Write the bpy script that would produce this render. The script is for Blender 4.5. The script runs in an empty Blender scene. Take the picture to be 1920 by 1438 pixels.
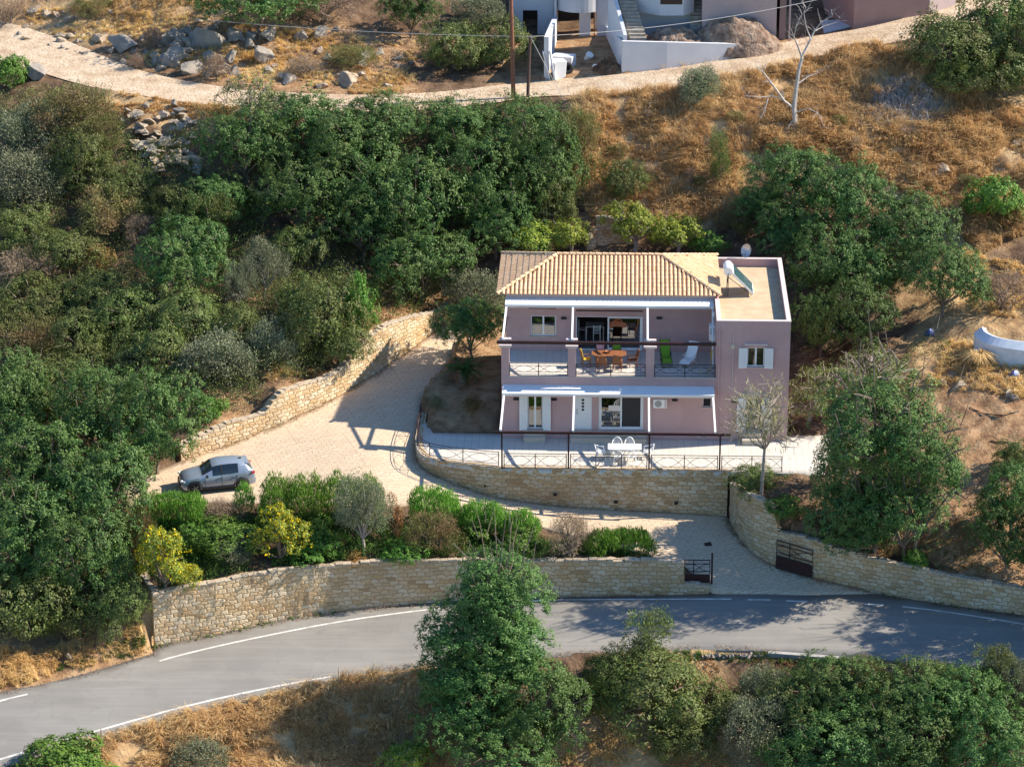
import bpy, bmesh, math, random
import numpy as np
from mathutils import Vector, Matrix, noise
from mathutils.geometry import delaunay_2d_cdt
S = bpy.context.scene
COL = S.collection
R = math.radians

# ------------------------------------------------------------------ camera
F = 5311.0; CX, CY = 960.0, 719.0          # focal length and centre in photo pixels
Yd = np.array([214., -2109., F]); Yd /= np.linalg.norm(Yd)
Zd = -np.array([48., 13380., F]); Zd -= Yd * Yd.dot(Zd); Zd /= np.linalg.norm(Zd)
Xd = np.cross(Yd, Zd)
MC = np.stack([Xd, Yd, Zd], 1)
_D = 163.4
_T0 = np.array([(940 - CX) / F * _D, (821 - CY) / F * _D, _D])
CAM = -MC.T @ _T0
cd = bpy.data.cameras.new('camera'); cam = bpy.data.objects.new('camera', cd); COL.objects.link(cam)
cd.sensor_width = 36; cd.lens = F / 1920 * 36; cd.clip_start = 1; cd.clip_end = 3000
m = Matrix.Identity(4)
for i in range(3):
    m[i][0] = MC[0][i]; m[i][1] = -MC[1][i]; m[i][2] = -MC[2][i]; m[i][3] = CAM[i]
cam.matrix_world = m
S.camera = cam

# ------------------------------------------------------------------ light
SAZ, SEL = 10.9, 37.0                        # sun: degrees from +X towards +Y, elevation
w = bpy.data.worlds.new('World'); S.world = w; w.use_nodes = True
wn = w.node_tree.nodes; sky = wn.new('ShaderNodeTexSky'); sky.sky_type = 'NISHITA'
sky.sun_disc = False; sky.sun_elevation = R(SEL); sky.sun_rotation = R(90 - SAZ)
sky.air_density = 1.0; sky.dust_density = 0.3; sky.ozone_density = 2.5
hs = wn.new('ShaderNodeHueSaturation'); hs.inputs['Saturation'].default_value = 1.2
w.node_tree.links.new(sky.outputs[0], hs.inputs['Color']); w.node_tree.links.new(hs.outputs[0], wn['Background'].inputs[0]); wn['Background'].inputs[1].default_value = 0.115
sl = bpy.data.lights.new('sun', 'SUN'); sl.energy = 5.0; sl.angle = R(0.5); sl.color = (1, 0.905, 0.75)
so = bpy.data.objects.new('sun', sl); COL.objects.link(so)
sv = Vector((math.cos(R(SEL)) * math.cos(R(SAZ)), math.cos(R(SEL)) * math.sin(R(SAZ)), math.sin(R(SEL))))
so.rotation_euler = sv.to_track_quat('Z', 'Y').to_euler(); so.location = sv * 80
S.view_settings.view_transform = 'Standard'; S.view_settings.look = 'None'
S.view_settings.exposure = 0.9; S.view_settings.gamma = 1

# ------------------------------------------------------------------ helpers
def at(px, py, z):
    d = MC.T @ np.array([(px - CX) / F, (py - CY) / F, 1.]); return CAM + d * ((z - CAM[2]) / d[2])
def aty(px, py, y):
    d = MC.T @ np.array([(px - CX) / F, (py - CY) / F, 1.]); return CAM + d * ((y - CAM[1]) / d[1])
def col(c):
    return tuple(c) + (1,) if len(c) == 3 else c
def mat(name, c1, c2=None, scale=3., rough=.8, bump=0., bscale=None, metal=0., spec=.4, detail=4, vec=None, bdist=.02):
    mt = bpy.data.materials.new(name); mt.use_nodes = True
    nt = mt.node_tree; b = nt.nodes['Principled BSDF']; L = nt.links.new
    b.inputs['Roughness'].default_value = rough; b.inputs['Metallic'].default_value = metal
    b.inputs['Specular IOR Level'].default_value = spec; b.inputs['Base Color'].default_value = col(c1)
    tc = nt.nodes.new('ShaderNodeTexCoord')
    if c2 is not None:
        n = nt.nodes.new('ShaderNodeTexNoise'); n.inputs['Scale'].default_value = scale; n.inputs['Detail'].default_value = detail
        L(tc.outputs['Object'], n.inputs['Vector'])
        r = nt.nodes.new('ShaderNodeValToRGB'); r.color_ramp.elements[0].position = .35; r.color_ramp.elements[1].position = .65
        r.color_ramp.elements[0].color = col(c1); r.color_ramp.elements[1].color = col(c2)
        L(n.outputs['Fac'], r.inputs['Fac']); L(r.outputs['Color'], b.inputs['Base Color'])
    if bump:
        n2 = nt.nodes.new('ShaderNodeTexNoise'); n2.inputs['Scale'].default_value = bscale or scale * 4; n2.inputs['Detail'].default_value = 5
        L(tc.outputs['Object'], n2.inputs['Vector'])
        bp = nt.nodes.new('ShaderNodeBump'); bp.inputs['Strength'].default_value = bump; bp.inputs['Distance'].default_value = bdist
        L(n2.outputs['Fac'], bp.inputs['Height']); L(bp.outputs['Normal'], b.inputs['Normal'])
    return mt
class NB:
    """short node builder"""
    def __init__(s, name, rough=.8, spec=.3):
        s.m = bpy.data.materials.new(name); s.m.use_nodes = True; s.nt = s.m.node_tree
        s.b = s.nt.nodes['Principled BSDF']; s.b.inputs['Roughness'].default_value = rough; s.b.inputs['Specular IOR Level'].default_value = spec
        s.tc = s.nt.nodes.new('ShaderNodeTexCoord')
    def n(s, typ, **kw):
        nd = s.nt.nodes.new('ShaderNode' + typ)
        for k, v in kw.items():
            if hasattr(nd, k) and k not in nd.inputs: setattr(nd, k, v)
            else: nd.inputs[k.replace('_', ' ')].default_value = v
        return nd
    def l(s, a, b): s.nt.links.new(a, b)
    def noise(s, scale, detail=4, vec=None, rough=.55):
        n = s.n('TexNoise'); n.inputs['Scale'].default_value = scale; n.inputs['Detail'].default_value = detail; n.inputs['Roughness'].default_value = rough
        s.l(vec or s.tc.outputs['Object'], n.inputs['Vector']); return n.outputs['Fac']
    def ramp(s, fac, stops):
        r = s.n('ValToRGB'); e = r.color_ramp.elements
        while len(e) < len(stops): e.new(.5)
        for i, (p, c) in enumerate(stops): e[i].position = p; e[i].color = col(c) if hasattr(c, '__len__') else (c, c, c, 1)
        s.l(fac, r.inputs['Fac']); return r.outputs['Color']
    def mix(s, fac, a, b, mode='MIX'):
        x = s.n('Mix'); x.data_type = 'RGBA'; x.blend_type = mode
        if isinstance(fac, (int, float)): x.inputs[0].default_value = fac
        else: s.l(fac, x.inputs[0])
        for v, i in ((a, 6), (b, 7)):
            if hasattr(v, '__len__'): x.inputs[i].default_value = col(v)
            else: s.l(v, x.inputs[i])
        return x.outputs[2]
    def math(s, op, a, b=None):
        x = s.n('Math'); x.operation = op
        for v, i in ((a, 0), (b, 1)):
            if v is None: continue
            if isinstance(v, (int, float)): x.inputs[i].default_value = v
            else: s.l(v, x.inputs[i])
        return x.outputs[0]
    def bump(s, h, strength=.5, dist=.03):
        b = s.n('Bump'); b.inputs['Strength'].default_value = strength; b.inputs['Distance'].default_value = dist
        s.l(h, b.inputs['Height']); s.l(b.outputs['Normal'], s.b.inputs['Normal']); return b
    def color(s, c): s.l(c, s.b.inputs['Base Color'])

def tag(o, label=None, cat=None, group=None, kind=None):
    if label: o['label'] = label
    if cat: o['category'] = cat
    if group: o['group'] = group
    if kind: o['kind'] = kind
    return o
def empty(name, loc=(0, 0, 0), rz=0, scale=None):
    o = bpy.data.objects.new(name, None); COL.objects.link(o); o.location = loc; o.rotation_euler = (0, 0, rz)
    o.empty_display_size = .3
    if scale: o.scale = scale
    return o
def link(name, me, mt=None, parent=None):
    o = bpy.data.objects.new(name, me); COL.objects.link(o)
    if mt:
        for x in (mt if isinstance(mt, (list, tuple)) else [mt]): me.materials.append(x)
    if parent: o.parent = parent
    return o
def children(o, _c={}):
    return [x for x in bpy.data.objects if x.parent == o]
def copy_tree(o, parent=None):
    c = o.copy(); COL.objects.link(c)
    if parent: c.parent = parent
    for ch in children(o): copy_tree(ch, c)
    return c
class MB:
    def __init__(s): s.v = []; s.f = []; s.mi = []; s.uv = None
    def add(s, vs, fs, mi=0):
        k = len(s.v); s.v += [tuple(map(float, v)) for v in vs]; s.f += [tuple(i + k for i in f) for f in fs]; s.mi += [mi] * len(fs); return s
    def box(s, x0, x1, y0, y1, z0, z1, mi=0):
        return s.add([(x0, y0, z0), (x1, y0, z0), (x1, y1, z0), (x0, y1, z0), (x0, y0, z1), (x1, y0, z1), (x1, y1, z1), (x0, y1, z1)],
                     [(0, 3, 2, 1), (4, 5, 6, 7), (0, 1, 5, 4), (1, 2, 6, 5), (2, 3, 7, 6), (3, 0, 4, 7)], mi)
    def obox(s, c, size, rx=0, ry=0, rz=0, mi=0):
        from mathutils import Euler
        e = Euler((rx, ry, rz)).to_matrix(); h = [x / 2 for x in size]
        vs = [Vector(c) + e @ Vector((a * h[0], b * h[1], d * h[2])) for d in (-1, 1) for a, b in ((-1, -1), (1, -1), (1, 1), (-1, 1))]
        return s.add(vs, [(0, 3, 2, 1), (4, 5, 6, 7), (0, 1, 5, 4), (1, 2, 6, 5), (2, 3, 7, 6), (3, 0, 4, 7)], mi)
    def tube(s, pts, r, n=6, mi=0, cap=True):
        pts = [Vector(p) for p in pts]; rr = r if hasattr(r, '__len__') else [r] * len(pts)
        vs = []; up = Vector((0, 0, 1))
        for i, p in enumerate(pts):
            d = (pts[min(i + 1, len(pts) - 1)] - pts[max(i - 1, 0)])
            if d.length < 1e-9: d = up.copy()
            d.normalize(); a = d.cross(up if abs(d.z) < .95 else Vector((1, 0, 0))).normalized(); b = d.cross(a)
            for k in range(n):
                t = 2 * math.pi * k / n; vs.append(p + (a * math.cos(t) + b * math.sin(t)) * rr[i])
        fs = [(i * n + k, i * n + (k + 1) % n, (i + 1) * n + (k + 1) % n, (i + 1) * n + k) for i in range(len(pts) - 1) for k in range(n)]
        if cap: fs += [tuple(range(n))[::-1], tuple((len(pts) - 1) * n + k for k in range(n))]
        return s.add(vs, fs, mi)
    def lathe(s, prof, n=16, c=(0, 0, 0), mi=0):
        vs = [(c[0] + r * math.cos(2 * math.pi * k / n), c[1] + r * math.sin(2 * math.pi * k / n), c[2] + z) for r, z in prof for k in range(n)]
        fs = [(i * n + k, i * n + (k + 1) % n, (i + 1) * n + (k + 1) % n, (i + 1) * n + k) for i in range(len(prof) - 1) for k in range(n)]
        fs += [tuple(range(n))[::-1], tuple((len(prof) - 1) * n + k for k in range(n))]
        return s.add(vs, fs, mi)
    def prism(s, poly, z0, z1, mi=0):
        n = len(poly); vs = [(p[0], p[1], z0) for p in poly] + [(p[0], p[1], z1) for p in poly]
        return s.add(vs, [tuple(range(n))[::-1], tuple(range(n, 2 * n))] + [(i, (i + 1) % n, (i + 1) % n + n, i + n) for i in range(n)], mi)
    def build(s, name, mt, parent=None, smooth=False, bevel=0):
        me = bpy.data.meshes.new(name); me.from_pydata(s.v, [], s.f); 
        o = link(name, me, mt, parent)
        if any(s.mi): me.polygons.foreach_set('material_index', s.mi)
        bm = bmesh.new(); bm.from_mesh(me); bmesh.ops.recalc_face_normals(bm, faces=bm.faces); bm.to_mesh(me); bm.free()
        if smooth: me.polygons.foreach_set('use_smooth', [True] * len(me.polygons))
        if bevel:
            b = o.modifiers.new('b', 'BEVEL'); b.width = bevel; b.segments = 2; b.limit_method = 'ANGLE'
        return o
def np_mesh(name, V, Fq, mt=None, parent=None, smooth=False):
    """V (n,3), Fq (m,k) arrays"""
    me = bpy.data.meshes.new(name); V = np.asarray(V, np.float32); Fq = np.asarray(Fq, np.int32); k = Fq.shape[1]
    me.vertices.add(len(V)); me.vertices.foreach_set('co', V.ravel())
    me.loops.add(Fq.size); me.loops.foreach_set('vertex_index', Fq.ravel())
    me.polygons.add(len(Fq)); me.polygons.foreach_set('loop_start', np.arange(len(Fq), dtype=np.int32) * k)
    me.polygons.foreach_set('loop_total', np.full(len(Fq), k, np.int32))
    me.update(calc_edges=True)
    if smooth: me.polygons.foreach_set('use_smooth', np.ones(len(Fq), bool))
    return me
def hash2(ix, iy, seed=0):
    h = (ix.astype(np.int64) * 374761393 + iy.astype(np.int64) * 668265263 + seed * 982451653) & 0xffffffff
    h = ((h ^ (h >> 13)) * 1274126177) & 0xffffffff
    return ((h ^ (h >> 16)) & 0xffff) / 65535.0
def vnoise(x, y, seed=0):
    ix = np.floor(x); iy = np.floor(y); fx = x - ix; fy = y - iy
    fx = fx * fx * (3 - 2 * fx); fy = fy * fy * (3 - 2 * fy)
    a = hash2(ix, iy, seed); b = hash2(ix + 1, iy, seed); c = hash2(ix, iy + 1, seed); d = hash2(ix + 1, iy + 1, seed)
    return (a * (1 - fx) + b * fx) * (1 - fy) + (c * (1 - fx) + d * fx) * fy
def fbm(x, y, seed=0, o=4):
    r = 0; a = 1; t = 0
    for i in range(o): r = r + a * vnoise(x * 2 ** i, y * 2 ** i, seed + i); t += a; a *= .5
    return r / t
class TPS:
    def __init__(s, pts, lam=.3):
        P = np.array(pts, float); s.p = P[:, :2]; n = len(P)
        K = s.k(s.p, s.p) + np.eye(n) * lam; Q = np.hstack([np.ones((n, 1)), s.p])
        A = np.zeros((n + 3, n + 3)); A[:n, :n] = K; A[:n, n:] = Q; A[n:, :n] = Q.T
        s.c = np.linalg.solve(A, np.concatenate([P[:, 2], np.zeros(3)]))
    def k(s, a, b):
        d2 = ((a[:, None, :] - b[None, :, :]) ** 2).sum(2); return .5 * d2 * np.log(d2 + 1e-9)
    def __call__(s, x, y):
        q = np.stack([np.ravel(x), np.ravel(y)], 1).astype(float); n = len(s.p); out = np.empty(len(q))
        for i in range(0, len(q), 20000):
            qq = q[i:i + 20000]; out[i:i + 20000] = s.k(qq, s.p) @ s.c[:n] + s.c[n] + qq @ s.c[n + 1:]
        return out.reshape(np.shape(x))
def inside(poly, x, y):
    poly = np.array(poly); r = np.zeros(np.shape(x), bool); n = len(poly)
    for i in range(n):
        x0, y0 = poly[i]; x1, y1 = poly[(i + 1) % n]
        if y0 == y1: continue
        c = ((y0 > y) != (y1 > y)) & (x < (x1 - x0) * (y - y0) / (y1 - y0) + x0); r ^= c
    return r
def dist_poly(poly, x, y, closed=True):
    poly = np.array(poly); n = len(poly); d = np.full(np.shape(x), 1e9)
    for i in range(n if closed else n - 1):
        a = poly[i]; b = poly[(i + 1) % n]; ab = b - a; L = ab.dot(ab) + 1e-12
        t = np.clip(((x - a[0]) * ab[0] + (y - a[1]) * ab[1]) / L, 0, 1)
        d = np.minimum(d, np.hypot(x - a[0] - t * ab[0], y - a[1] - t * ab[1]))
    return d
def resample(pts, step):
    pts = [np.array(p, float) for p in pts]; out = [pts[0]]
    for a, b in zip(pts[:-1], pts[1:]):
        n = max(1, int(np.linalg.norm((b - a)[:2]) / step))
        out += [a + (b - a) * (i + 1) / n for i in range(n)]
    return np.array(out)
def smooth_line(pts, it=2):
    p = [np.array(q, float) for q in pts]
    for _ in range(it):
        q = [p[0]]
        for a, b in zip(p[:-1], p[1:]): q += [a * .75 + b * .25, a * .25 + b * .75]
        q.append(p[-1]); p = q
    return np.array(p)

# ------------------------------------------------------------------ materials
def stone_mat(name, cA, cB, cC, mortar, dark=False):
    n = NB(name, .9, .15); uv = n.tc.outputs['UV']
    sep = n.n('SeparateXYZ'); n.l(uv, sep.inputs[0])
    wob = n.noise(1.3, 2, uv)
    v0 = n.math('ADD', n.math('MULTIPLY', sep.outputs[1], 4.1), n.math('MULTIPLY', wob, .9))
    row = n.math('FLOOR', v0)
    u0 = n.math('ADD', n.math('MULTIPLY', sep.outputs[0], 2.15), n.math('MULTIPLY', row, .437))
    cmb = n.n('CombineXYZ'); n.l(u0, cmb.inputs[0]); n.l(v0, cmb.inputs[1])
    vo = n.n('TexVoronoi'); vo.voronoi_dimensions = '2D'; vo.feature = 'F1'; vo.inputs['Scale'].default_value = 1; vo.inputs['Randomness'].default_value = .5
    n.l(cmb.outputs[0], vo.inputs['Vector'])
    ve = n.n('TexVoronoi'); ve.voronoi_dimensions = '2D'; ve.feature = 'DISTANCE_TO_EDGE'; ve.inputs['Scale'].default_value = 1; ve.inputs['Randomness'].default_value = .5
    n.l(cmb.outputs[0], ve.inputs['Vector'])
    sc = n.n('SeparateColor'); n.l(vo.outputs['Color'], sc.inputs[0])
    c = n.ramp(sc.outputs[0], [(0, cB), (.22, cA), (.4, cC), (.55, cA), (.7, mortar), (.76, cA), (.9, cC), (1, cB)])
    patch = n.ramp(n.noise(.45, 3, uv), [(.48, 0.), (.66, .7)])
    c = n.mix(patch, c, n.mix(.6, c, (.55, .33, .14)))
    c = n.mix(n.ramp(n.noise(9, 5, uv), [(.3, .0), (.75, .6)]), c, n.mix(.5, c, (.34, .29, .23)))
    c = n.mix(n.ramp(n.noise(.22, 4, uv), [(.5, 0.), (.7, .5)]), c, n.mix(.5, c, (.20, .17, .14)))
    edge = n.ramp(ve.outputs['Distance'], [(.02, 1.), (.075, 0.)])
    c = n.mix(edge, c, mortar)
    # old water stains with a shape of their own
    n.color(c)
    h = n.ramp(ve.outputs['Distance'], [(.0, 0.), (.16, 1.)])
    h2 = n.math('ADD', h, n.math('MULTIPLY', n.noise(9, 4, uv), .5))
    n.bump(h2, .7, .05); return n.m
M = {}
M['stone'] = stone_mat('stone_masonry', (.62, .47, .29), (.56, .37, .19), (.70, .59, .43), (.40, .26, .13))
M['cope'] = mat('coping_stone', (.5, .42, .32), (.36, .28, .2), 6, .9, .6, 18)
M['wallpaint'] = mat('mauve_render', (.44, .285, .27), (.46, .30, .285), 1.2, .85, .12, 40)
M['trim'] = mat('pale_trim', (.62, .52, .50), (.58, .48, .46), 3, .8, .1, 30)
M['white'] = mat('white_paint', (.78, .78, .78), None, rough=.5)
M['plastic'] = mat('white_plastic', (.85, .85, .84), None, rough=.35)
M['upvc'] = mat('white_frame', (.8, .81, .82), None, rough=.35)
M['iron'] = mat('dark_iron', (.028, .012, .012), (.05, .015, .014), 8, .5, .1)
M['maroon'] = mat('maroon_beam', (.03, .010, .010), (.045, .014, .013), 5, .5, .1)
M['marble'] = mat('sill_marble', (.55, .48, .40), (.48, .42, .35), 4, .5)
M['dark'] = mat('dark_interior', (.05, .04, .035), None, rough=.9)
M['intwall'] = mat('interior_wall', (.22, .19, .17), None, rough=.9)
M['black'] = mat('black_metal', (.012, .012, .013), None, rough=.45)
M['woodf'] = mat('teak_wood', (.30, .12, .05), (.22, .08, .035), 9, .5, .1)
M['yellow'] = mat('yellow_cushion', (.62, .45, .05), (.58, .4, .05), 8)
M['green'] = mat('green_cloth', (.16, .34, .02), (.14, .3, .02), 8)
M['orange'] = mat('tan_cushion', (.45, .2, .05), (.38, .17, .05), 8)
M['grey'] = mat('grey_metal', (.35, .36, .37), None, rough=.4, metal=.3)
def glass_mat(name, tint=.35, refl=.55):
    n = NB(name, .03, 1.0); b = n.b; b.inputs['Base Color'].default_value = (.03, .035, .04, 1)
    tr = n.n('BsdfTransparent'); tr.inputs[0].default_value = (tint, tint, tint, 1)
    gl = n.n('BsdfGlossy'); gl.inputs['Roughness'].default_value = .02; gl.inputs[0].default_value = (.8, .85, .9, 1)
    fr = n.n('Fresnel'); fr.inputs[0].default_value = 1.8
    mx = n.n('MixShader'); f = n.math('ADD', n.math('MULTIPLY', fr.outputs[0], refl), .1)
    n.l(f, mx.inputs[0]); n.l(tr.outputs[0], mx.inputs[1]); n.l(gl.outputs[0], mx.inputs[2])
    n.l(mx.outputs[0], n.nt.nodes['Material Output'].inputs[0]); return n.m
M['glass'] = glass_mat('window_glass', .35, 1.6)
M['screen'] = mat('fly_screen', (.035, .033, .035), None, rough=.7)
# ------------------------------------------------------------------ ground levels
def P3(px, py, z): return tuple(at(px, py, z))
drive_ctl = [P3(785,858,-.62),P3(735,862,-.38),P3(687,839,-.15),P3(350,935,-.95),P3(850,630,1.1),P3(380,851,-.55),P3(600,765,.25),P3(480,935,-.95),P3(260,935,-1.0),P3(560,880,-.6),
    P3(740,935,-1.15),P3(810,900,-1.0),P3(860,917,-1.38),P3(910,931,-1.72),P3(960,940,-1.97),P3(1010,946,-2.14),P3(1060,952,-2.3),P3(1200,962,-2.52),
    P3(1365,972,-2.75),P3(1230,1045,-3.0),P3(1020,990,-2.5),P3(900,950,-1.8),P3(1330,1100,-3.85),P3(1413,1036,-3.3),P3(1460,1065,-3.65),P3(1560,1093,-3.95),
    P3(1640,1110,-4.15),P3(1400,1115,-4.1),P3(780,740,.2),P3(860,560,1.5)]
SD = TPS(drive_ctl, .15)
road_ctl = [P3(0,1313,-5.6),P3(0,1425,-5.75),P3(290,1210,-5.3),P3(480,1186,-5.1),P3(850,1138,-4.7),P3(1250,1113,-4.25),P3(1100,1235,-4.75),
    P3(800,1248,-5),P3(1400,1222,-4.55),P3(1920,1165,-4.25),P3(1920,1255,-4.4),P3(1400,1116,-4.1),P3(1640,1112,-4.15),P3(300,1345,-5.4),P3(-300,1400,-6.2),P3(2250,1215,-4.4)]
SR = TPS(road_ctl, .3)
ur = [(-250,0,12.1,27),(0,74,11.9,27),(100,107,11.75,26),(200,145,11.55,22),(300,165,11.4,18),(400,181,11.3,17),(550,192,11.2,16),(700,195,11.1,16),(850,188,11.1,16),(1000,166,11.25,15),(1100,162,11.45,18),(1200,154,11.7,18),(1300,140,12.0,17),(1400,121,12.4,16),(1500,92,12.8,19),(1600,76,13.2,18),(1700,56,13.7,19),(1800,28,14.2,19),(1950,-20,15,19)]
SU = TPS([P3(a, b, c) for a, b, c, d in ur], .2)
SU_l = SU
up_c = np.array([P3(a, b, c)[:2] for a, b, c, d in ur])
# upper track ribbon: pixel half height -> metres
def ribbon(c, hw):
    t = np.gradient(c, axis=0); t /= np.linalg.norm(t, axis=1)[:, None]; nrm = np.stack([-t[:, 1], t[:, 0]], 1)
    return c + nrm * hw[:, None], c - nrm * hw[:, None]
upcs = smooth_line(up_c, 2); hw = np.interp(np.linspace(0, 1, len(upcs)), np.linspace(0, 1, len(ur)), [d / 9.0 for *_, d in ur])
ua, ub = ribbon(upcs, hw); upper_poly = np.vstack([ua, ub[::-1]])
def on(S_, px, py, it=12):
    z = -1.0 if S_ is SD else (-4.8 if S_ is SR else 12.5)
    for _ in range(it):
        p = at(px, py, z); z = float(S_(p[0], p[1]))
    return at(px, py, z)
# --- walls: (px, base py, top py)
wall_drive = [(340,864,838),(377,852,818),(432,833,794),(494,807,778),(512,800,757),(530,793,735),(570,773,722),(601,760,715),(642,739,697),(665,725,665),(687,711,640),(720,690,615),(766,658,598),(824,615,586),(850,590,565)]
wall_road = [(291,1211,1117),(335,1202,1105),(408,1189,1093),(484,1171,1078),(538,1160,1070),(633,1146,1062),(714,1138,1055),(833,1127,1053),(940,1122,1052),(1046,1119,1053),(1211,1116,1053),(1281,1114.5,1056),(1284,1114.4,1096),(1330,1113,1097)]
wall_right = [(1367,975,908),(1382,1003,920),(1397,1022,928),(1413,1038,935),(1447,1058,951),(1455,1061,996),(1524,1082,1015),(1627,1107,1048),(1655,1114,1054),(1754,1130,1076),(1920,1153,1106),(2100,1190,1145)]
def wall_line(spec, S_):
    out = []
    for px, by, ty in spec:
        b = on(S_, px, by); t = aty(px, ty, b[1]); out.append((b[0], b[1], b[2], t[2]))
    return np.array(out)
WD = wall_line(wall_drive, SD)
WR = wall_line(wall_road, SR)
_r1 = wall_line(wall_right[:6], SD); _r2 = wall_line(wall_right[6:8], SD); _r3 = wall_line(wall_right[8:], SR)
WX = np.vstack([_r1, _r2, _r3])
tcurve = smooth_line([at(*p, 0)[:2] for p in [(788,775),(783,798),(779,820),(779,835),(785,850),(800,860),(835,867),(885,873),(935,878),(1060,880.5),(1365,884.5)]], 2)
# --- feature outlines
drive_poly = [tuple(p[:2]) for p in WD] + [tuple(on(SD, 872, 588)[:2])]
drive_poly += [tuple(on(SD, *p)[:2]) for p in [(880,620),(858,650),(842,690),(805,735),(788,765)]]
drive_poly += [tuple(p) for p in tcurve[2:]]
drive_poly += [tuple(p[:2]) for p in WX[:8]] + [tuple(on(SR, 1640, 1113)[:2]), tuple(on(SR, 1500, 1116)[:2]), tuple(on(SR, 1335, 1114)[:2])]
drive_poly += [tuple(on(SD, *p)[:2]) for p in [(1290,1068),(1225,1046),(1150,1024),(1020,990),(940,968),(860,955),(760,948),(620,948),(480,945),(400,942),(300,945),(235,950),(225,905),(300,880)]]
ro_top = [tuple(on(SR, *p)[:2]) for p in [(-300,1385),(0,1296),(80,1282),(160,1262),(225,1243),(285,1225)]] + [tuple(p[:2]) for p in WR] + [tuple(on(SR, *p)[:2]) for p in [(1500,1116),(1640,1113)]] + [tuple(p[:2]) for p in WX[8:]]
ro_bot = [tuple(on(SR, *p)[:2]) for p in [(2150,1300),(1920,1264),(1821,1254),(1771,1247),(1620,1233),(1523,1226),(1467,1221),(1311,1218),(1150,1225),(1000,1233),(800,1247),(640,1268),(449,1310),(337,1338),(262,1360),(60,1420),(0,1438),(-260,1520)]]
road_poly = ro_top + ro_bot
terr_poly = [tuple(p) for p in tcurve] + [tuple(at(1545,889,0)[:2]), tuple(at(1560,838,0)[:2]), tuple(at(1560,815,0)[:2]), (12.0, .6), (-.05, .6), tuple(at(812,812,0)[:2])]
BACKZ = .55
house_pad = [(-.1, -.2), (16.6, -.2), (16.6, 11.2), (-.1, 11.2)]
# --- natural ground
ctl = []
def off(line, d, zc, step=1):
    L = line[:, :2]; t = np.gradient(L, axis=0); t /= np.linalg.norm(t, axis=1)[:, None]; n = np.stack([-t[:, 1], t[:, 0]], 1)
    for i in range(0, len(L), step): ctl.append((L[i, 0] + n[i, 0] * d, L[i, 1] + n[i, 1] * d, zc[i] - .12))
off(WD, .8, WD[:, 3]); off(WR, .8, WR[:, 3]); off(WX[[0,1,2,3,7,8,9,10,11]], 1.0, WX[[0,1,2,3,7,8,9,10,11], 3])
for px, py in [(0,1296),(80,1282),(160,1262),(225,1243),(285,1225)]: p = on(SR, px, py); ctl.append((p[0], p[1], p[2] + .02))
for px, py in [(1821,1254),(1620,1233),(1467,1221),(1311,1218),(1000,1233),(800,1247),(640,1268),(449,1310),(262,1360),(60,1420),(2150,1300),(-260,1520)]:
    p = on(SR, px, py); ctl.append((p[0] + .1, p[1] - .2, p[2] - .03)); ctl.append((p[0] + .8, p[1] - 4.5, p[2] - 2.2)); ctl.append((p[0] + 1.5, p[1] - 11, p[2] - 6))
for px, py in [(1225,1046),(1150,1024),(1020,990),(940,968),(860,955),(760,948),(620,948),(480,945),(400,942),(300,945),(235,950)]:
    p = on(SD, px, py); ctl.append((p[0], p[1] - .3, p[2] - .05))
for a, b, c, d in ur:
    x, y, z = P3(a, b, c); k = d / 9.0; ctl.append((x, y - k - .3, z - .1)); ctl.append((x, y + k + .3, z + .15))
for x, y, z in [(870, 770, .4), (925, 700, .9), (860, 690, .8), (930, 790, .15), (822, 775, .35), (800, 790, .2)]: ctl.append(P3(x, y, z))
for q in [(16.9, 3, .3), (17.6, 0, .05), (19, 4, .4), (18.5, 9, .8), (16, 13, 1.0), (8, 13, .9), (0, 13, 1.0), (-.8, 9, 1.1), (-1, 4, .8), (4, 12, .8), (12, 12.5, .8), (20, -1, 0), (19.5, -5.2, -.1), (15, -5.6, -.35), (22, -6, -.8),
          (8, 19, 4.0), (1, 19, 3.8), (16, 19, 4.2), (8, 26, 7.5), (16, 26, 8.1), (24, 20, 5.4), (26, 10, 3.0), (28, 3, 2.2), (28, -4, .6), (26, -9, -.9), (34, 5, 3.), (34, 20, 6.5), (34, 32, 11),
          (-10, 15, 3.5), (-10, 24, 7.2), (-3, 25, 7.0), (-20, 12, 3.2), (-22, 22, 6.8), (-20, 4, 1.4), (-27, 0, -.3), (-24, -6, -1.9), (-24, -12, -3.3), (-32, 12, 3), (-36, 30, 9), (-21.5, -15.5, -4.6), (-20.5, -9, -2.2), (-19, -13.5, -3.2), (-28, -15.5, -4.2),
          (-40, 60, 18), (0, 52, 14.5), (0, 62, 18), (30, 62, 19), (-20, 48, 15.6), (-42, -5, -2), (44, 0, 2), (44, 40, 14), (20, 50, 16.5)]: ctl.append(q)
SN = TPS(ctl, .25)
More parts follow.
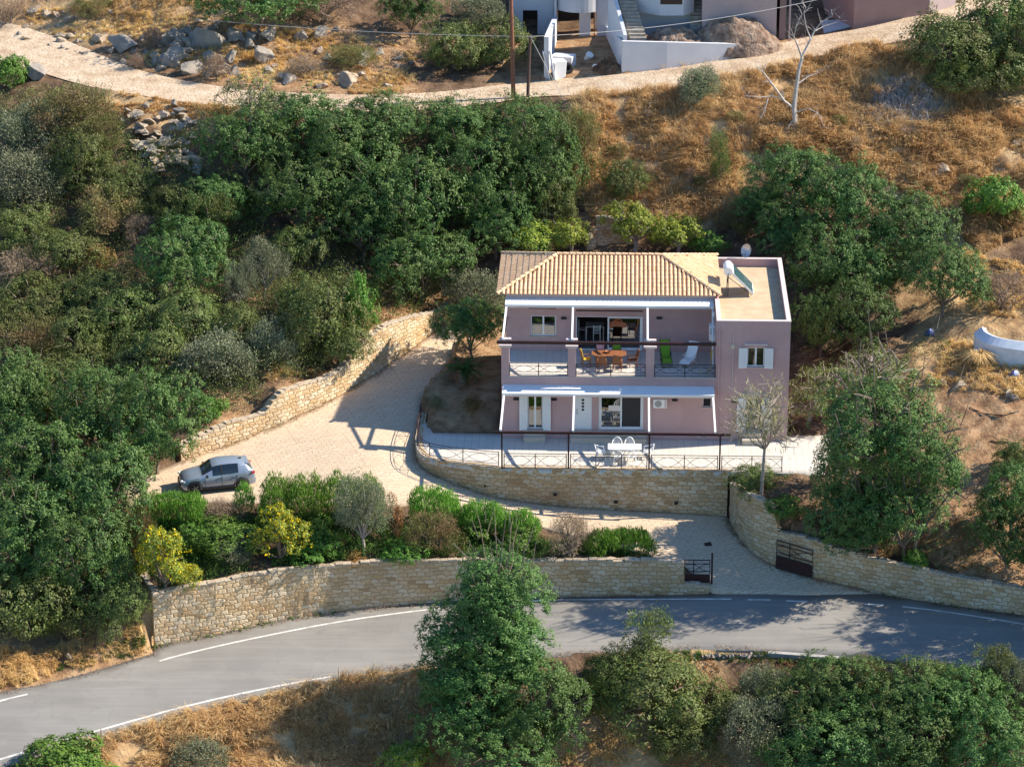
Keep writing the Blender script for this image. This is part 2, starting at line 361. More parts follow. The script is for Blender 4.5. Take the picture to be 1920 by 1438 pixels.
# flat building plots beyond the track
plot_poly = [tuple(at(*p)[:2]) for p in [(960,150,11.5),(1165,140,11.7),(1420,101,12.4),(1560,72,13.1),(1740,30,13.8),(1790,-200,14.1),(960,-120,11.9)]]
def SP(x, y):
    a = np.array([at(1060,100,11.65), at(1420,95,12.5), at(1740,25,13.85)])
    return np.interp(x, a[:, 0], a[:, 2])
def T(x, y, rough=True):
    x = np.asarray(x, float); y = np.asarray(y, float); z = SN(x, y)
    if rough:
        far = np.clip((dist_poly(drive_poly, x, y)) / 2, 0, 1) * np.clip(dist_poly(road_poly, x, y) / 2, 0, 1) * np.clip(dist_poly(upper_poly, x, y) / 2, 0, 1) * np.clip(dist_poly(house_pad, x, y) / 3, 0, 1)
        z = z + far * ((fbm(x * .45, y * .45, 3) - .5) * .8 + (fbm(x * 2.1, y * 2.1, 9, 3) - .5) * .28)
    wl = [dist_poly(l[:, :2], x, y, False) < .55 for l in (WD, WR, WX)]; nw = wl[0] | wl[1] | wl[2] | (dist_poly(tcurve, x, y, False) < .5)
    for poly, SF, e in ((plot_poly, SP, 0), (upper_poly, SU, .05), (house_pad, lambda a, b: np.full(np.shape(a), -.1), 0), (terr_poly, lambda a, b: np.full(np.shape(a), -.15), 0), (drive_poly, SD, .1), (road_poly, SR, .1)):
        ins = inside(poly, x, y)
        gg = np.where(nw, .42, -1.)
        if SF in (SP, SU): gg = -1.
        dd = dist_poly(poly, x, y); near = ins | (dd < gg)
        zf = SF(x, y) - e
        z = np.where(near & ins, zf, np.where(near, np.minimum(z, zf), z))
    return z
def Tf(x, y): return float(T(np.array([x]), np.array([y]))[0])
# cached height grid for placing things
GX = np.arange(-46, 50.01, .25); GY = np.arange(-34, 70.01, .25)
gx, gy = np.meshgrid(GX, GY); GZ = T(gx, gy)
def Th(x, y):
    i = np.clip((np.asarray(y) - GY[0]) / .25, 0, len(GY) - 2); j = np.clip((np.asarray(x) - GX[0]) / .25, 0, len(GX) - 2)
    i0 = i.astype(int); j0 = j.astype(int); a = i - i0; b = j - j0
    return (GZ[i0, j0] * (1 - b) + GZ[i0, j0 + 1] * b) * (1 - a) + (GZ[i0 + 1, j0] * (1 - b) + GZ[i0 + 1, j0 + 1] * b) * a
def hit(px, py, h=0.):
    """where the view ray through photo point (px,py) is h above the ground"""
    d = MC.T @ np.array([(px - CX) / F, (py - CY) / F, 1.]); t = np.arange(115, 260, .1)
    P = CAM[None, :] + t[:, None] * d[None, :]; k = np.nonzero(P[:, 2] - Th(P[:, 0], P[:, 1]) <= h)[0]
    return P[k[0] if len(k) else -1]
# --- ground mesh
def ext(G, lo, hi): 
    a = [G[0] - s for s in (4, 12, 30, 70, 160, 320)][::-1]; b = [G[-1] + s for s in (4, 12, 30, 70, 160, 320)]
    return np.concatenate([a, G, b])
EX = ext(GX, 0, 0); EY = ext(GY, 0, 0)
ex, ey = np.meshgrid(EX, EY); cxx = np.clip(ex, GX[0], GX[-1]); cyy = np.clip(ey, GY[0], GY[-1])
EZ = Th(cxx, cyy) + (ey - cyy) * np.where(ey > cyy, .3, .22) 
nx, ny = len(EX), len(EY); idx = np.arange(nx * ny).reshape(ny, nx)
FQ = np.stack([idx[:-1, :-1], idx[:-1, 1:], idx[1:, 1:], idx[1:, :-1]], -1).reshape(-1, 4)
gme = np_mesh('hillside_ground', np.stack([ex.ravel(), ey.ravel(), EZ.ravel()], 1), FQ, smooth=True)
# soil kind: dry straw on the open slopes (1), bare orange earth (0.5), leaf litter under trees (0)
straw_px = [[(1080,150),(1920,120),(1920,420),(1830,470),(1700,380),(1400,300),(1330,400),(1130,400),(1080,300)], [(150,1400),(480,1300),(800,1240),(860,1438),(100,1480)],
            [(1750,520),(1920,520),(1920,760),(1700,760)], [(1450,1150),(1050,1380),(1450,1380),(1420,1500),(1080,1500)], [(0,1200),(330,1170),(330,1260),(0,1330)], [(200,180),(480,200),(450,240),(200,220)], [(0,0),(420,0),(520,60),(200,90)]]
straw_w = [[tuple(hit(*p)[:2]) for p in poly] for poly in straw_px]
earth_px = [[(1760,700),(1920,700),(1920,1080),(1720,1060)], [(190,60),(760,80),(760,190),(420,160),(200,90)], [(60,1200),(260,1180),(200,1260),(0,1290)], [(560,560),(860,520),(840,620),(640,640)], [(380,700),(540,700),(560,780),(380,800)], [(800,690),(930,600),(940,800),(800,800)], [(940,90),(1170,40),(1165,150),(960,160)], [(1200,30),(1480,30),(1480,110),(1200,90)]]
earth_w = [[tuple(hit(*p)[:2]) for p in poly] for poly in earth_px]
vx, vy = ex.ravel(), ey.ravel(); sw = np.zeros(nx * ny); ew = np.zeros(nx * ny)
wx = vx + (fbm(vx * .5, vy * .5, 40) - .5) * 4; wy = vy + (fbm(vx * .5, vy * .5, 50) - .5) * 4
for p in straw_w: sw = np.maximum(sw, np.where(inside(p, wx, wy), 1, np.clip(1 - dist_poly(p, wx, wy) / 1.5, 0, 1)))
for p in earth_w: ew = np.maximum(ew, np.where(inside(p, wx, wy), 1, np.clip(1 - dist_poly(p, wx, wy) / 1.5, 0, 1)))
ca = gme.color_attributes.new('soil', 'FLOAT_COLOR', 'POINT'); ca.data.foreach_set('color', np.stack([sw, ew, sw * 0, sw * 0 + 1], 1).astype(np.float32).ravel())
n = NB('hill_soil', .95, .1)
at_ = n.n('Attribute'); at_.attribute_name = 'soil'; sp = n.n('SeparateColor'); n.l(at_.outputs['Color'], sp.inputs[0])
litter = n.ramp(n.noise(1.1, 6), [(.3, (.07, .045, .03)), (.5, (.16, .10, .062)), (.7, (.26, .17, .11))])
straw = n.ramp(n.noise(.9, 7), [(.28, (.26, .15, .08)), (.45, (.48, .31, .16)), (.6, (.58, .41, .22)), (.75, (.38, .21, .11))])
earth = n.ramp(n.noise(1.4, 7), [(.3, (.22, .12, .065)), (.5, (.40, .24, .13)), (.7, (.50, .34, .2))])
c = n.mix(sp.outputs[0], litter, straw); c = n.mix(sp.outputs[1], c, earth)
c = n.mix(n.ramp(n.noise(22, 3), [(.35, .5), (.6, 0.)]), c, n.mix(.6, c, (.06, .04, .03)))
n.color(c); n.bump(n.math('ADD', n.noise(5, 6), n.math('MULTIPLY', n.noise(30, 3), .3)), .9, .12)
M['soil'] = n.m
ground = link('ground', gme, M['soil']); tag(ground, kind='structure')
# --- flat sheets
def sheet(name, poly, SF, lift, mt, step=.5, kind='structure', parent=None, skirt=0):
    pl = resample(list(poly) + [poly[0]], step * 1.2)[:-1]
    a = np.array(pl); lo = a.min(0); hi = a.max(0)
    X, Y = np.meshgrid(np.arange(lo[0], hi[0], step), np.arange(lo[1], hi[1], step)); X = X.ravel(); Y = Y.ravel()
    k = inside(a, X, Y) & (dist_poly(a, X, Y) > step * .4)
    pts = [Vector(p) for p in a] + [Vector((x, y)) for x, y in zip(X[k], Y[k])]; nb = len(a)
    vs, es, fs, *_ = delaunay_2d_cdt(pts, [(i, (i + 1) % nb) for i in range(nb)], [list(range(nb))], 2, 1e-5)
    V = np.array([[v.x, v.y] for v in vs]); Z = SF(V[:, 0], V[:, 1]) + lift
    me = bpy.data.meshes.new(name); me.from_pydata([(x, y, z) for (x, y), z in zip(V, Z)], [], [tuple(f) for f in fs])
    me.polygons.foreach_set('use_smooth', [True] * len(me.polygons))
    if skirt:
        k0 = len(me.vertices); bm = bmesh.new(); bm.from_mesh(me); be = [e for e in bm.edges if len(e.link_faces) == 1]
        rr = bmesh.ops.extrude_edge_only(bm, edges=be)
        for v in rr['geom']:
            if isinstance(v, bmesh.types.BMVert): v.co.z -= skirt
        bm.to_mesh(me); bm.free()
    o = link(name, me, mt, parent)
    if me.polygons and sum(p.normal.z for p in me.polygons) < 0: me.flip_normals()
    if kind: tag(o, kind=kind)
    return o
# asphalt
n = NB('asphalt', .85, .25)
c = n.ramp(n.noise(.35, 5), [(.3, (.225, .212, .195)), (.7, (.275, .26, .24))])
c = n.mix(n.ramp(n.noise(60, 2), [(.3, .35), (.5, 0.), (.75, .25)]), c, (.15, .14, .13))
mp = n.n('Mapping'); mp.inputs['Scale'].default_value = (.25, 3, 1); n.l(n.tc.outputs['Object'], mp.inputs[0])
c = n.mix(n.ramp(n.noise(.8, 4, mp.outputs[0]), [(.45, 0.), (.7, .35)]), c, (.36, .335, .30)); c = n.mix(n.ramp(n.noise(.28, 2), [(.56, 0.), (.575, .22)]), c, (.19, .18, .17)); c = n.mix(n.ramp(n.noise(2.2, 8, None, .75), [(.62, 0.), (.66, .4)]), c, (.16, .15, .14)); n.color(c)
ck = n.n('TexVoronoi'); ck.feature = 'DISTANCE_TO_EDGE'; ck.inputs['Scale'].default_value = .42; wv_ = n.n('VectorMath'); wv_.operation = 'ADD'; nz_ = n.n('TexNoise'); nz_.inputs['Scale'].default_value = 1.5; nz_.inputs['Detail'].default_value = 6; n.l(n.tc.outputs['Object'], nz_.inputs['Vector']); n.l(n.tc.outputs['Object'], wv_.inputs[0]); n.l(nz_.outputs['Color'], wv_.inputs[1]); n.l(wv_.outputs[0], ck.inputs['Vector'])
c = n.mix(n.math('MULTIPLY', n.ramp(ck.outputs['Distance'], [(.005, .22), (.013, 0.)]), n.ramp(n.noise(.16, 3), [(.48, 0.), (.6, 1.)])), c, (.09, .085, .08)); n.color(c)
n.bump(n.noise(80, 2), .3, .01); M['asphalt'] = n.m
sheet('road', road_poly, SR, .0, M['asphalt'], .8, skirt=.15)
# stamped paving of the driveway
n = NB('stamped_paving', .85, .2)
mp = n.n('Mapping'); mp.inputs['Rotation'].default_value = (0, 0, R(-24)); n.l(n.tc.outputs['Object'], mp.inputs[0])
wv = n.noise(.5, 2); ad = n.n('VectorMath'); ad.operation = 'ADD'; cmb = n.n('CombineXYZ'); n.l(wv, cmb.inputs[0]); n.l(wv, cmb.inputs[1]); n.l(mp.outputs[0], ad.inputs[0]); n.l(cmb.outputs[0], ad.inputs[1])
br = n.n('TexBrick'); n.l(ad.outputs[0], br.inputs['Vector']); br.inputs['Scale'].default_value = 1; br.inputs['Brick Width'].default_value = .48; br.inputs['Row Height'].default_value = .24; br.inputs['Mortar Size'].default_value = .016; br.inputs['Mortar Smooth'].default_value = .3
br.inputs['Color1'].default_value = (.57, .44, .31, 1); br.inputs['Color2'].default_value = (.63, .50, .37, 1); br.inputs['Mortar'].default_value = (.30, .22, .15, 1); br.inputs['Bias'].default_value = 0
c = n.mix(n.ramp(n.noise(.5, 5), [(.35, 0.), (.7, .5)]), br.outputs['Color'], (.60, .46, .32))
c = n.mix(n.ramp(n.noise(2.5, 5), [(.5, 0.), (.75, .35)]), c, (.34, .26, .2))
b2 = n.n('TexBrick'); n.l(mp.outputs[0], b2.inputs['Vector']); b2.inputs['Scale'].default_value = 1; b2.inputs['Brick Width'].default_value = 5.5; b2.inputs['Row Height'].default_value = 4.2; b2.inputs['Mortar Size'].default_value = .018
b2.inputs['Color1'].default_value = (1, 1, 1, 1); b2.inputs['Color2'].default_value = (1, 1, 1, 1); b2.inputs['Mortar'].default_value = (.75, .7, .66, 1)
c = n.mix(1., c, b2.outputs['Color'], 'MULTIPLY'); n.color(c); n.bump(br.outputs['Fac'], -.5, .02); M['paving'] = n.m
sheet('driveway', drive_poly, SD, .012, M['paving'], .5, skirt=.2)
# terrace tiles
n = NB('terrace_tiles', .6, .3)
br = n.n('TexBrick'); n.l(n.tc.outputs['Object'], br.inputs['Vector']); br.offset = 0; br.inputs['Scale'].default_value = 1; br.inputs['Brick Width'].default_value = .42; br.inputs['Row Height'].default_value = .42; br.inputs['Mortar Size'].default_value = .01
br.inputs['Color1'].default_value = (.60, .56, .50, 1); br.inputs['Color2'].default_value = (.64, .60, .545, 1); br.inputs['Mortar'].default_value = (.38, .34, .3, 1)
c = n.mix(n.ramp(n.noise(.9, 4), [(.4, 0.), (.7, .35)]), br.outputs['Color'], (.56, .50, .43)); n.color(c); M['tiles'] = n.m
sheet('terrace', terr_poly, lambda x, y: np.zeros(np.shape(x)), 0, M['tiles'], .8, skirt=.25)
# upper dirt track
n = NB('dirt_track', .95, .1)
c = n.ramp(n.noise(.8, 7), [(.3, (.38, .27, .18)), (.5, (.54, .42, .30)), (.7, (.62, .51, .39))]); c = n.mix(n.ramp(n.noise(3, 7), [(.45, 0.), (.7, .6)]), c, (.36, .24, .15)); n.color(c); n.bump(n.noise(5, 7), .9, .1); M['track'] = n.m
sheet('dirt_track', upper_poly, SU, .02, M['track'], .6)
# painted lines on the road
M['line'] = mat('road_paint', (.76, .74, .70), (.5, .48, .44), 2.3, .7, detail=9)
def strip(pts, w, SF, lift, mb, mi=0):
    p = resample(smooth_line(pts, 2), .5); t = np.gradient(p[:, :2], axis=0); t /= np.linalg.norm(t, axis=1)[:, None]; nn = np.stack([-t[:, 1], t[:, 0]], 1) * w / 2
    a = p[:, :2] + nn; b = p[:, :2] - nn; z = SF(p[:, 0], p[:, 1]) + lift
    V = [(q[0], q[1], zz) for q, zz in zip(a, z)] + [(q[0], q[1], zz) for q, zz in zip(b, z)]; k = len(p)
    mb.add(V, [(i, i + 1, k + i + 1, k + i) for i in range(k - 1)], mi)
mb = MB()
for seg, w_ in [([(-200,1375),(0,1313),(52,1301)], .16), ([(299,1239),(325,1231),(411,1210),(520,1187),(640,1164),(740,1150),(833,1139),(940,1129),(1042,1124),(1180,1123.5),(1280,1123),(1372,1123)], .15),
           ([(1402,1124),(1445,1124.5)], .15), ([(1474,1126),(1514,1128)], .15), ([(1621,1132),(1657,1134)], .15), ([(1692,1137),(1771,1146),(1906,1167),(2100,1205)], .15),
           ([(-200,1487),(0,1423),(60,1405),(160,1376),(262,1347),(337,1326),(449,1300),(540,1282),(620,1268)], .16)]:
    strip([on(SR, *q)[:2] for q in seg], w_, SR, .006, mb)
o = mb.build('road_marking', M['line']); tag(o, kind='structure')
# --- masonry walls
def stone_wall(name, L, th, label, cat='retaining wall', sink=.5, cope=.0, jag=.1, side=1, seed=1, group=None):
    th = th * 1.0
    """L rows x,y,zb,zt ; body goes th behind (left-hand normal * side)"""
    q = resample(L, .3); n_ = len(q); t = np.gradient(q[:, :2], axis=0); t /= np.linalg.norm(t, axis=1)[:, None]; nn = np.stack([-t[:, 1], t[:, 0]], 1) * side
    s = np.concatenate([[0], np.cumsum(np.linalg.norm(np.diff(q[:, :2], axis=0), axis=1))]); rnd = random.Random(seed)
    zt = q[:, 3] + np.array([rnd.uniform(-jag, jag) * .5 for _ in q]); zb = q[:, 2] - sink
    V = []; UV = []; Fc = []
    rows = 7
    for i in range(n_):
        for j in range(rows + 1):
            z = zb[i] + (zt[i] - zb[i]) * j / rows; d = 0.0 if j in (0,) else rnd.uniform(-.022, .022)
            V.append((q[i, 0] + nn[i, 0] * d, q[i, 1] + nn[i, 1] * d, z)); UV.append((s[i], z))
        for j, dd in ((0, th * .5), (1, th)):
            z = zt[i] + rnd.uniform(-.03, .03); V.append((q[i, 0] + nn[i, 0] * dd, q[i, 1] + nn[i, 1] * dd, z)); UV.append((s[i], z + dd))
        V.append((q[i, 0] + nn[i, 0] * th, q[i, 1] + nn[i, 1] * th, zb[i])); UV.append((s[i], zb[i] + th))
    K = rows + 4
    for i in range(n_ - 1):
        for j in range(K): a = i * K + j; b = i * K + (j + 1) % K; Fc.append((a, b, b + K, a + K))
    Fc += [tuple(range(K)), tuple((n_ - 1) * K + j for j in range(K))[::-1]]
    me = bpy.data.meshes.new(name); me.from_pydata(V, [], Fc); uvl = me.uv_layers.new(name='UVMap')
    for p in me.polygons:
        end = len(p.vertices) > 4
        for li in p.loop_indices:
            vi = me.loops[li].vertex_index
            uvl.data[li].uv = (V[vi][0] + V[vi][1], V[vi][2]) if end else UV[vi]
            if not end and vi % K == 0 and any(me.loops[x].vertex_index % K == K - 1 for x in p.loop_indices): pass
    bm = bmesh.new(); bm.from_mesh(me); bmesh.ops.recalc_face_normals(bm, faces=bm.faces); bm.to_mesh(me); bm.free()
    o = link(name, me, M['stone']); tag(o, label, cat, group)
    mb = MB(); sp_ = 0.
    while sp_ < s[-1] - .2:
        L_ = rnd.uniform(.28, .6); k = sp_ + L_ / 2; x = np.interp(k, s, q[:, 0]); y = np.interp(k, s, q[:, 1]); zz = np.interp(k, s, zt); nx_ = np.interp(k, s, nn[:, 0]); ny_ = np.interp(k, s, nn[:, 1]); hh_ = rnd.uniform(.07, .17) * (1 if jag > .05 else .45)
        w_ = th * rnd.uniform(.5, .62); mb.obox((x + nx_ * th * .25, y + ny_ * th * .25, zz + hh_ * .3), (L_ * .97, w_, hh_), rx=rnd.uniform(-.06, .06), ry=rnd.uniform(-.05, .05), rz=math.atan2(ny_, nx_) - math.pi / 2 + rnd.uniform(-.08, .08)); sp_ += L_
    c_ = mb.build('coping', M['cope'], o, bevel=.02)
    return o
stone_wall('retaining_wall', WD, .55, 'cream stone retaining wall stepping up along the back of the driveway, below the wooded slope', seed=3)
w_road = stone_wall('retaining_wall', WR, .55, 'long curved stone retaining wall along the asphalt road, under the flowering garden bed', seed=4)
stone_wall('retaining_wall', WX, .55, 'stone retaining wall curving down from the terrace to the road on the right, holding a dark iron gate', seed=5)
p0 = WR[0]; back = [at(262,1085,-2.6)[:2], at(258,1040,-2.3)[:2]]
L2 = np.array([[p0[0] + .02, p0[1] + .25, p0[2], p0[3]], [back[0][0], p0[1] + 2.6, p0[2] + .5, p0[3] + .02], [back[0][0] - .3, p0[1] + 4.5, p0[2] + 1.4, p0[3] + .1]])
stone_wall('retaining_wall', L2, .45, 'short return of the road wall running uphill from its left corner', side=-1, seed=6)
TW = np.array([(x, y, float(SD(x, y)), .03) for x, y in tcurve])
tw_l = TW.copy()
stone_wall('retaining_wall', TW, .4, 'tall stone wall with a rounded left end carrying the tiled terrace of the pink house', seed=7, jag=.03, side=1)

M['hole'] = mat('drain_hole', (.03, .02, .015), None, rough=.9)  # dark colour of a solid box, standing for the shade in a recess
def weep(px, py, S_, wall_parent, depth=None, yy=None):
    p = aty(px, py, yy); mb = MB(); mb.box(-.11, .11, -.05, .02, -.07, .07); o = mb.build('drain_hole', M['hole'], wall_parent); o.location = tuple(p)
for o_ in [x for x in bpy.data.objects if x.name.startswith('retaining_wall')]:
    if 'terrace of the' in o_['label']:
        for px, py in ((912,911),(1041,927),(1155,941),(1268,943)): weep(px, py, SD, o_, yy=-4.56 if px > 950 else float(np.interp(-1.0, tcurve[:, 0], tcurve[:, 1])) - .02)
    if 'holding a dark' in o_['label']:
        pass
# ------------------------------------------------------------------ the pink house
XL, XM, XR = .02, 12.25, 16.42          # left end, main/annex boundary, right end
F1, F2 = .58, 3.82                      # floor levels
YU, YB = 4.17, 10.7
def wall_xz(mb, x0, x1, z0, z1, y, th, ops, mi=0):
    """wall in the XZ plane, outer face at y, going th back (+y), with rectangular openings"""
    xs = sorted({x0, x1} | {v for o in ops for v in o[:2]}); zs = sorted({z0, z1} | {v for o in ops for v in o[2:]})
    hole = lambda i, j: any(o[0] - 1e-6 <= xs[i] and xs[i + 1] <= o[1] + 1e-6 and o[2] - 1e-6 <= zs[j] and zs[j + 1] <= o[3] + 1e-6 for o in ops)
    for i in range(len(xs) - 1):
        for j in range(len(zs) - 1):
            if hole(i, j): continue
            for yy in (y, y + th): mb.add([(xs[i], yy, zs[j]), (xs[i + 1], yy, zs[j]), (xs[i + 1], yy, zs[j + 1]), (xs[i], yy, zs[j + 1])], [(0, 1, 2, 3)], mi)
    def rim(a, b, c, d):
        mb.add([(a, y, c), (a, y + th, c), (a, y + th, d), (a, y, d)], [(0, 1, 2, 3)], mi); mb.add([(b, y, c), (b, y + th, c), (b, y + th, d), (b, y, d)], [(0, 1, 2, 3)], mi)
        mb.add([(a, y, c), (b, y, c), (b, y + th, c), (a, y + th, c)], [(0, 1, 2, 3)], mi); mb.add([(a, y, d), (b, y, d), (b, y + th, d), (a, y + th, d)], [(0, 1, 2, 3)], mi)
    rim(x0, x1, z0, z1)
    for o in ops: rim(*o)
H = empty('house'); tag(H, 'two storey dusty pink house with a clay tiled roof and a flat roofed wing', 'house')
n = NB('mauve_render', .88, .15)
c = n.ramp(n.noise(.7, 5), [(.3, (.465, .305, .30)), (.7, (.52, .345, .335))])
mp = n.n('Mapping'); mp.inputs['Scale'].default_value = (2.5, 2.5, .3); n.l(n.tc.outputs['Object'], mp.inputs[0])
c = n.mix(n.ramp(n.noise(1.5, 5, mp.outputs[0]), [(.5, 0.), (.75, .35)]), c, (.41, .265, .25)); c = n.mix(n.ramp(n.noise(.35, 6), [(.5, 0.), (.53, .18)]), c, (.54, .38, .37)); n.color(c); n.bump(n.noise(45, 3), .25, .012); M['wallpaint'] = n.m
W1 = (1.50, 2.40, F1, 2.66); DR = (4.2, 5.2, F1, 2.7); SLD = (5.6, 8.16, F1, 2.66); SW = (11.56, 12.04, 2.05, 2.62)
U1 = (1.56, 3.05, 4.72, 5.98); USL = (4.2, 8.1, F2 + .04, 5.97)
A1 = (14.0, 15.0, 4.55, 5.74); A2 = (13.98, 15.0, F1, 2.66)
mb = MB()
wall_xz(mb, XL, XM, -.6, F2 - .52, 0, .25, [W1, DR, SLD, SW])                  # ground floor front
wall_xz(mb, XL + .1, XM, F2, 7.12, YU, .25, [U1, USL])                        # upper front
mb.box(XL, XL + .25, .251, YB, -.6, F2 - .521)                                # left side lower
mb.box(XL + .1, XL + .35, YU + .251, YB - .251, F2, 7.12)                     # left side upper
mb.box(XL, XM - .01, YB - .25, YB, -.6, 7.12)                                 # back
mb.build('wall', M['wallpaint'], H)
mb = MB()
wall_xz(mb, XM + .001, XR, -.6, 7.3, 0, .22, [A1, A2])                         # annex front
mb.box(XR - .22, XR, .221, 10.95, -.6, 7.3); mb.box(XM + .001, XR - .221, 10.73, 10.95, -.6, 7.3)
mb.box(XM + .001, XM + .22, .221, YU + .2, -.6, 7.3)                          # wing side on the balcony
mb.box(XM + .221, XR - .221, .221, 10.729, 6.6, 6.82)
mb.build('wing_wall', M['wallpaint'], H)
mb = MB(); e = .02
mb.box(XM - e, XR + e, -e, .24, 7.301, 7.345); mb.box(XR - .24, XR + e, .241, 10.95 + e, 7.301, 7.345); mb.box(XM + .2, XR - .241, 10.71, 10.95 + e, 7.301, 7.345); mb.box(XM - e, XM + .24, .241, 3.62, 7.301, 7.345)
mb.build('parapet_coping', M['trim'], H, bevel=.008)
# flat roof surface
M['roofscreed'] = mat('roof_screed', (.56, .44, .29), (.47, .35, .22), 1.6, .9, .2, 20)
mb = MB(); mb.box(XM + .222, XR - .222, .222, 10.728, 6.821, 6.84); mb.build('flat_roof', M['roofscreed'], H)
# floors, ceilings, partition
mb = MB(); mb.box(XL + .251, XM - .001, .251, YB - .251, F1 - .2, F1); mb.box(XL + .351, XM - .3, YU + .251, YB - .251, F2, F2 + .012); mb.box(XM + .221, XR - .221, .221, 10.7, F1 - .2, F1); mb.box(XM + .221, XR - .221, .221, 10.7, F2 - .1, F2)
mb.build('interior_floor', M['intwall'], H)
mb = MB(); mb.box(XL + .351, XM - .3, YU + .251, YB - .251, 6.9, 7.0); mb.build('ceiling', M['intwall'], H)
# balcony slab with fascia and columns
mb = MB(); mb.box(XL, XM - .001, 0, YU - .001, F2 - .5, F2 - .015); mb.box(XL, XM - .001, YU, YB - .26, F2 - .4, F2 - .015)
mb.build('balcony_slab', M['wallpaint'], H)
mb = MB(); mb.box(XL - .01, XM - .002, .001 - .03, YU - .002, F2 - .0149, F2 - .001)
o = mb.build('balcony_floor', M['tiles'], H)
CXS = [(.02, .47), (3.82, 4.27), (8.26, 8.74)]
for a, b in CXS:
    mb = MB(); mb.box(a, b, .0 + .002, .44, F2, 5.72); c_ = mb.build('column', M['wallpaint'], H)
    mb = MB(); mb.box(a - .06, b + .06, -.06, .5, 5.6, 5.66); mb.box(a - .13, b + .13, -.13, .57, 5.661, 5.76); mb.build('column_cap', M['trim'], c_)
    mb = MB(); mb.box(a - .1, b + .1, .26, .52, 5.90, 6.0); mb.build('upper_pad', M['trim'], c_)
mb = MB(); 
for a, b in ((.47, 3.82), (4.27, 8.26), (8.74, XM - .002)): mb.box(a + .001, b - .001, -.03, .17, F2, F2 + .04)
mb.build('balcony_edging', M['marble'], H)
mb = MB(); mb.box(-.25, XM - .01, .08, .24, 5.77, 5.92); mb.box(.06, .2, .241, YU - .01, 5.79, 5.91); mb.build('balcony_beam', M['maroon'], H)
# roof: fascia, tiles
RX0, RX1, RY0, RY1, RZ = -.38, 12.58, 3.74, 10.98, 7.42
ry = (RY0 + RY1) / 2; ins = 3.4; rz = RZ + 1.22
mb = MB(); mb.box(XL + .1, XM, YU - .22, YB + .12, 7.121, RZ - .04); mb.build('roof_fascia', M['trim'] if 0 else mat('fascia', (.42, .34, .34), None, rough=.8), H)
n = NB('clay_tile', .85, .15)
c = n.ramp(n.noise(3.2, 3), [(.3, (.68, .43, .25)), (.5, (.73, .49, .30)), (.68, (.78, .56, .37))]); c = n.mix(n.ramp(n.noise(12, 3), [(.5, 0.), (.7, .25)]), c, (.52, .28, .15))
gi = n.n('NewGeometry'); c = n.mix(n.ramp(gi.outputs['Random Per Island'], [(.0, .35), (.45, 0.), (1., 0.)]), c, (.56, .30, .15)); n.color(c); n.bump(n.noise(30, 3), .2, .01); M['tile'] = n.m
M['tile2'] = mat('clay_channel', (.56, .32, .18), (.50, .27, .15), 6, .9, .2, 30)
rnd = random.Random(5)
def slope_tiles(name, eave0, eave1, up, top0, top1, parent):
    """barrel tiles over a slope; eave runs eave0->eave1, 'up' is the up-slope vector to ridge level; trapezoid trimmed by hip lines"""
    e0, e1, u = Vector(eave0), Vector(eave1), Vector(up); W = (e1 - e0).length; xd = (e1 - e0) / W; Lr = u.length; ud = u / Lr; nd = xd.cross(ud); 
    if nd.z < 0: nd = -nd
    pitch = .245; nx_ = int(W / pitch); pitch = W / nx_; rl = .385; nr = int(math.ceil(Lr / rl)); mb = MB()
    lo = top0; hi = top1   # distances along eave where the ridge starts/ends
    for j in range(nr):
        v0 = j * rl; v1 = min((j + 1) * rl + .06, Lr)
        t = v0 / Lr; xa = lo * t; xb = W - (W - hi) * t
        for i in range(nx_):
            xc = (i + .5) * pitch
            t2 = min((v0 + rl * .5) / Lr, 1.)
            if xc < lo * t2 - .02 or xc > W - (W - hi) * t2 + .02: continue
            jx = rnd.uniform(-.006, .006); jz = rnd.uniform(-.004, .006)
            K = 6; vs = []
            for v, lift in ((v0, .028), (v1, .0)):
                for k in range(K + 1):
                    a = math.pi * k / K; r = pitch * .36
                    vs.append(e0 + xd * (xc + jx - math.cos(a) * r) + ud * v + nd * (math.sin(a) * r * .78 + lift + jz))
            mb.add(vs, [(k, k + 1, K + 2 + k, K + 1 + k) for k in range(K)] + [tuple(range(K + 1))])
            # channel tile between the covers
            vs = []
            for v, lift in ((v0, .012), (v1, -.012)):
                for q_, h in ((-.5, .02), (-.28, -.005), (0, -.012), (.28, -.005), (.5, .02)):
                    vs.append(e0 + xd * (xc + pitch / 2 + q_ * pitch * .5) + ud * v + nd * (h + lift))
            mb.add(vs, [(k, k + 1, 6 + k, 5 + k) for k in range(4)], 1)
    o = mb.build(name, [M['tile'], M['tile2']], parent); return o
rf = MB()
c0, c1, c2, c3 = (RX0 + .05, RY0 + .05, RZ), (RX1 - .05, RY0 + .05, RZ), (RX1 - .05, RY1 - .05, RZ), (RX0 + .05, RY1 - .05, RZ); r0, r1 = (RX0 + ins, ry, rz - .03), (RX1 - ins, ry, rz - .03)
rf.add([c0, c1, c2, c3, r0, r1], [(0, 1, 5, 4), (1, 2, 5), (2, 3, 4, 5), (3, 0, 4), (0, 3, 2, 1)])
ROOF = rf.build('roof', M['tile'], H)
slope_tiles('front_tiles', (RX0, RY0, RZ + .01), (RX1, RY0, RZ + .01), (0, ry - RY0, rz - RZ), ins, RX1 - RX0 - ins, ROOF)
slope_tiles('side_tiles', (RX0, RY1, RZ + .01), (RX0, RY0, RZ + .01), (ins, 0, rz - RZ), (RY1 - RY0) / 2, (RY1 - RY0) / 2, ROOF)
slope_tiles('side_tiles', (RX1, RY0, RZ + .01), (RX1, RY1, RZ + .01), (-ins, 0, rz - RZ), (RY1 - RY0) / 2, (RY1 - RY0) / 2, ROOF)
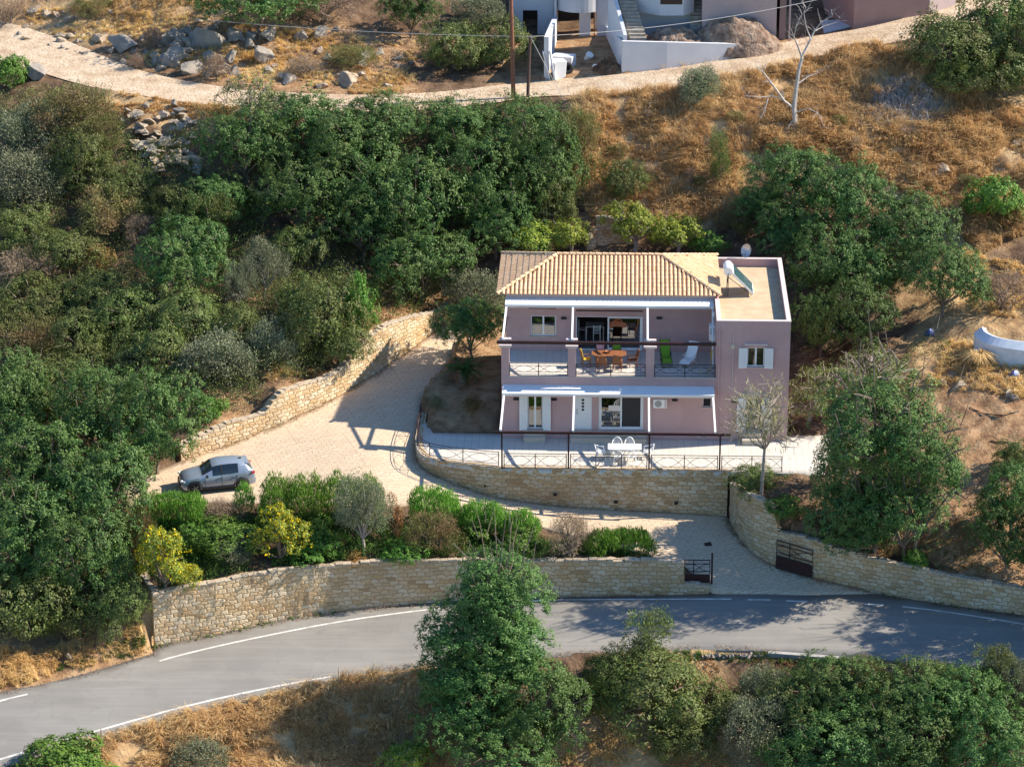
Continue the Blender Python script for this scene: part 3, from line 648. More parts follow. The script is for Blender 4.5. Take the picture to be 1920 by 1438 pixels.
slope_tiles('rear_tiles', (RX1, RY1, RZ + .01), (RX0, RY1, RZ + .01), (0, -(RY1 - ry), rz - RZ), ins, RX1 - RX0 - ins, ROOF)
mb = MB()
def ridge(a, b):
    a, b = Vector(a), Vector(b); n_ = max(2, int((b - a).length / .38)); d = (b - a) / n_; s = d.normalized().cross(Vector((0, 0, 1))).normalized(); u = s.cross(d.normalized())
    if u.z < 0: u = -u
    for i in range(n_):
        p, q = a + d * i, a + d * (i + 1.12); vs = []
        for pt, r, l in ((p, .12, .02), (q, .10, .0)):
            for k in range(7): t = math.pi * k / 6; vs.append(pt + s * math.cos(t) * r + u * (math.sin(t) * r * .8 + l))
        mb.add(vs, [(k, k + 1, 8 + k, 7 + k) for k in range(6)] + [tuple(range(7))])
up_ = .07
R0, R1 = (RX0 + ins, ry, rz + up_), (RX1 - ins, ry, rz + up_)
for c_ in ((RX0, RY0), (RX0, RY1)): ridge((c_[0], c_[1], RZ + up_), R0)
for c_ in ((RX1, RY0), (RX1, RY1)): ridge((c_[0], c_[1], RZ + up_), R1)
ridge(R0, R1); mb.build('ridge_tiles', M['tile'], ROOF)
# windows ------------------------------------------------
def casement(name, op, y, leaves=2, fr=.07, reflection=None, sill=True, rec=.1, glassm='glass', mull=.05):
    x0, x1, z0, z1 = op; yf = y + rec; mb = MB()
    mb.box(x0 + .001, x0 + fr, yf, yf + .07, z0 + .001, z1 - .001); mb.box(x1 - fr, x1 - .001, yf, yf + .07, z0 + .001, z1 - .001)
    mb.box(x0 + fr, x1 - fr, yf, yf + .07, z0 + .001, z0 + fr); mb.box(x0 + fr, x1 - fr, yf, yf + .07, z1 - fr, z1 - .001)
    wdt = (x1 - x0 - 2 * fr) / leaves
    for i in range(1, leaves): xc = x0 + fr + wdt * i; mb.box(xc - mull, xc + mull, yf - .004, yf + .066, z0 + fr + .001, z1 - fr - .001)
    f = mb.build(name, M['upvc'], H, bevel=.006)
    for i in range(leaves):
        mb = MB(); a = x0 + fr + wdt * i; mb.box(a + .03, a + wdt - .03, yf + .03, yf + .04, z0 + fr, z1 - fr)
        mb.build('pane', M[glassm] if not isinstance(glassm, (list, tuple)) else M[glassm[i]], f)
    if reflection: mb = MB(); mb.box(x0 + .05, x1 - .05, yf + .16, yf + .18, z0 + .15, z1); mb.build('ground_reflection', reflection, f)  # tan sheet behind the panes stands for the ground mirrored in the glass
    if sill: mb = MB(); mb.box(x0 - .06, x1 + .06, y - .06, y + .1, z0 - .05, z0 - .001); mb.build('sill', M['marble'], f)
    return f
M['ground_reflection'] = mat('tan_reflection', (.5, .42, .30), (.44, .36, .25), 3)  # colour of the ground's reflection, put on a sheet
def shutter(x0, x1, z0, z1, hinge, y=0, ang=12):
    """louvred leaf opened flat against the wall, hinge at x=hinge"""
    w_ = abs(x1 - x0); s = 1 if (x0 + x1) / 2 > hinge else -1; a = R(ang) * -s
    root = MB()
    fr = .07; L = lambda u, v, z: (hinge + s * (u * math.cos(R(ang))) , y - .03 - u * math.sin(R(ang)) - v, z)
    def bx(u0, u1, v0, v1, a0, a1): root.add([L(u0, v0, a0), L(u1, v0, a0), L(u1, v1, a0), L(u0, v1, a0), L(u0, v0, a1), L(u1, v0, a1), L(u1, v1, a1), L(u0, v1, a1)], [(0, 3, 2, 1), (4, 5, 6, 7), (0, 1, 5, 4), (1, 2, 6, 5), (2, 3, 7, 6), (3, 0, 4, 7)])
    bx(0, fr, 0, .045, z0, z1); bx(w_ - fr, w_, 0, .045, z0, z1); bx(fr, w_ - fr, 0, .045, z0, z0 + .1); bx(fr, w_ - fr, 0, .045, z1 - .1, z1)
    if z1 - z0 > 1.5: bx(fr, w_ - fr, 0, .045, (z0 + z1) / 2 - .05, (z0 + z1) / 2 + .05)
    z = z0 + .1
    while z < z1 - .13:
        if not (z1 - z0 > 1.5 and abs(z - (z0 + z1) / 2) < .08): bx(fr, w_ - fr, .008, .032, z, z + .035)
        z += .05
    bx(fr, w_ - fr, .012, .018, z0 + .1, z1 - .1)
    return root.build('shutter', M['white'], H)
casement('window', W1, 0, 2, reflection=M['ground_reflection'])
shutter(1.04, 1.50, F1 - .02, 2.68, 1.50, ang=14); shutter(2.40, 2.86, F1 - .02, 2.68, 2.40, ang=14)
casement('window', U1, YU, 2, reflection=M['ground_reflection'])
casement('window', A1, 0, 2); shutter(13.52, 14.0, 4.5, 5.72, 14.0, ang=8); shutter(15.0, 15.48, 4.5, 5.72, 15.0, ang=8)
casement('window', A2, 0, 2); shutter(13.5, 13.98, F1, 2.66, 13.98, ang=10); shutter(15.0, 15.48, F1, 2.66, 15.0, ang=10)
mb = MB(); mb.box(13.82, 15.15, -.12, -.001, 5.9, 5.98); mb.build('lintel', M['trim'], H)
mb = MB(); mb.box(13.75, 15.15, -.12, -.001, 2.84, 2.92); mb.build('lintel', M['trim'], H)
M['dglass'] = mat('dark_glass', (.02, .022, .025), None, rough=.15)
casement('window', SW, 0, 1, fr=.035, sill=True, glassm='dglass')
def slider(op, y, left_open=False, right='glass', left='glass'):
    x0, x1, z0, z1 = op; mb = MB(); fr = .07; yf = y + .08
    mb.box(x0 + .001, x0 + fr, yf, yf + .12, z0, z1 - .001); mb.box(x1 - fr, x1 - .001, yf, yf + .12, z0, z1 - .001); mb.box(x0 + fr, x1 - fr, yf, yf + .12, z0, z0 + .05); mb.box(x0 + fr, x1 - fr, yf, yf + .12, z1 - .06, z1 - .001)
    f = mb.build('sliding_door', M['upvc'], H)
    xm = (x0 + x1) / 2
    def leaf(a, b, yy, g):
        m2 = MB(); s = .09
        m2.box(a, a + s, yy, yy + .04, z0 + .051, z1 - .061); m2.box(b - s, b, yy, yy + .04, z0 + .051, z1 - .061); m2.box(a + s, b - s, yy, yy + .04, z0 + .051, z0 + .15); m2.box(a + s, b - s, yy, yy + .04, z1 - .13, z1 - .061)
        lf = m2.build('door_leaf', M['upvc'], f); m2 = MB(); m2.box(a + s, b - s, yy + .016, yy + .024, z0 + .15, z1 - .13); m2.build('pane', M[g], f)
    if not left_open: leaf(x0 + fr + .002, xm + .05, yf + .01, left)
    else: leaf(xm - .1, x1 - fr - .002, yf + .01, left)
    leaf(xm - .05, x1 - fr - .002, yf + .065, right)
slider(SLD, 0, right='screen'); slider(USL, YU, left_open=True)
mb = MB(); mb.box(*[4.26, 5.14], .07, .12, F1 + .001, 2.64); d_ = mb.build('front_door', M['white'], H)
mb = MB()
for k in range(4): mb.box(4.62, 4.76, .058, .069, 1.72 + k * .2, 1.85 + k * .2)
mb.build('door_light', M['dglass'], d_)
mb = MB()
for k in range(9):
    if k not in (): mb.box(4.36, 5.04, .064, .0695, .66 + k * .11, .665 + k * .11)
mb.build('door_groove', M['grey'], d_)
mb = MB(); mb.tube([(4.36, .07, 1.5), (4.36, .02, 1.5), (4.36, .02, 1.85), (4.36, .07, 1.85)], .012); mb.build('door_handle', M['black'], d_)
mb = MB(); wall_xz(mb, 4.2005, 5.1995, F1 + .0005, 2.6995, .05, .1, [(4.261, 5.139, F1 + .0006, 2.641)]); mb.build('door_frame', M['upvc'], d_)
# steps
for a, b in ((1.32, 2.54), (4.0, 8.36), (13.85, 15.1)):
    mb = MB(); mb.box(a, b, -.36, -.002, -.01, F1 - .06); mb.box(a, b, -.70, -.361, -.01, .27); mb.box(a - .02, b + .02, -.38, -.002, F1 - .059, F1 - .02); mb.box(a - .02, b + .02, -.72, -.361, .271, .31)
    mb.build('doorstep', M['marble'], H)
# wall lights
for x, z, y in ((.86, 2.46, 0), (3.04, 2.46, 0), (9.95, 2.5, 0), (13.35, 2.45, 0), (3.5, 5.88, YU), (9.05, 5.95, YU)):
    mb = MB(); mb.box(x - .16, x + .16, y - .12, y - .001, z - .03, z + .05); mb.tube([(x - .16, y - .1, z - .02), (x + .16, y - .1, z - .02)], .05, 6); mb.build('wall_light', M['black'], H)
for x in (1.45,):
    mb = MB(); mb.box(x, x + 1.6, YU - .012, YU - .001, 6.42, 6.52); mb.build('vent_slot', M['dark'], H)
mb = MB(); mb.box(4.2, 8.1, YU - .02, YU - .001, 6.3, 6.37); mb.build('shutter_slot', M['maroon'], H)
mb = MB(); mb.box(13.08, 13.28, -.07, -.001, 5.68, 5.9); mb.box(13.11, 13.25, -.085, -.071, 5.72, 5.84); mb.build('bulkhead_lamp', mat('cream_plastic', (.6, .55, .42), None, rough=.4), H)
for x_, z0_, z1_ in ((8.62, -.0, 2.3), (13.2, 3.0, 6.6)):
    mb = MB(); mb.tube([(x_, -.03, z0_), (x_, -.03, z1_)], .022, 5); mb.build('cable_conduit', M['trim'], H)
mb = MB(); mb.tube([(12.42, -.06, 6.75), (12.42, -.06, .05)], .045, 8); mb.build('downpipe', M['wallpaint'], H)
# air conditioner
mb = MB(); mb.box(8.72, 9.5, -.34, -.04, 2.1, 2.62); ac = mb.build('air_conditioner', M['plastic'], H, bevel=.02)
mb = MB(); mb.lathe([(.2, 0), (.2, .015)], 20); 
for v in range(len(mb.v)): x_, y_, z_ = mb.v[v]; mb.v[v] = (9.0 + x_, -.345 - z_, 2.36 + y_)
mb.build('fan_grille', M['grey'], ac)
mb = MB(); mb.box(9.36, 9.46, -.352, -.3405, 2.15, 2.57); mb.build('side_panel', M['trim'], ac)
# boiler cupboard and pipes on the wing side
mb = MB(); mb.box(XM - .35, XM - .004, 2.0, 2.55, 5.35, 6.25); bx_ = mb.build('water_heater', M['plastic'], H, bevel=.015); mb = MB(); mb.box(XM - .3, XM - .05, 1.97, 1.999, 5.75, 6.15); mb.build('cover', mat('bluegrey', (.45, .52, .6), None, rough=.4), bx_)
mb = MB(); mb.tube([(XM - .12, 2.3, 6.25), (XM - .12, 2.3, 7.0)], .07, 8); mb.tube([(XM - .15, 2.3, 5.35), (XM - .1, 2.2, 4.6), (XM - .08, 2.2, F2)], .06, 8); mb.build('flue_pipe', M['white'], bx_)
mb = MB(); mb.tube([(10.9, -.05, .45), (11.7, -.12, .12), (11.7, -.12, .02)], .025); mb.tube([(11.85, -.05, .1), (11.85, -.05, .5), (11.6, -.05, .5)], .02); mb.build('waste_pipe', M['trim'], H)
# awnings: white sloping hood, cassette, guide rails down to the maroon beam
M['awn'] = mat('awning_white', (.78, .80, .82), (.74, .76, .79), 2, .5)
def awning(x0, x1, yw, zw, yf, zf, yb, zb, rails, rr, nslat):
    mb = MB(); th = .03; mb.add([(x0, yw, zw), (x1, yw, zw), (x1, yf, zf), (x0, yf, zf), (x0, yw, zw + th), (x1, yw, zw + th), (x1, yf, zf + th), (x0, yf, zf + th)], [(0, 3, 2, 1), (4, 5, 6, 7), (0, 1, 5, 4), (1, 2, 6, 5), (2, 3, 7, 6), (3, 0, 4, 7)])
    k = int((x1 - x0) / .25)
    for i in range(k):
        xx = x0 + (i + .5) * (x1 - x0) / k; mb.tube([(xx, yw, zw + th), (xx, yf, zf + th)], .014, 4)
    a = mb.build('awning', M['awn'], H)
    mb = MB(); mb.box(x0, x1, yf + .02, yf + .16, zf - .17, zf - .035); mb.box(x0, x1, yf + .25, yf + .34, zf - .16, zf - .04); mb.box(x0, x1, yw - .14, yw - .01, zw - .22, zw - .03); mb.build('cassette', M['trim'], a)
    mb = MB(); mb.box(x0, x1, yf - .05, yf - .002, zf - .06, zf + .05); mb.build('front_bar', M['white'], a)
    for xb, xt in rails:
        mb = MB(); d = Vector((xb - xt, yb - yf, zb - zf)); hw = .055
        p, q = Vector((xt, yf, zf - .1)), Vector((xb, yb, zb)); 
        mb.add([p + Vector((s, 0, u)) for s, u in ((-hw, -.06), (hw, -.06), (hw, .06), (-hw, .06))] + [q + Vector((s, 0, u)) for s, u in ((-hw, -.06), (hw, -.06), (hw, .06), (-hw, .06))], [(0, 1, 2, 3), (7, 6, 5, 4), (0, 4, 5, 1), (1, 5, 6, 2), (2, 6, 7, 3), (3, 7, 4, 0)])
        mb.build('guide_rail', M['white'], a)
    return a
awning(.1, 12.18, -.002, 3.29, -.92, 3.12, -4.42, 2.3, [(.14, .2), (4.2, 4.2), (8.45, 8.45), (12.14, 12.1)], .05, 0)
awning(.12, 12.18, YU - .225, 7.14, 3.05, 7.04, .2, 6.0, [(.1, .2), (4.05, 4.05), (8.35, 8.35)], .05, 0)
mb = MB(); mb.tube([(12.1, 3.1, 7.0), (12.05, .3, 6.0)], .05, 6); mb.build('guide_rail', M['white'], H)
# pergola beam on slender posts at the terrace edge
yb = -4.45
PG = empty('pergola', (0, yb, 0)); tag(PG, 'slender dark maroon pergola beam on four thin posts along the terrace edge', 'pergola')
mb = MB(); mb.box(-.15, 13.0, -.06, .06, 2.15, 2.27); mb.build('beam', M['maroon'], PG)
PX = [.22, 3.95, 8.47, 12.42]
for x in PX: mb = MB(); mb.box(x - .045, x + .045, -.045, .045, 0, 2.149); mb.build('post', M['maroon'], PG)
# railings ------------------------------------------------
def railing(mb, a, b, h, n_, r=.018, zoff=.08, double=False):
    a, b = Vector(a), Vector(b); d = b - a; L = d.length
    P = lambda t, z: a + d * t + Vector((0, 0, z))
    for z in (h, h - .14, zoff + .14, zoff): mb.tube([P(0, z), P(1, z)], r * (1.25 if z == h else .8), 5)
    for k in range(n_ + 1):
        mb.tube([P(k / n_, 0), P(k / n_, h + .02)], r * 1.5, 5)
        if k < n_:
            zc = (h - .14 + zoff + .14) / 2; hh = (h - .28 - zoff) / 2
            for s in (1, -1): mb.tube([P((k + t / 12) / n_, zc + s * math.sin(t / 12 * 2 * math.pi * 1.0 - .0) * hh * (1 if 0 else 1) * (1 if t <= 12 else 1)) if 0 else P((k + t / 12) / n_, zc + s * hh * (1 - ((t - 6) / 3.9) ** 2 if abs(t - 6) < 5.4 else -.9) ) for t in range(13)], r * .75, 4, cap=False)
for i, (a, b) in enumerate(((.49, 3.80), (4.29, 8.24), (8.76, XM - .03))):
    mb = MB(); railing(mb, (a, .08, F2 + .04), (b, .08, F2 + .04), .74, 2); mb.build('balcony_railing', M['black'], H)
TRL = ['dark iron terrace railing panel between the first two pergola posts, left of the white table', 'dark iron terrace railing panel in front of the white plastic table', 'dark iron terrace railing panel right of the white table, above the lit wall', 'short dark iron railing panel at the right end, behind the weeping tree']
for i, (a, b, k) in enumerate(((.34, 3.83, 2), (4.07, 8.35, 3), (8.59, 12.3, 2), (12.54, 15.9, 2))):
    mb = MB(); railing(mb, (a, yb, 0), (b, yb, 0), .93, k); o = mb.build('terrace_railing', M['iron'] if i != 9 else 0); tag(o, TRL[i], 'railing', 'iron railings along the terrace')
mb = MB(); tc_ = [np.array([p[0], p[1]]) for p in tcurve]
cum = np.concatenate([[0], np.cumsum([np.linalg.norm(b - a) for a, b in zip(tc_[:-1], tc_[1:])])])
tt = np.array(tc_); gsel = lambda s: np.array([np.interp(s, cum, tt[:, 0]), np.interp(s, cum, tt[:, 1])])
s_end = cum[np.argmin(np.abs(tt[:, 0] - .1) + (tt[:, 1] > -2) * 9)]; N_ = 40; ss = np.linspace(.6, s_end, N_ + 1)
ctr = np.array([-2.5, -1.5]); cp = []
for s in ss: p = gsel(s); v = np.array([1.5, 0]) - p; cp.append(p + v / np.linalg.norm(v) * .12)
for z, r in ((.93, .022), (.79, .015), (.22, .015), (.08, .015)): mb.tube([(p[0], p[1], z) for p in cp], r, 5)
for k in range(0, N_ + 1, 8): p = cp[k]; mb.tube([(p[0], p[1], 0), (p[0], p[1], .95)], .026, 5)
for k in range(0, N_, 8):
    for s_ in (1, -1): mb.tube([(cp[k + t][0], cp[k + t][1], .505 + s_ * .25 * (1 - ((t - 4) / 2.6) ** 2 if abs(t - 4) < 3.6 else -.9)) for t in range(9)], .013, 4, cap=False)
o = mb.build('terrace_railing', M['iron']); tag(o, 'curved dark iron railing following the rounded left end of the terrace', 'railing', 'iron railings along the terrace')
# ------------------------------------------------------------------ on the roof
sh = empty('solar_water_heater', (12.95, 5.2, 6.84)); tag(sh, 'solar water heater with white drum and tilted dark panel on the flat roof', 'water heater')
mb = MB(); mb.lathe([(.24, 0), (.27, .03), (.27, 1.2), (.24, 1.23)], 20)
for v in range(len(mb.v)): x_, y_, z_ = mb.v[v]; mb.v[v] = (x_ + .1, z_ + .3, y_ + 1.5)
mb.build('tank', M['plastic'], sh, smooth=False)
n = NB('collector_glass', .12, .8); mp = n.n('Mapping'); n.l(n.tc.outputs['Object'], mp.inputs[0]); wv = n.n('TexWave'); wv.inputs['Scale'].default_value = 3; n.l(mp.outputs[0], wv.inputs[0])
n.color(n.ramp(wv.outputs['Color'], [(.4, (.03, .07, .075)), (.6, (.06, .12, .125))])); M['collector'] = n.m
mb = MB(); x0_, x1_, z0_, z1_ = .35, 1.55, 1.35, .15
mb.add([(x0_, .1, z0_), (x1_, .1, z1_), (x1_, 1.9, z1_), (x0_, 1.9, z0_), (x0_ + .05, .1, z0_ + .09), (x1_ + .05, .1, z1_ + .09), (x1_ + .05, 1.9, z1_ + .09), (x0_ + .05, 1.9, z0_ + .09)], [(0, 3, 2, 1), (4, 5, 6, 7), (0, 1, 5, 4), (1, 2, 6, 5), (2, 3, 7, 6), (3, 0, 4, 7)])
pn = mb.build('collector_panel', M['white'], sh)
mb = MB(); 
for y0_ in (.14, 1.02): mb.add([(x0_ + .09, y0_, z0_ + .065 + .01), (x1_ + .02, y0_, z1_ + .125), (x1_ + .02, y0_ + .84, z1_ + .125), (x0_ + .09, y0_ + .84, z0_ + .075)], [(0, 1, 2, 3)])
mb.build('collector_glass', M['collector'], pn)
mb = MB()
for y_ in (.2, 1.8): mb.tube([(.1, y_, 0), (.1, y_, 1.3)], .025); mb.tube([(.1, y_, 1.2), (1.5, y_, .1)], .02)
mb.tube([(.1, .3, 1.4), (.05, .1, .9), (-.1, 0, .02)], .018); mb.tube([(.1, .2, 1.2), (.1, 1.8, 1.2)], .02); mb.build('stand', M['black'], sh)
ds = empty('satellite_dish', (14.35, 10.83, 7.35)); tag(ds, 'small grey satellite dish on the rear parapet of the flat roof', 'satellite dish')
mb = MB(); K = 20; 
rings = [(.0, .0), (.15, .012), (.3, .05), (.42, .1)]; ax = Vector((-.55, -.75, .35)).normalized(); u_ = ax.cross(Vector((0, 0, 1))).normalized(); v_ = ax.cross(u_); c_ = Vector((0, 0, .45))
V = [c_] + [c_ + ax * h + (u_ * math.cos(2 * math.pi * k / K) * r * .85 + v_ * math.sin(2 * math.pi * k / K) * r) for r, h in rings[1:] for k in range(K)]
mb.add(V, [(0, 1 + k, 1 + (k + 1) % K) for k in range(K)] + [(1 + j * K + k, 1 + j * K + (k + 1) % K, 1 + (j + 1) * K + (k + 1) % K, 1 + (j + 1) * K + k) for j in range(2) for k in range(K)])
mb.build('reflector', mat('dish_metal', (.5, .52, .54), (.3, .33, .36), 12, .35, metal=.6), ds, smooth=True)
mb = MB(); mb.tube([(0, 0, 0), (0, 0, .45)], .025); mb.tube([c_ - Vector((0, 0, .3)), c_ + ax * .45 - Vector((0, 0, .15))], .015); mb.obox(c_ + ax * .48 - Vector((0, 0, .13)), (.07, .07, .07)); mb.build('arm', M['grey'], ds)
# ------------------------------------------------------------------ furniture on the balcony
def seat_chair(name, loc, rz, wood, cush, label, cat='chair', group=None, h=.95):
    e = empty(name, loc, rz); tag(e, label, cat, group)
    for sx in (-.24, .24):
        for sy, z in ((-.22, .62), (.24, .62)):
            mb = MB(); mb.tube([(sx, sy, 0), (sx, sy * .95, z)], .024, 5); mb.build('leg', M[wood], e)
        mb = MB(); mb.box(sx - .03, sx + .03, -.25, .26, .62, .65); mb.build('armrest', M[wood], e)
    mb = MB(); mb.box(-.22, .22, -.24, .22, .40, .43)
    mb.build('seat', M[wood], e)
    mb = MB(); mb.obox((0, .31, .72), (.46, .035, .62), rx=-.2)
    for k in (-.15, -.05, .05, .15): mb.obox((k, .30, .72), (.05, .05, .56), rx=-.2)
    mb.build('backrest', M[wood], e)
    if cush: mb = MB(); mb.box(-.21, .21, -.24, .2, .431, .48); mb.obox((0, .255, .76), (.44, .06, .58), rx=-.2); mb.build('cushion', M[cush] if isinstance(cush, str) else cush, e, bevel=.02)
    return e
zf = F2
tb = empty('dining_table', (6.15, 1.95, zf)); tag(tb, 'oval teak dining table with a bowl on it on the upper balcony', 'table')
mb = MB(); oct_ = [(-1.0, -.28), (-.72, -.5), (.72, -.5), (1.0, -.28), (1.0, .28), (.72, .5), (-.72, .5), (-1.0, .28)]; mb.prism(oct_, .71, .75); mb.build('table_top', M['woodf'], tb, bevel=.01)
for sx in (-.7, .7):
    for sy in (-.35, .35): mb = MB(); mb.box(sx - .035, sx + .035, sy - .035, sy + .035, 0, .709); mb.build('leg', M['woodf'], tb)
b_ = empty('bowl', (6.1, 1.98, zf + .752)); mb = MB(); mb.lathe([(.07, 0), (.16, .05), (.2, .11), (.19, .11), (.15, .06), (.06, .015)], 16); o = mb.build('bowl', M['woodf'], smooth=True); COL.objects.unlink(b_); bpy.data.objects.remove(b_); o.location = (6.1, 1.98, zf + .753); tag(o, 'shallow wooden bowl in the middle of the teak table', 'bowl')
n = NB('pink_pattern', .8); n.color(n.ramp(n.noise(25, 1), [(.45, (.55, .06, .12)), (.52, (.75, .6, .6))])); M['pinkp'] = n.m
for (x, y, rz_, cu, lb) in [(4.85, 1.75, R(100), 'yellow', 'teak armchair with a yellow cushion at the left end of the balcony table'),
    (5.65, 2.75, 0, 'pinkp', 'teak armchair with a pink patterned back behind the balcony table'), (6.6, 2.75, 0, 'green', 'teak armchair with a green cushion behind the balcony table'),
    (5.75, 1.1, R(180), 'orange', 'teak armchair with tan cushion in front of the balcony table, on the left'), (6.65, 1.1, R(174), 'woodf', 'teak armchair in front of the balcony table, on the right'),
    (7.5, 1.75, R(-78), None, 'bare teak armchair at the right end of the balcony table')]:
    seat_chair('armchair', (x, y, zf), rz_, 'woodf', cu, lb, group='chairs around the balcony table')
def lounger(loc, rz, clothm, framem, label):
    e = empty('folding_lounger', loc, rz); tag(e, label, 'lounge chair', 'folding loungers on the balcony')
    prof = [(-.75, .32), (-.35, .42), (0, .34), (.3, .36), (.55, .7), (.8, 1.1), (.9, 1.15)]
    mb = MB(); vs = [(s * .27, y, z) for y, z in prof for s in (-1, 1)] + [(s * .27, y, z - .025) for y, z in prof for s in (-1, 1)]; k = len(prof)
    mb.add(vs, [(2 * i, 2 * i + 1, 2 * i + 3, 2 * i + 2) for i in range(k - 1)] + [(2 * k + 2 * i, 2 * k + 2 * i + 2, 2 * k + 2 * i + 3, 2 * k + 2 * i + 1) for i in range(k - 1)]); mb.build('sling', clothm, e)
    mb = MB()
    for s in (-.29, .29): mb.tube([(s, y, z) for y, z in prof], .018, 5); mb.tube([(s, -.7, .02), (s, .35, .5)], .018, 5); mb.tube([(s, .6, .02), (s, -.1, .38)], .018, 5); mb.tube([(s, -.2, .58), (s, .45, .6)], .022, 5)
    mb.tube([(-.29, -.7, .02), (.29, -.7, .02)], .018, 5); mb.tube([(-.29, .6, .02), (.29, .6, .02)], .018, 5); mb.build('frame', framem, e)
lounger((9.45, 2.3, zf), R(5), M['green'], M['black'], 'bright green folding lounger on the balcony'); lounger((10.75, 2.1, zf), R(-22), M['plastic'], M['plastic'], 'white folding lounger on the balcony, right of the green one')
mb = MB(); mb.tube([(12.0, 1.2, F2 + 1.35), (12.05, 1.15, F2 + 1.1), (12.0, 1.2, F2 + .8), (11.95, 1.2, F2 + 1.0), (12.08, 1.2, F2 + 1.3), (12.02, 1.2, F2 + .7), (11.9, .9, F2 + .05), (11.5, .7, F2 + .03), (11.3, 1.1, F2 + .03)], .022, 5); o = mb.build('garden_hose', M['yellow']); tag(o, 'yellow garden hose hanging at the right end of the balcony', 'hose')
# dining set inside the open balcony door
M['whitewood'] = mat('painted_chair', (.7, .68, .62), None, rough=.5)
it = empty('indoor_table', (5.3, 6.2, F2 + .012)); tag(it, 'white table standing inside the open balcony door', 'table')
mb = MB(); mb.box(-.55, .55, -.4, .4, .85, .89); mb.build('table_top', M['whitewood'], it)
for sx in (-.5, .5):
    for sy in (-.35, .35): mb = MB(); mb.box(sx - .035, sx + .035, sy - .035, sy + .035, 0, .849); mb.build('leg', M['whitewood'], it)
def slat_chair(loc, rz, label):
    e = empty('slatted_chair', loc, rz); tag(e, label, 'chair', 'white chairs inside the house')
    for sx in (-.2, .2): 
        for sy, z in ((-.2, .6), (.2, 1.15)): mb = MB(); mb.box(sx - .022, sx + .022, sy - .022, sy + .022, 0, z); mb.build('leg', M['whitewood'], e)
    mb = MB(); mb.box(-.22, .22, -.22, .178, .601, .64); mb.build('seat', M['whitewood'], e)
    mb = MB(); 
    for z in (.8, .92, 1.04): mb.box(-.178, .178, .185, .215, z, z + .05)
    mb.build('backrest', M['whitewood'], e)
slat_chair((5.42, 5.6, F2 + .012), R(180), 'white slatted chair seen from behind just inside the open balcony door'); slat_chair((4.55, 6.2, F2 + .012), R(90), 'white slatted chair at the left side of the indoor table')
# ------------------------------------------------------------------ white plastic set on the terrace
def pchair(loc, rz, label):
    e = empty('plastic_chair', loc, rz); tag(e, label, 'chair', 'white plastic chairs around the terrace table')
    for sx in (-.23, .23):
        for sy in (-.22, .22): mb = MB(); mb.tube([(sx * 1.12, sy * 1.15, 0), (sx, sy, .42)], [.022, .028], 5); mb.build('leg', M['plastic'], e)
        mb = MB(); mb.tube([(sx * 1.1, -.2, .42), (sx * 1.18, -.18, .62), (sx * 1.15, .1, .66), (sx * .95, .24, .74)], .024, 5); mb.build('armrest', M['plastic'], e)
    mb = MB(); mb.box(-.24, .24, -.24, .23, .41, .44); mb.build('seat', M['plastic'], e, bevel=.01)
    mb = MB(); arc = [(.26 * math.cos(t), .25 + .09 * (math.sin(t)), .45 + .42 * math.sin(t)) for t in [math.pi * k / 12 for k in range(13)]]; mb.tube(arc, .022, 5)
    for k in (-.15, -.075, 0, .075, .15): zt_ = .45 + .42 * math.sqrt(max(0, 1 - (k / .26) ** 2)); mb.tube([(k, .23, .43), (k, .25 + .09 * (zt_ - .45) / .42, zt_)], .016, 4)
    mb.build('backrest', M['plastic'], e)
pt = empty('plastic_table', (7.1, -2.75, 0)); tag(pt, 'white rectangular plastic table on the tiled terrace', 'table')
mb = MB(); mb.box(-.95, .95, -.42, .42, .69, .725); mb.build('table_top', M['plastic'], pt, bevel=.01); mb = MB(); mb.box(-.88, .88, -.36, .36, .62, .689); mb.build('skirt', M['plastic'], pt)
for sx in (-.8, .8):
    for sy in (-.3, .3): mb = MB(); mb.tube([(sx, sy, 0), (sx, sy, .62)], .03, 6); mb.build('leg', M['plastic'], pt)
for x, y, rz_, lb in [(6.68, -2.05, 0, 'round backed white plastic chair behind the terrace table, on the left'), (7.38, -2.05, 0, 'round backed white plastic chair behind the terrace table, on the right'), (6.75, -3.45, R(182), 'white plastic chair in front of the terrace table, on the left'), (7.5, -3.45, R(177), 'white plastic chair in front of the terrace table, on the right'),
    (5.75, -2.85, R(95), 'white plastic chair at the left end of the terrace table'), (8.42, -2.7, R(-88), 'white plastic chair at the right end of the terrace table')]: pchair((x, y, 0), rz_, lb)
# ------------------------------------------------------------------ vegetation
def leaf_mat(name, dark, mid, light, hue2=None, trans=.22, rough=.5, spec=.35, nscale=.8):
    n = NB(name, rough, spec); g = n.n('NewGeometry'); oi = n.n('ObjectInfo')
    c = n.ramp(g.outputs['Random Per Island'], [(0, dark), (.5, mid), (1, light)])
    if hue2: c = n.mix(n.ramp(n.noise(nscale, 3), [(.42, 0.), (.62, .85)]), c, hue2)
    hsv = n.n('HueSaturation'); n.l(c, hsv.inputs['Color'])
    n.l(n.math('ADD', .488, n.math('MULTIPLY', oi.outputs['Random'], .026)), hsv.inputs['Hue']); n.l(n.math('ADD', .8, n.math('MULTIPLY', oi.outputs['Random'], .4)), hsv.inputs['Value'])
    n.color(hsv.outputs[0]); tr = n.n('BsdfTranslucent'); n.l(hsv.outputs[0], tr.inputs[0]); mx = n.n('MixShader'); mx.inputs[0].default_value = trans
    n.l(n.b.outputs[0], mx.inputs[1]); n.l(tr.outputs[0], mx.inputs[2]); n.l(mx.outputs[0], n.nt.nodes['Material Output'].inputs[0]); return n.m
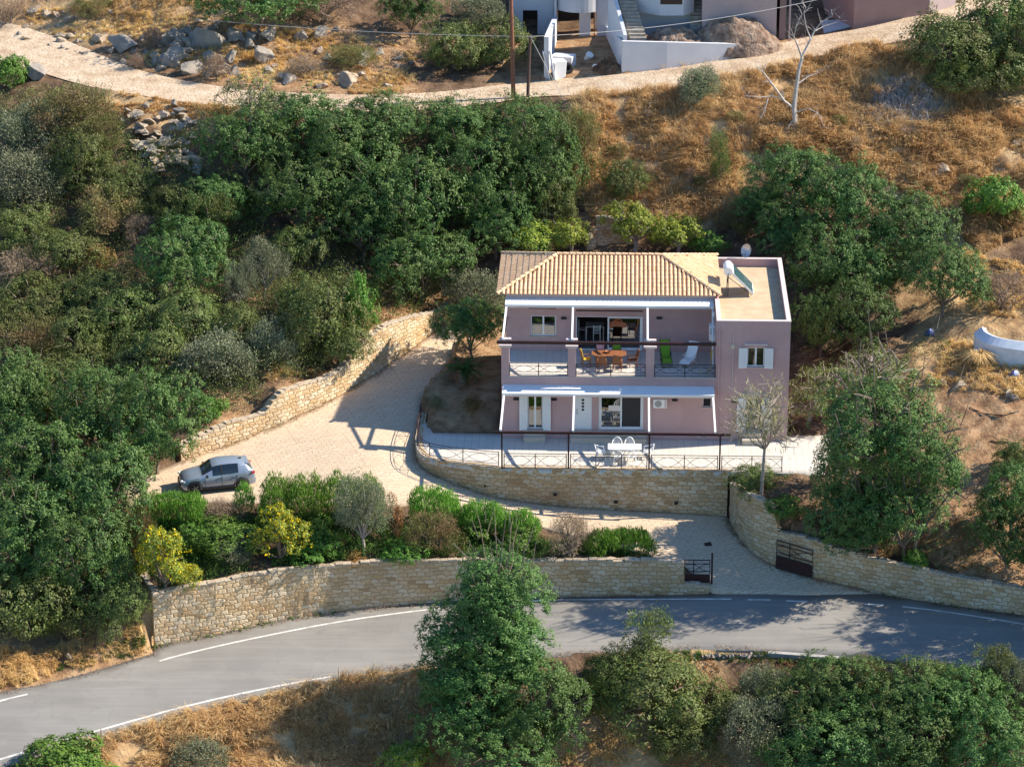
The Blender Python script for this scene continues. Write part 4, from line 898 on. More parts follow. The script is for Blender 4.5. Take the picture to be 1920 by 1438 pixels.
LM = {
 'carob': leaf_mat('carob_leaf', (.026, .07, .022), (.066, .145, .038), (.165, .27, .07), (.12, .18, .05), nscale=.5),
 'lentisk': leaf_mat('lentisk_leaf', (.05, .085, .02), (.115, .16, .04), (.22, .26, .08), (.17, .18, .065)),
 'olive': leaf_mat('olive_leaf', (.10, .12, .065), (.19, .21, .12), (.31, .33, .20), (.23, .23, .14)),
 'heath': leaf_mat('heath_leaf', (.09, .10, .03), (.17, .19, .055), (.27, .27, .10), (.30, .18, .10), nscale=.6),
 'bright': leaf_mat('bright_leaf', (.045, .12, .02), (.11, .22, .035), (.21, .33, .06), (.13, .22, .04)),
 'lime': leaf_mat('lime_leaf', (.11, .16, .02), (.22, .28, .035), (.42, .43, .07), (.15, .21, .035)),
 'rosemary': leaf_mat('rosemary_leaf', (.08, .19, .02), (.16, .33, .045), (.28, .46, .09), None, trans=.35),
 'dry': leaf_mat('dry_twig', (.17, .11, .075), (.32, .22, .15), (.48, .35, .25), None, trans=.1),
 'rust': leaf_mat('rust_leaf', (.15, .06, .025), (.29, .13, .05), (.44, .24, .10), (.10, .13, .03)),
 'straw': leaf_mat('straw_blade', (.50, .32, .14), (.76, .54, .26), (.90, .72, .40), (.60, .38, .17), trans=.3, nscale=.35),
 'flower': leaf_mat('yellow_flower', (.80, .52, .004), (.9, .62, .006), (.92, .70, .02), None),
 'cover': leaf_mat('ground_cover_leaf', (.025, .09, .015), (.06, .16, .025), (.13, .26, .045), (.11, .17, .04)),
 'willow': leaf_mat('willow_leaf', (.22, .22, .08), (.38, .37, .15), (.50, .47, .25), None),
}
for k_ in LM: LM[k_].node_tree.nodes['Principled BSDF'].inputs['Specular IOR Level'].default_value = .18
M['bark'] = mat('bark', (.16, .12, .09), (.24, .19, .15), 8, .95, .6, 20); M['palebark'] = mat('pale_bark', (.42, .36, .31), (.30, .25, .21), 8, .9, .5, 20)
def rs(seed): return np.random.default_rng(seed)
def norml(a): return a / (np.linalg.norm(a, axis=-1, keepdims=True) + 1e-9)
def leaves(C, N, per, spread, L, W, g, up=0., jit=.75, down=0., fold=True):
    m_ = len(C)
    if up == 0 and down == 0:
        h = g.normal(0, 1, (m_ * per, 3)); h = norml(h); NN = np.repeat(N, per, 0); h = np.where((h * NN).sum(1, keepdims=True) < -.2, -h, h); P = np.repeat(C, per, 0) + h * spread * g.uniform(.7, 1.7, (m_ * per, 1))
        FN = norml(NN * .9 + h * .7 + g.normal(0, .38, h.shape)); D = norml(np.cross(FN, g.normal(0, 1, h.shape))); Wd = np.cross(FN, D); l = L * g.uniform(.65, 1.25, (len(P), 1)); w_ = W * g.uniform(.75, 1.25, (len(P), 1))
        V = np.stack([P - D * l * .5, P + Wd * w_ * .5, P + D * l * .5, P - Wd * w_ * .5], 1).reshape(-1, 3); return V, np.arange(len(V)).reshape(-1, 4)
    P = np.repeat(C, per, 0) + g.normal(0, spread, (m_ * per, 3)); D = norml(np.repeat(N, per, 0) * .7 + g.normal(0, jit, (m_ * per, 3)) + np.array([0, 0, up - down]))
    Wd = norml(np.cross(D, g.normal(0, 1, D.shape) + np.array([0, 0, .01]))); l = L * g.uniform(.65, 1.25, (len(P), 1)); w_ = W * g.uniform(.7, 1.2, (len(P), 1))
    a = P - D * l * .5; b = P + Wd * w_ * .5; c = P + D * l * .5; d = P - Wd * w_ * .5
    V = np.stack([a, b, c, d], 1).reshape(-1, 3); Fq = np.arange(len(V)).reshape(-1, 4); return V, Fq
def tubes_np(segs):
    mb = MB()
    for pts, r in segs: mb.tube(pts, r, 5, cap=False)
    return mb
def sphere_pts(g, n_, zmin=-.5):
    v = norml(g.normal(0, 1, (n_ * 3, 3))); v = v[v[:, 2] > zmin][:n_]; return v
PROTO = {}
def make_proto(kind, seed, Rr, Rz, lobes, lr, clumps, per, spread, L, W, hc, leafm, bark='bark', up=0., down=0., limb=.09, twigs=0, jit=.75, flowers=0, shape='round', topm=None, shell=(.78, 1.08)):
    g = rs(seed); ctr = np.array([0, 0, hc])
    d = sphere_pts(g, lobes, -.45); rad = g.uniform(.3, 1.12, (len(d), 1)) ** .7
    if shape == 'column': lc = np.stack([d[:, 0] * Rr * .45, d[:, 1] * Rr * .45, g.uniform(-.8, .85, len(d)) * Rz], 1)
    else: lc = d * rad * np.array([Rr - lr * .75, Rr - lr * .75, Rz - lr * .6])
    lrs = lr * g.uniform(.5, 1.35, len(lc))
    li = g.integers(0, len(lc), clumps); li = np.concatenate([li, g.choice(len(lc), clumps // 3, p=lrs ** 2 / (lrs ** 2).sum())])
    sd = sphere_pts(g, len(li), -.55); li = li[:len(sd)]; sr = g.uniform(*shell, (len(sd), 1)); sr = np.where(g.uniform(0, 1, sr.shape) < .14, sr * g.uniform(1.1, 1.42, sr.shape), sr)
    C = lc[li] + sd * lrs[li][:, None] * sr; N = norml(sd * .8 + norml(C) * .4 + np.array([0, 0, .25]))
    # drop clumps buried deep inside another lobe
    keep = np.ones(len(C), bool)
    for k in range(len(lc)):
        dd = np.linalg.norm(C - lc[k], axis=1); keep &= ~((dd < lrs[k] * .6) & (li != k))
    # thin out holes
    hole = vnoise(C[:, 0] * 1.1 + seed, C[:, 1] * 1.1 + C[:, 2] * 1.3, seed) > .8
    keep &= ~(hole & (g.uniform(0, 1, len(C)) < .75))
    C = C[keep] + ctr; N = N[keep]
    if shape != 'column': C[:, 2] = np.maximum(C[:, 2], .05 + g.uniform(0, .15, len(C)))
    V, Fq = leaves(C, N, per, spread, L, W, g, up, jit, down)
    lm = [LM[leafm]]; me = np_mesh(kind + '_crown', V, Fq); me.materials.append(LM[leafm])
    if flowers:
        kf = g.choice(len(C), int(len(C) * flowers), replace=False); kf = kf[N[kf][:, 2] > -.2]
        V2, F2_ = leaves(C[kf] + N[kf] * .06, N[kf], 5, .05, .10, .075, g, .3)
        me = np_mesh(kind + '_crown', np.vstack([V, V2]), np.vstack([Fq, F2_ + len(V)])); me.materials.append(LM[leafm]); me.materials.append(LM['flower'])
        mi = np.zeros(len(Fq) + len(F2_), np.int32); mi[len(Fq):] = 1; me.polygons.foreach_set('material_index', mi)
    elif topm:
        mi = ((V[::4, 2] > hc + Rz * .1) & (g.uniform(0, 1, len(V) // 4) < .7) & (vnoise(V[::4, 0] * .8 + 7, V[::4, 1] * .8, seed) > .45)).astype(np.int32); me.materials.append(LM[topm]); me.polygons.foreach_set('material_index', mi)
    segs = []; th = max(.25, hc - Rz * .7)
    lean = np.array([g.uniform(-.15, .15), g.uniform(-.15, .15), 0]); fork = lean * th + np.array([0, 0, th])
    segs.append(([(0, 0, -.35), tuple(lean * th * .4 + np.array([g.uniform(-.05, .05), 0, th * .5])), tuple(fork)], [limb * 1.5, limb * 1.15, limb]))
    for k in range(min(len(lc), 14)):
        e = lc[k] + ctr; mid = fork * .5 + e * .5 + g.normal(0, .12, 3) * Rr * .5; segs.append(([tuple(fork), tuple(mid), tuple(e), tuple(e + norml(lc[k]) * lrs[k] * .8)], [limb * .6, limb * .38, limb * .2, limb * .08]))
    if twigs:
        for k in g.choice(len(C), min(twigs, len(C)), replace=False):
            b = C[k] - N[k] * .5; segs.append(([tuple(b), tuple(C[k] + g.normal(0, .1, 3)), tuple(C[k] + N[k] * .28 + g.normal(0, .12, 3))], [.022, .015, .006]))
    tm = tubes_np(segs); tme = bpy.data.meshes.new(kind + '_trunk'); tme.from_pydata(tm.v, [], tm.f); tme.materials.append(M[bark])
    PROTO.setdefault(kind, []).append((me, tme, Rr, Rz, hc))
for s in range(5): make_proto('carob', 10 + s, 2.7, 2.2, 34, .92, 1350, 20, .13, .12, .062, 2.2, 'carob', twigs=60)
for s in range(2): make_proto('open', 110 + s, 2.4, 2.3, 34, .7, 1300, 19, .13, .12, .062, 2.6, 'carob', twigs=30)
for s in range(4): make_proto('lentisk', 20 + s, 1.6, 1.25, 26, .58, 950, 18, .12, .10, .045, .9, 'lentisk', twigs=14)
for s in range(3): make_proto('olive', 30 + s, 1.7, 1.5, 22, .64, 900, 17, .13, .13, .032, 1.7, 'olive', bark='palebark', twigs=14, up=.2); make_proto('olivebush', 130 + s, 1.7, 1.3, 22, .62, 850, 16, .12, .12, .045, .95, 'olive', twigs=10, up=.3)
for s in range(2): make_proto('heath', 40 + s, 1.7, 1.2, 22, .6, 850, 14, .11, .14, .03, .95, 'heath', up=.5, twigs=16)
for s in range(2): make_proto('bright', 50 + s, 1.5, 1.25, 18, .55, 460, 13, .13, .15, .075, 1.1, 'bright')
for s in range(2): make_proto('lime', 60 + s, 1.4, .95, 16, .5, 330, 12, .15, .15, .07, 1.3, 'lime', twigs=34, bark='palebark')
for s in range(2): make_proto('dry', 70 + s, 1.2, .85, 14, .5, 360, 14, .13, .24, .014, .7, 'dry', twigs=20, up=.3)
for s in range(2): make_proto('tecoma', 80 + s, 1.3, 1.25, 16, .48, 420, 13, .12, .12, .05, 1.15, 'lime', flowers=.62)
for s in range(2): make_proto('sparse', 90 + s, 2.0, 1.6, 26, .55, 330, 11, .15, .14, .07, 1.8, 'lentisk', twigs=150, bark='palebark')
make_proto('rust', 95, 1.0, 1.2, 12, .4, 240, 12, .12, .11, .05, 1.2, 'rust', shape='column', twigs=20)
make_proto('spire', 96, 1.0, 1.6, 20, .42, 420, 13, .12, .13, .04, 1.5, 'lentisk', shape='column', up=.8)
make_proto('willow', 97, 1.3, 1.2, 12, .5, 125, 11, .2, .26, .022, 2.2, 'willow', down=1.6, twigs=110, bark='palebark', limb=.06)
make_proto('redbush', 98, 1.2, .8, 14, .45, 300, 12, .12, .12, .05, .7, 'rust', twigs=20)
CNT = {}
PXM = 32.5
def plant(kind, px, py, hw, hh, label, cat='tree', group=None, base=None, name=None):
    i = CNT.get(kind, 0); CNT[kind] = i + 1; me, tme, Rr, Rz, hc = PROTO[kind][i % len(PROTO[kind])]
    sc = PXM; rx = hw / sc / .97; sx = rx / Rr
    a = (math.sin(R(22)) * rx) ** 2; rz = math.sqrt(max((hh / sc) ** 2 - a, (.45 * hh / sc) ** 2)) / .92; rz = min(max(rz, rx * .5), rx * 2.4); sz = rz / Rz
    p = hit(px, py, hc * sz) if base is None else hit(base[0], base[1], 0); z = float(Th(p[0], p[1])); up_ = 0 if base is None else max(0, (aty(px, py, p[1])[2] - z) - hc * sz)
    if base is not None: p = np.array([aty(px, py, p[1])[0], p[1], 0])
    nm = name or {'tree': 'tree', 'shrub': 'shrub', 'bush': 'bush'}.get(cat, 'tree')
    e = empty(nm, (p[0], p[1], z - .05), random.Random(int(px * 7 + py)).uniform(-3, 3) if kind not in ('willow',) else 0, (sx, sx, sz)); tag(e, label, cat, group)
    o = bpy.data.objects.new('crown', me); COL.objects.link(o); o.parent = e; o.location = (0, 0, up_ / sz)
    o = bpy.data.objects.new('trunk' if cat == 'tree' else 'stems', tme); COL.objects.link(o); o.parent = e; o.scale = (1, 1, 1 + up_ / (hc * sz))
    return e
SH = 'wild shrubs on the wooded slope'; CB = 'carob trees on the hillside'
VEG = [
 # top strip above the track
 ('carob',485,12,135,42,'dark green tree overhanging the grey boulders at the top of the photo','tree',CB),
 ('carob',770,20,70,60,'dark tree at the top edge between the boulders and the utility pole','tree',CB),
 ('lentisk',850,95,75,60,'dense dark shrub beside the track, left of the tall rusty pole','shrub',None),
 ('lentisk',940,85,75,62,'dense shrub right behind the tall rusty utility pole','shrub',None),
 ('olive',905,25,65,45,'greyer bush at the top edge above the utility pole','bush',None),
 ('dry',610,20,75,26,'low brown heather below the top edge, right of centre of the boulders','shrub',None),
 ('heath',175,12,60,20,'brown green scrub at the very top left edge','shrub',None),
 ('dry',20,25,50,35,'dry grey brown scrub in the top left corner','shrub',None),
 ('dry',405,130,32,30,'dry brown round shrub between two boulders by the track','shrub','dry round shrubs beside the track'),
 ('dry',255,118,18,20,'small dry purple brown shrub on the track edge','shrub',None),
 ('dry',285,75,26,26,'brown thorny shrub in the shade left of the boulders','shrub',None),
 ('heath',660,110,60,34,'low olive green scrub beside the track below the boulders','shrub',None),
 ('dry',570,125,40,26,'dry brown scrub right of the boulders on the track edge','shrub',None),
 ('olive',1312,168,52,46,'round silvery olive shrub beside the track under the white building','shrub',None),
 ('lentisk',1785,100,100,80,'big dark bush in the top right, nearest the dead tree','bush','dark bushes in the top right corner'),
 ('lentisk',1880,55,105,90,'tallest dark bush in the top right corner','bush','dark bushes in the top right corner'),
 ('lentisk',1885,140,88,66,'paler tufted bush at the right edge under the tallest corner bush','bush','dark bushes in the top right corner'),
 ('lentisk',1800,145,80,46,'dark bush hanging over the branch pile on the right','bush','dark bushes in the top right corner'),
 ('lentisk',1950,110,70,90,'dark bush cut by the right edge near the top','bush','dark bushes in the top right corner'),
 # left woods
 ('bright',18,135,42,44,'bright green shrub at the left edge by the pale track','shrub',None),
 ('heath',140,205,100,56,'brownish green scrub just below the pale track, far left','shrub',SH),
 ('olive',45,255,70,60,'grey green bush at the left edge below the track','bush',SH),
 ('heath',182,262,52,48,'olive scrub left of the rubble pile','shrub',SH),
 ('olive',60,345,85,60,'grey purple bush at the left edge, halfway down the upper wood','bush',SH),
 ('lentisk',150,310,70,60,'silvery green bush between the left edge and the rubble pile','bush',SH),
 ('lentisk',238,352,56,46,'yellow green bush directly below the rubble pile','bush',SH),
 ('heath',215,395,80,56,'rusty topped bush in the middle of the upper left wood','bush',SH),
 ('dry',262,432,40,30,'bare pinkish brown bush below the rusty topped one','bush',SH),
 ('lentisk',35,430,70,50,'mid green bush at the left edge above the reddish brush','bush',SH),
 ('lentisk',120,470,70,46,'dark green bush left of the reddish dead thicket','bush',SH),
 ('dry',45,500,58,30,'reddish brown dead brush at the left edge','shrub',SH),
 ('redbush',190,490,34,30,'rust coloured bush in a dark hollow of the wood','shrub',SH),
 ('lentisk',335,400,56,52,'upright green bush below the dark carobs, left side','bush',SH),
 ('carob',350,490,95,80,'large dark tree in the middle of the left wood','tree',CB),
 ('spire',400,430,40,62,'pointed green shrub standing above the left wood','shrub',SH),
 ('olive',495,500,48,62,'thin silvery olive tree with a bare pale stem','tree','olive trees'),
 ('olive',450,540,36,50,'small silvery tree left of the thin olive','tree','olive trees'),
 ('lentisk',560,470,55,48,'mid green bush behind the thin olive tree','bush',SH),
 ('lentisk',60,570,80,52,'olive green bush at the left edge, mid height of the photo','bush',SH),
 ('lentisk',170,560,75,52,'dark round bush right of the reddish dead brush','bush',SH),
 ('heath',60,640,80,46,'yellowish scrub at the left edge below mid height','bush',SH),
 ('lentisk',150,640,60,50,'olive green bush in the lower left wood','bush',SH),
 ('lentisk',250,590,75,56,'darker green bush right of the olive green one in the lower left wood','bush',SH),
 ('lentisk',290,660,75,56,'pale olive green bush above the big carob by the driveway','bush',SH),
 ('lentisk',365,600,70,56,'dark bush below the large middle tree','bush',SH),
 ('olive',400,680,76,56,'grey green bush above the bare earth by the driveway wall','bush',SH),
 ('olive',515,652,52,50,'round grey olive bush just above the driveway wall','bush','olive trees'),
 ('lentisk',450,620,52,44,'bushy green shrub left of the round grey olive','bush',SH),
 ('lentisk',600,610,70,72,'dense yellow green bush above the driveway wall','bush',SH),
 ('lentisk',560,560,50,44,'olive green bush at the top of the slope by the driveway','bush',SH),
 ('bright',676,575,34,66,'glossy bright green bush at the top end of the driveway wall','bush',None),
 ('lentisk',640,655,56,44,'low dark bush right on the driveway wall coping','bush',SH),
 ('lentisk',110,720,90,54,'mid green bush above the big carobs on the left','bush',SH),
 ('carob',20,760,90,90,'carob cut by the left edge, the highest of the lower group','tree',CB),
 ('carob',190,790,110,90,'big carob left of the driveway, upper one of the pair','tree',CB),
 ('carob',290,800,85,88,'carob overhanging the driveway just behind the parked car','tree',CB),
 ('bright',395,765,34,24,'small yellow green sprouts on the driveway wall','shrub',None),
 ('carob',70,880,110,96,'dark carob at the left edge level with the parked car','tree',CB),
 ('carob',190,930,105,92,'carob between the left edge and the parked car','tree',CB),
 ('carob',40,1020,110,90,'carob at the left edge level with the yellow shrubs','tree',CB),
 ('carob',165,1060,90,86,'dark carob left of the garden wall corner','tree',CB),
 ('lentisk',40,1140,90,70,'dark bush at the left edge above the roadside earth bank','bush',None),
 ('lentisk',150,1140,75,55,'dark bush hanging above the roadside earth bank','bush',None),
 ('lentisk',225,1150,48,54,'shaded bush against the left end of the road wall','bush',None),
 ('heath',265,1015,30,70,'brown dry scrub hanging over the left end of the garden','shrub',None),
 # centre wood behind the house
 ('sparse',470,190,64,52,'thin leafed tree over the track, left of centre','tree',CB),
 ('carob',462,280,92,74,'grey green carob right of the rubble pile','tree',CB),
 ('carob',412,378,76,56,'shaded carob below the rubble pile','tree',CB),
 ('carob',560,240,100,72,'carob rising to the track left of the utility poles','tree',CB),
 ('carob',660,310,120,95,'broad deep green carob in the middle of the central wood','tree',CB),
 ('carob',560,370,100,80,'carob on the left side of the central wood','tree',CB),
 ('carob',720,240,90,64,'carob touching the track below the dense shrubs','tree',CB),
 ('carob',850,240,90,62,'carob touching the track left of the tall rusty pole','tree',CB),
 ('carob',960,235,95,62,'carob in front of the two utility poles','tree',CB),
 ('carob',1010,310,90,88,'carob right of the poles, on the edge of the dry grass','tree',CB),
 ('carob',900,340,100,90,'tall dark carob behind the left end of the tiled roof','tree',CB),
 ('carob',770,400,110,100,'pale topped carob above the end of the driveway','tree',CB),
 ('carob',680,420,90,80,'carob between the thin olive tree and the driveway end','tree',CB),
 ('carob',790,500,100,80,'lowest carob of the central wood, above the driveway end','tree',CB),
 ('carob',930,420,80,70,'carob just behind the yellow green bushes at the roof','tree',CB),
 ('heath',1085,265,46,62,'feathery yellow green bush at the edge of the dry grass','bush',None),
 ('lentisk',1030,380,60,60,'dark shrub filling the gap behind the roof ridge','bush',None),
 ('open',925,1255,112,54,'dense waist of the tall foreground tree at the road edge','tree',CB,(925,1350)),
 ('lentisk',1490,1330,62,56,'rounded green bush between the silvery bush and the dark ones at the bottom','bush','bushes below the road'),
 ('lentisk',1640,1345,70,56,'rounded dark bush in the middle of the lower right thicket','bush','bushes below the road'),
 ('lentisk',1780,1290,62,44,'rounded dark bush just below the road edge, lower right','bush','bushes below the road'),
 ('carob',1500,1420,80,50,'dark tree cut by the bottom edge right of the silvery bush','tree','bushes below the road'),
 ('lentisk',1275,1385,60,44,'low rounded bush at the bottom, left of the silvery one','bush','bushes below the road'),
 ('olivebush',900,560,70,60,'grey green tree between the driveway and the pink house, upper crown','tree','olive trees'),
 ('carob',884,622,74,62,'round green tree standing against the left side of the house','tree',None),
 ('lime',1000,452,56,34,'yellow green leafy tree behind the left half of the roof','tree','yellow green trees behind the roof'),
 ('lime',1070,445,50,36,'yellow green tree behind the middle of the roof','tree','yellow green trees behind the roof'),
 ('lime',1190,425,60,44,'twiggy yellow green tree behind the roof, right of the grey wall','tree','yellow green trees behind the roof'),
 ('lime',1270,440,56,40,'twiggy yellow green tree behind the right end of the roof','tree','yellow green trees behind the roof'),
 ('bright',1330,455,40,28,'low green bush peeking over the right end of the roof','bush',None),
 ('lentisk',1170,345,46,48,'dark green bush alone in the dry grass behind the roof','bush',None),
 ('spire',1350,300,26,56,'slim dark shrub in the dry grass below the silvery olive','shrub',None),
 ('heath',1380,420,40,34,'feathery scrub behind the satellite dish','shrub',None),
 # right side
 ('carob',1485,340,95,80,'carob directly under the dead white tree','tree',CB),
 ('carob',1580,390,108,98,'broad carob right of the satellite dish','tree',CB),
 ('carob',1470,440,72,62,'carob just behind the flat roof of the pink house','tree',CB),
 ('carob',1555,510,96,88,'shaded carob right of the flat roof','tree',CB),
 ('carob',1710,445,106,84,'pale green carob on the right, upper slope','tree',CB),
 ('carob',1540,610,62,66,'dark carob over the path right of the flat roof','tree',CB),
 ('carob',1640,520,84,70,'carob in the middle of the group right of the roof','tree',CB),
 ('carob',1430,385,60,46,'low carob at the left end of the group behind the flat roof','tree',CB),
 ('carob',1610,600,84,74,'dark carob above the twiggy pale tree','tree',CB),
 ('carob',1770,530,92,74,'carob left of the blue white tank wall','tree',CB),
 ('bright',1870,375,58,56,'bright green bush near the right edge beside pale rocks','bush',None),
 ('redbush',1895,420,32,30,'dark red bush at the right edge','bush',None),
 ('dry',1880,555,60,44,'bare pinkish brown thicket above the tank wall','bush',None),
 ('sparse',1620,715,105,66,'half bare twiggy tree with pale green leaf tufts right of the house','tree',None),
 ('sparse',1520,740,60,50,'twiggy tree against the right corner of the house','tree',None),
 ('carob',1650,810,132,100,'full green carob right of the terrace','tree',CB,(1640,1035)),
 ('carob',1725,875,84,74,'carob at the right side of the terrace group','tree',CB,(1740,1060)),
 ('sparse',1570,860,50,56,'thin tree in front of the shaded right end of the terrace','tree',None),
 ('carob',1590,975,88,82,'dark carob leaning over the gate in the right wall','tree',CB,(1580,1030)),
 ('carob',1610,1005,76,50,'low carob hanging over the coping of the right wall beside the gate','tree',CB),
 ('carob',1700,960,92,74,'dark carob behind the right retaining wall','tree',CB,(1690,1050)),
 ('carob',1898,935,72,70,'carob at the right edge above the road wall','tree',CB),
 ('carob',1890,1015,70,62,'lower carob at the right edge just above the road wall','tree',CB),
 ('lentisk',1905,860,40,40,'green bush at the right edge above the two carobs','bush',None),
 ('bright',1714,1064,24,22,'small dark green shrub hanging over the right road wall','shrub',None),
 ('lentisk',1410,905,42,32,'leafy round shrub under the weeping tree at the terrace corner','shrub',None),
 ('bright',1470,950,34,22,'low green plants behind the curved right wall','shrub',None),
 ('willow',1430,790,58,76,'thin weeping tree with pale twigs in front of the house wing','tree',None),
 # garden
 ('tecoma',308,1052,46,60,'yellow flowering shrub at the left end of the garden','shrub','yellow flowering shrubs in the garden'),
 ('tecoma',345,1078,30,28,'low yellow flowering shoot beside the left flowering shrub','shrub','yellow flowering shrubs in the garden'),
 ('tecoma',525,1010,52,52,'yellow flowering shrub in the middle of the garden','shrub','yellow flowering shrubs in the garden'),
 ('olive',682,962,48,66,'silvery olive tree with a leaning pale trunk in the garden','tree','olive trees'),
 ('rust',742,975,18,44,'narrow brown leaved shrub right of the garden olive','shrub',None),
 ('heath',812,1008,54,42,'round beige tipped shrub on the garden wall','shrub',None),
 ('dry',418,962,36,24,'dry brown low shrub between the two green hedges','shrub',None),
 ('rust',482,968,20,16,'orange dry shrub under the small hedge by the car','shrub',None),
 ('dry',1068,1010,44,42,'pale drooping dry shrub hanging over the garden wall','shrub',None),
 ('bright',905,990,46,30,'green shrub beside the round beige one','shrub',None),
 ('bright',420,1010,60,26,'leafy green shrub between the yellow flowering ones','shrub',None),
 ('olive',440,1030,46,24,'pale green rounded shrub in the middle of the left garden','shrub',None),
 ('bright',590,1035,46,22,'dark leafy ground shrub under the olive','shrub',None),
 ('bright',375,1010,40,30,'leafy green shrub right behind the left flowering shrub','shrub',None),
 ('bright',600,1005,40,34,'shaded green shrub between the flowering shrub and the garden olive','shrub',None),
 ('bright',760,1035,40,24,'low bright green shrub at the foot of the narrow brown shrub','shrub',None),
 ('bright',985,1015,44,30,'green shrub behind the top of the tall foreground tree','shrub',None),
 ('rust',665,1060,26,14,'red tipped trailing plant on the coping of the road wall','shrub',None),
 ('olive',820,757,16,18,'tiny pale shrub on the dry bed left of the house','shrub',None),
 ('redbush',890,760,26,16,'dark red leaved shrub on the dry bed left of the house','shrub',None),
 # foreground, below the road
 ('open',935,1105,84,66,'crown of the tall foreground tree against the road wall','tree',CB,(930,1330)),
 ('open',920,1195,108,78,'tall foreground tree spreading over the road, middle crown','tree',CB,(915,1340)),
 ('carob',872,1325,96,78,'big foreground carob below the road, left part','tree',CB),
 ('carob',1010,1335,92,84,'big foreground carob below the road, right part','tree',CB),
 ('carob',930,1405,100,62,'lowest carob at the bottom centre','tree',CB),
 ('lentisk',1220,1300,105,72,'olive green bush with pointed top below the road','bush','bushes below the road'),
 ('spire',1212,1215,42,64,'pale pointed crown rising over the road edge','bush','bushes below the road'),
 ('lentisk',1145,1270,46,48,'bush between the big foreground carob and the pointed bush','bush','bushes below the road'),
 ('olive',1430,1290,46,40,'silvery bush under the stone kerb, upper one','bush','bushes below the road'),
 ('olive',1420,1370,60,64,'silvery green bush at the bottom, right of centre','bush','bushes below the road'),
 ('lentisk',1340,1330,50,46,'shaded bush left of the silvery one at the bottom','bush','bushes below the road'),
 ('carob',1560,1290,84,66,'dark bush just below the road kerb','bush','bushes below the road'),  # carob foliage in place of lentisk; its deeper green paints in shade
 ('heath',1610,1262,44,36,'yellow brown tipped bush touching the road edge','bush','bushes below the road'),
 ('carob',1560,1390,105,74,'dark tree at the bottom edge below the kerb','tree','bushes below the road'),
 ('carob',1690,1310,84,62,'dark bush with reddish twigs in the lower right','bush','bushes below the road'),  # shade put into the colour: darker carob leaves swapped in
 ('carob',1700,1400,100,74,'dark tree at the bottom edge, lower right','tree','bushes below the road'),
 ('carob',1800,1330,80,66,'dark green bush near the bottom right corner','bush','bushes below the road'),  # darker carob leaves carry the shade on this bush
 ('spire',1855,1265,34,50,'pale pointed bush on the road edge near the right side','bush','bushes below the road'),
 ('olive',1905,1275,36,46,'pale green bush at the right edge below the road','bush','bushes below the road'),
 ('carob',1860,1400,96,80,'dark tree in the bottom right corner','tree','bushes below the road'),
 ('bright',112,1425,72,34,'bright green shrub in the bottom left corner','bush',None),
 ('bright',160,1450,60,34,'second green shrub at the bottom left edge','bush',None),
 ('lime',762,1420,42,26,'small yellow green shrub at the bottom edge beside the big carob','bush',None),
 ('olive',375,1428,60,16,'low twiggy green scrub at the bottom edge left of centre','bush',None),
 # just out of view on the right, shading the road
 ('carob',2020,960,90,90,'carob beyond the right edge, upper','tree',CB,(2010,1110)),
 ('carob',2060,1040,90,80,'carob beyond the right edge, beside the road','tree',CB,(2050,1125)),
 ('carob',2180,960,110,110,'tall carob beyond the right edge','tree',CB,(2170,1150)),
 ('carob',2230,1080,110,90,'farthest carob beyond the right edge','tree',CB,(2240,1165)),
 ('carob',2350,1000,120,110,'last carob beyond the right edge','tree',CB,(2340,1190)),
]
_r = random.Random(71)
for k_ in range(16): VEG.append((_r.choice(['dry', 'heath', 'dry']), _r.choice([_r.uniform(1130, 1460), _r.uniform(1560, 1880)]), _r.uniform(215, 345), _r.uniform(14, 26), _r.uniform(11, 18), 'small dry bush growing in the golden grass of the upper right slope', 'shrub', 'small dry bushes on the grass slope'))
for v in VEG:
    k, px, py, hw_, hh_, lb, ct, gp = v[:8]; bs_ = v[8] if len(v) > 8 else None
    if k == 'olive' and ct != 'tree': k = 'olivebush'
    if gp in (SH, CB) and py < 1090 and px < 1300: hw_ *= 1.08; hh_ *= 1.1
    if len(lb.split()) > 16: print('LONG', lb)
    plant(k, px, py, hw_, hh_, lb, ct, gp, bs_)
# ---- hedges of upright rosemary
def hedge(px0, py0, px1, py1, depth, h, label, seed, group='upright green hedges along the driveway'):
    g = rs(seed); a = hit(px0, py0, 0); b = hit(px1, py1, 0); d = b[:2] - a[:2]; L = np.linalg.norm(d); d /= L; nrm = np.array([-d[1], d[0]]); m_ = int(L * depth * 230)
    u = g.uniform(0, L, m_); v = g.uniform(-depth / 2, depth / 2, m_); endf = np.clip(np.minimum(u, L - u) / .5, .15, 1) * np.clip((depth / 2 - np.abs(v)) / .35, .35, 1)
    x = a[0] + d[0] * u + nrm[0] * v; y = a[1] + d[1] * u + nrm[1] * v; z0 = np.maximum(Th(x, y), min(a[2], b[2]) - .25); hh = h * (.62 + .38 * endf) * (1 + .25 * (vnoise(x * 1.6, y * 1.6, seed) - .5)) 
    C = np.stack([x, y, z0 + hh * g.uniform(.25, 1., m_) ** .6], 1); ctr = np.array([x.mean(), y.mean(), z0.mean()]); N = norml(np.stack([g.normal(0, .25, m_), g.normal(0, .25, m_), np.ones(m_)], 1))
    V, Fq = leaves(C - ctr, N, 6, .07, .26, .035, g, .6, .28)
    o = link('hedge', np_mesh('hedge', V, Fq), LM['rosemary']); o.location = ctr; tag(o, label, 'hedge', group)
hedge(250, 1000, 385, 985, 1.6, 1.7, 'upright green hedge in front of the nose of the parked car', 1)
hedge(490, 985, 720, 985, 2.2, 2.5, 'long tall upright green hedge between the driveway and the garden olive', 2)
hedge(441, 968, 478, 966, .9, 1.9, 'small upright green bush beside the rear wheel of the car', 3)
hedge(768, 985, 862, 992, 1.5, 2.2, 'upright green hedge below the rounded corner of the terrace wall', 4)
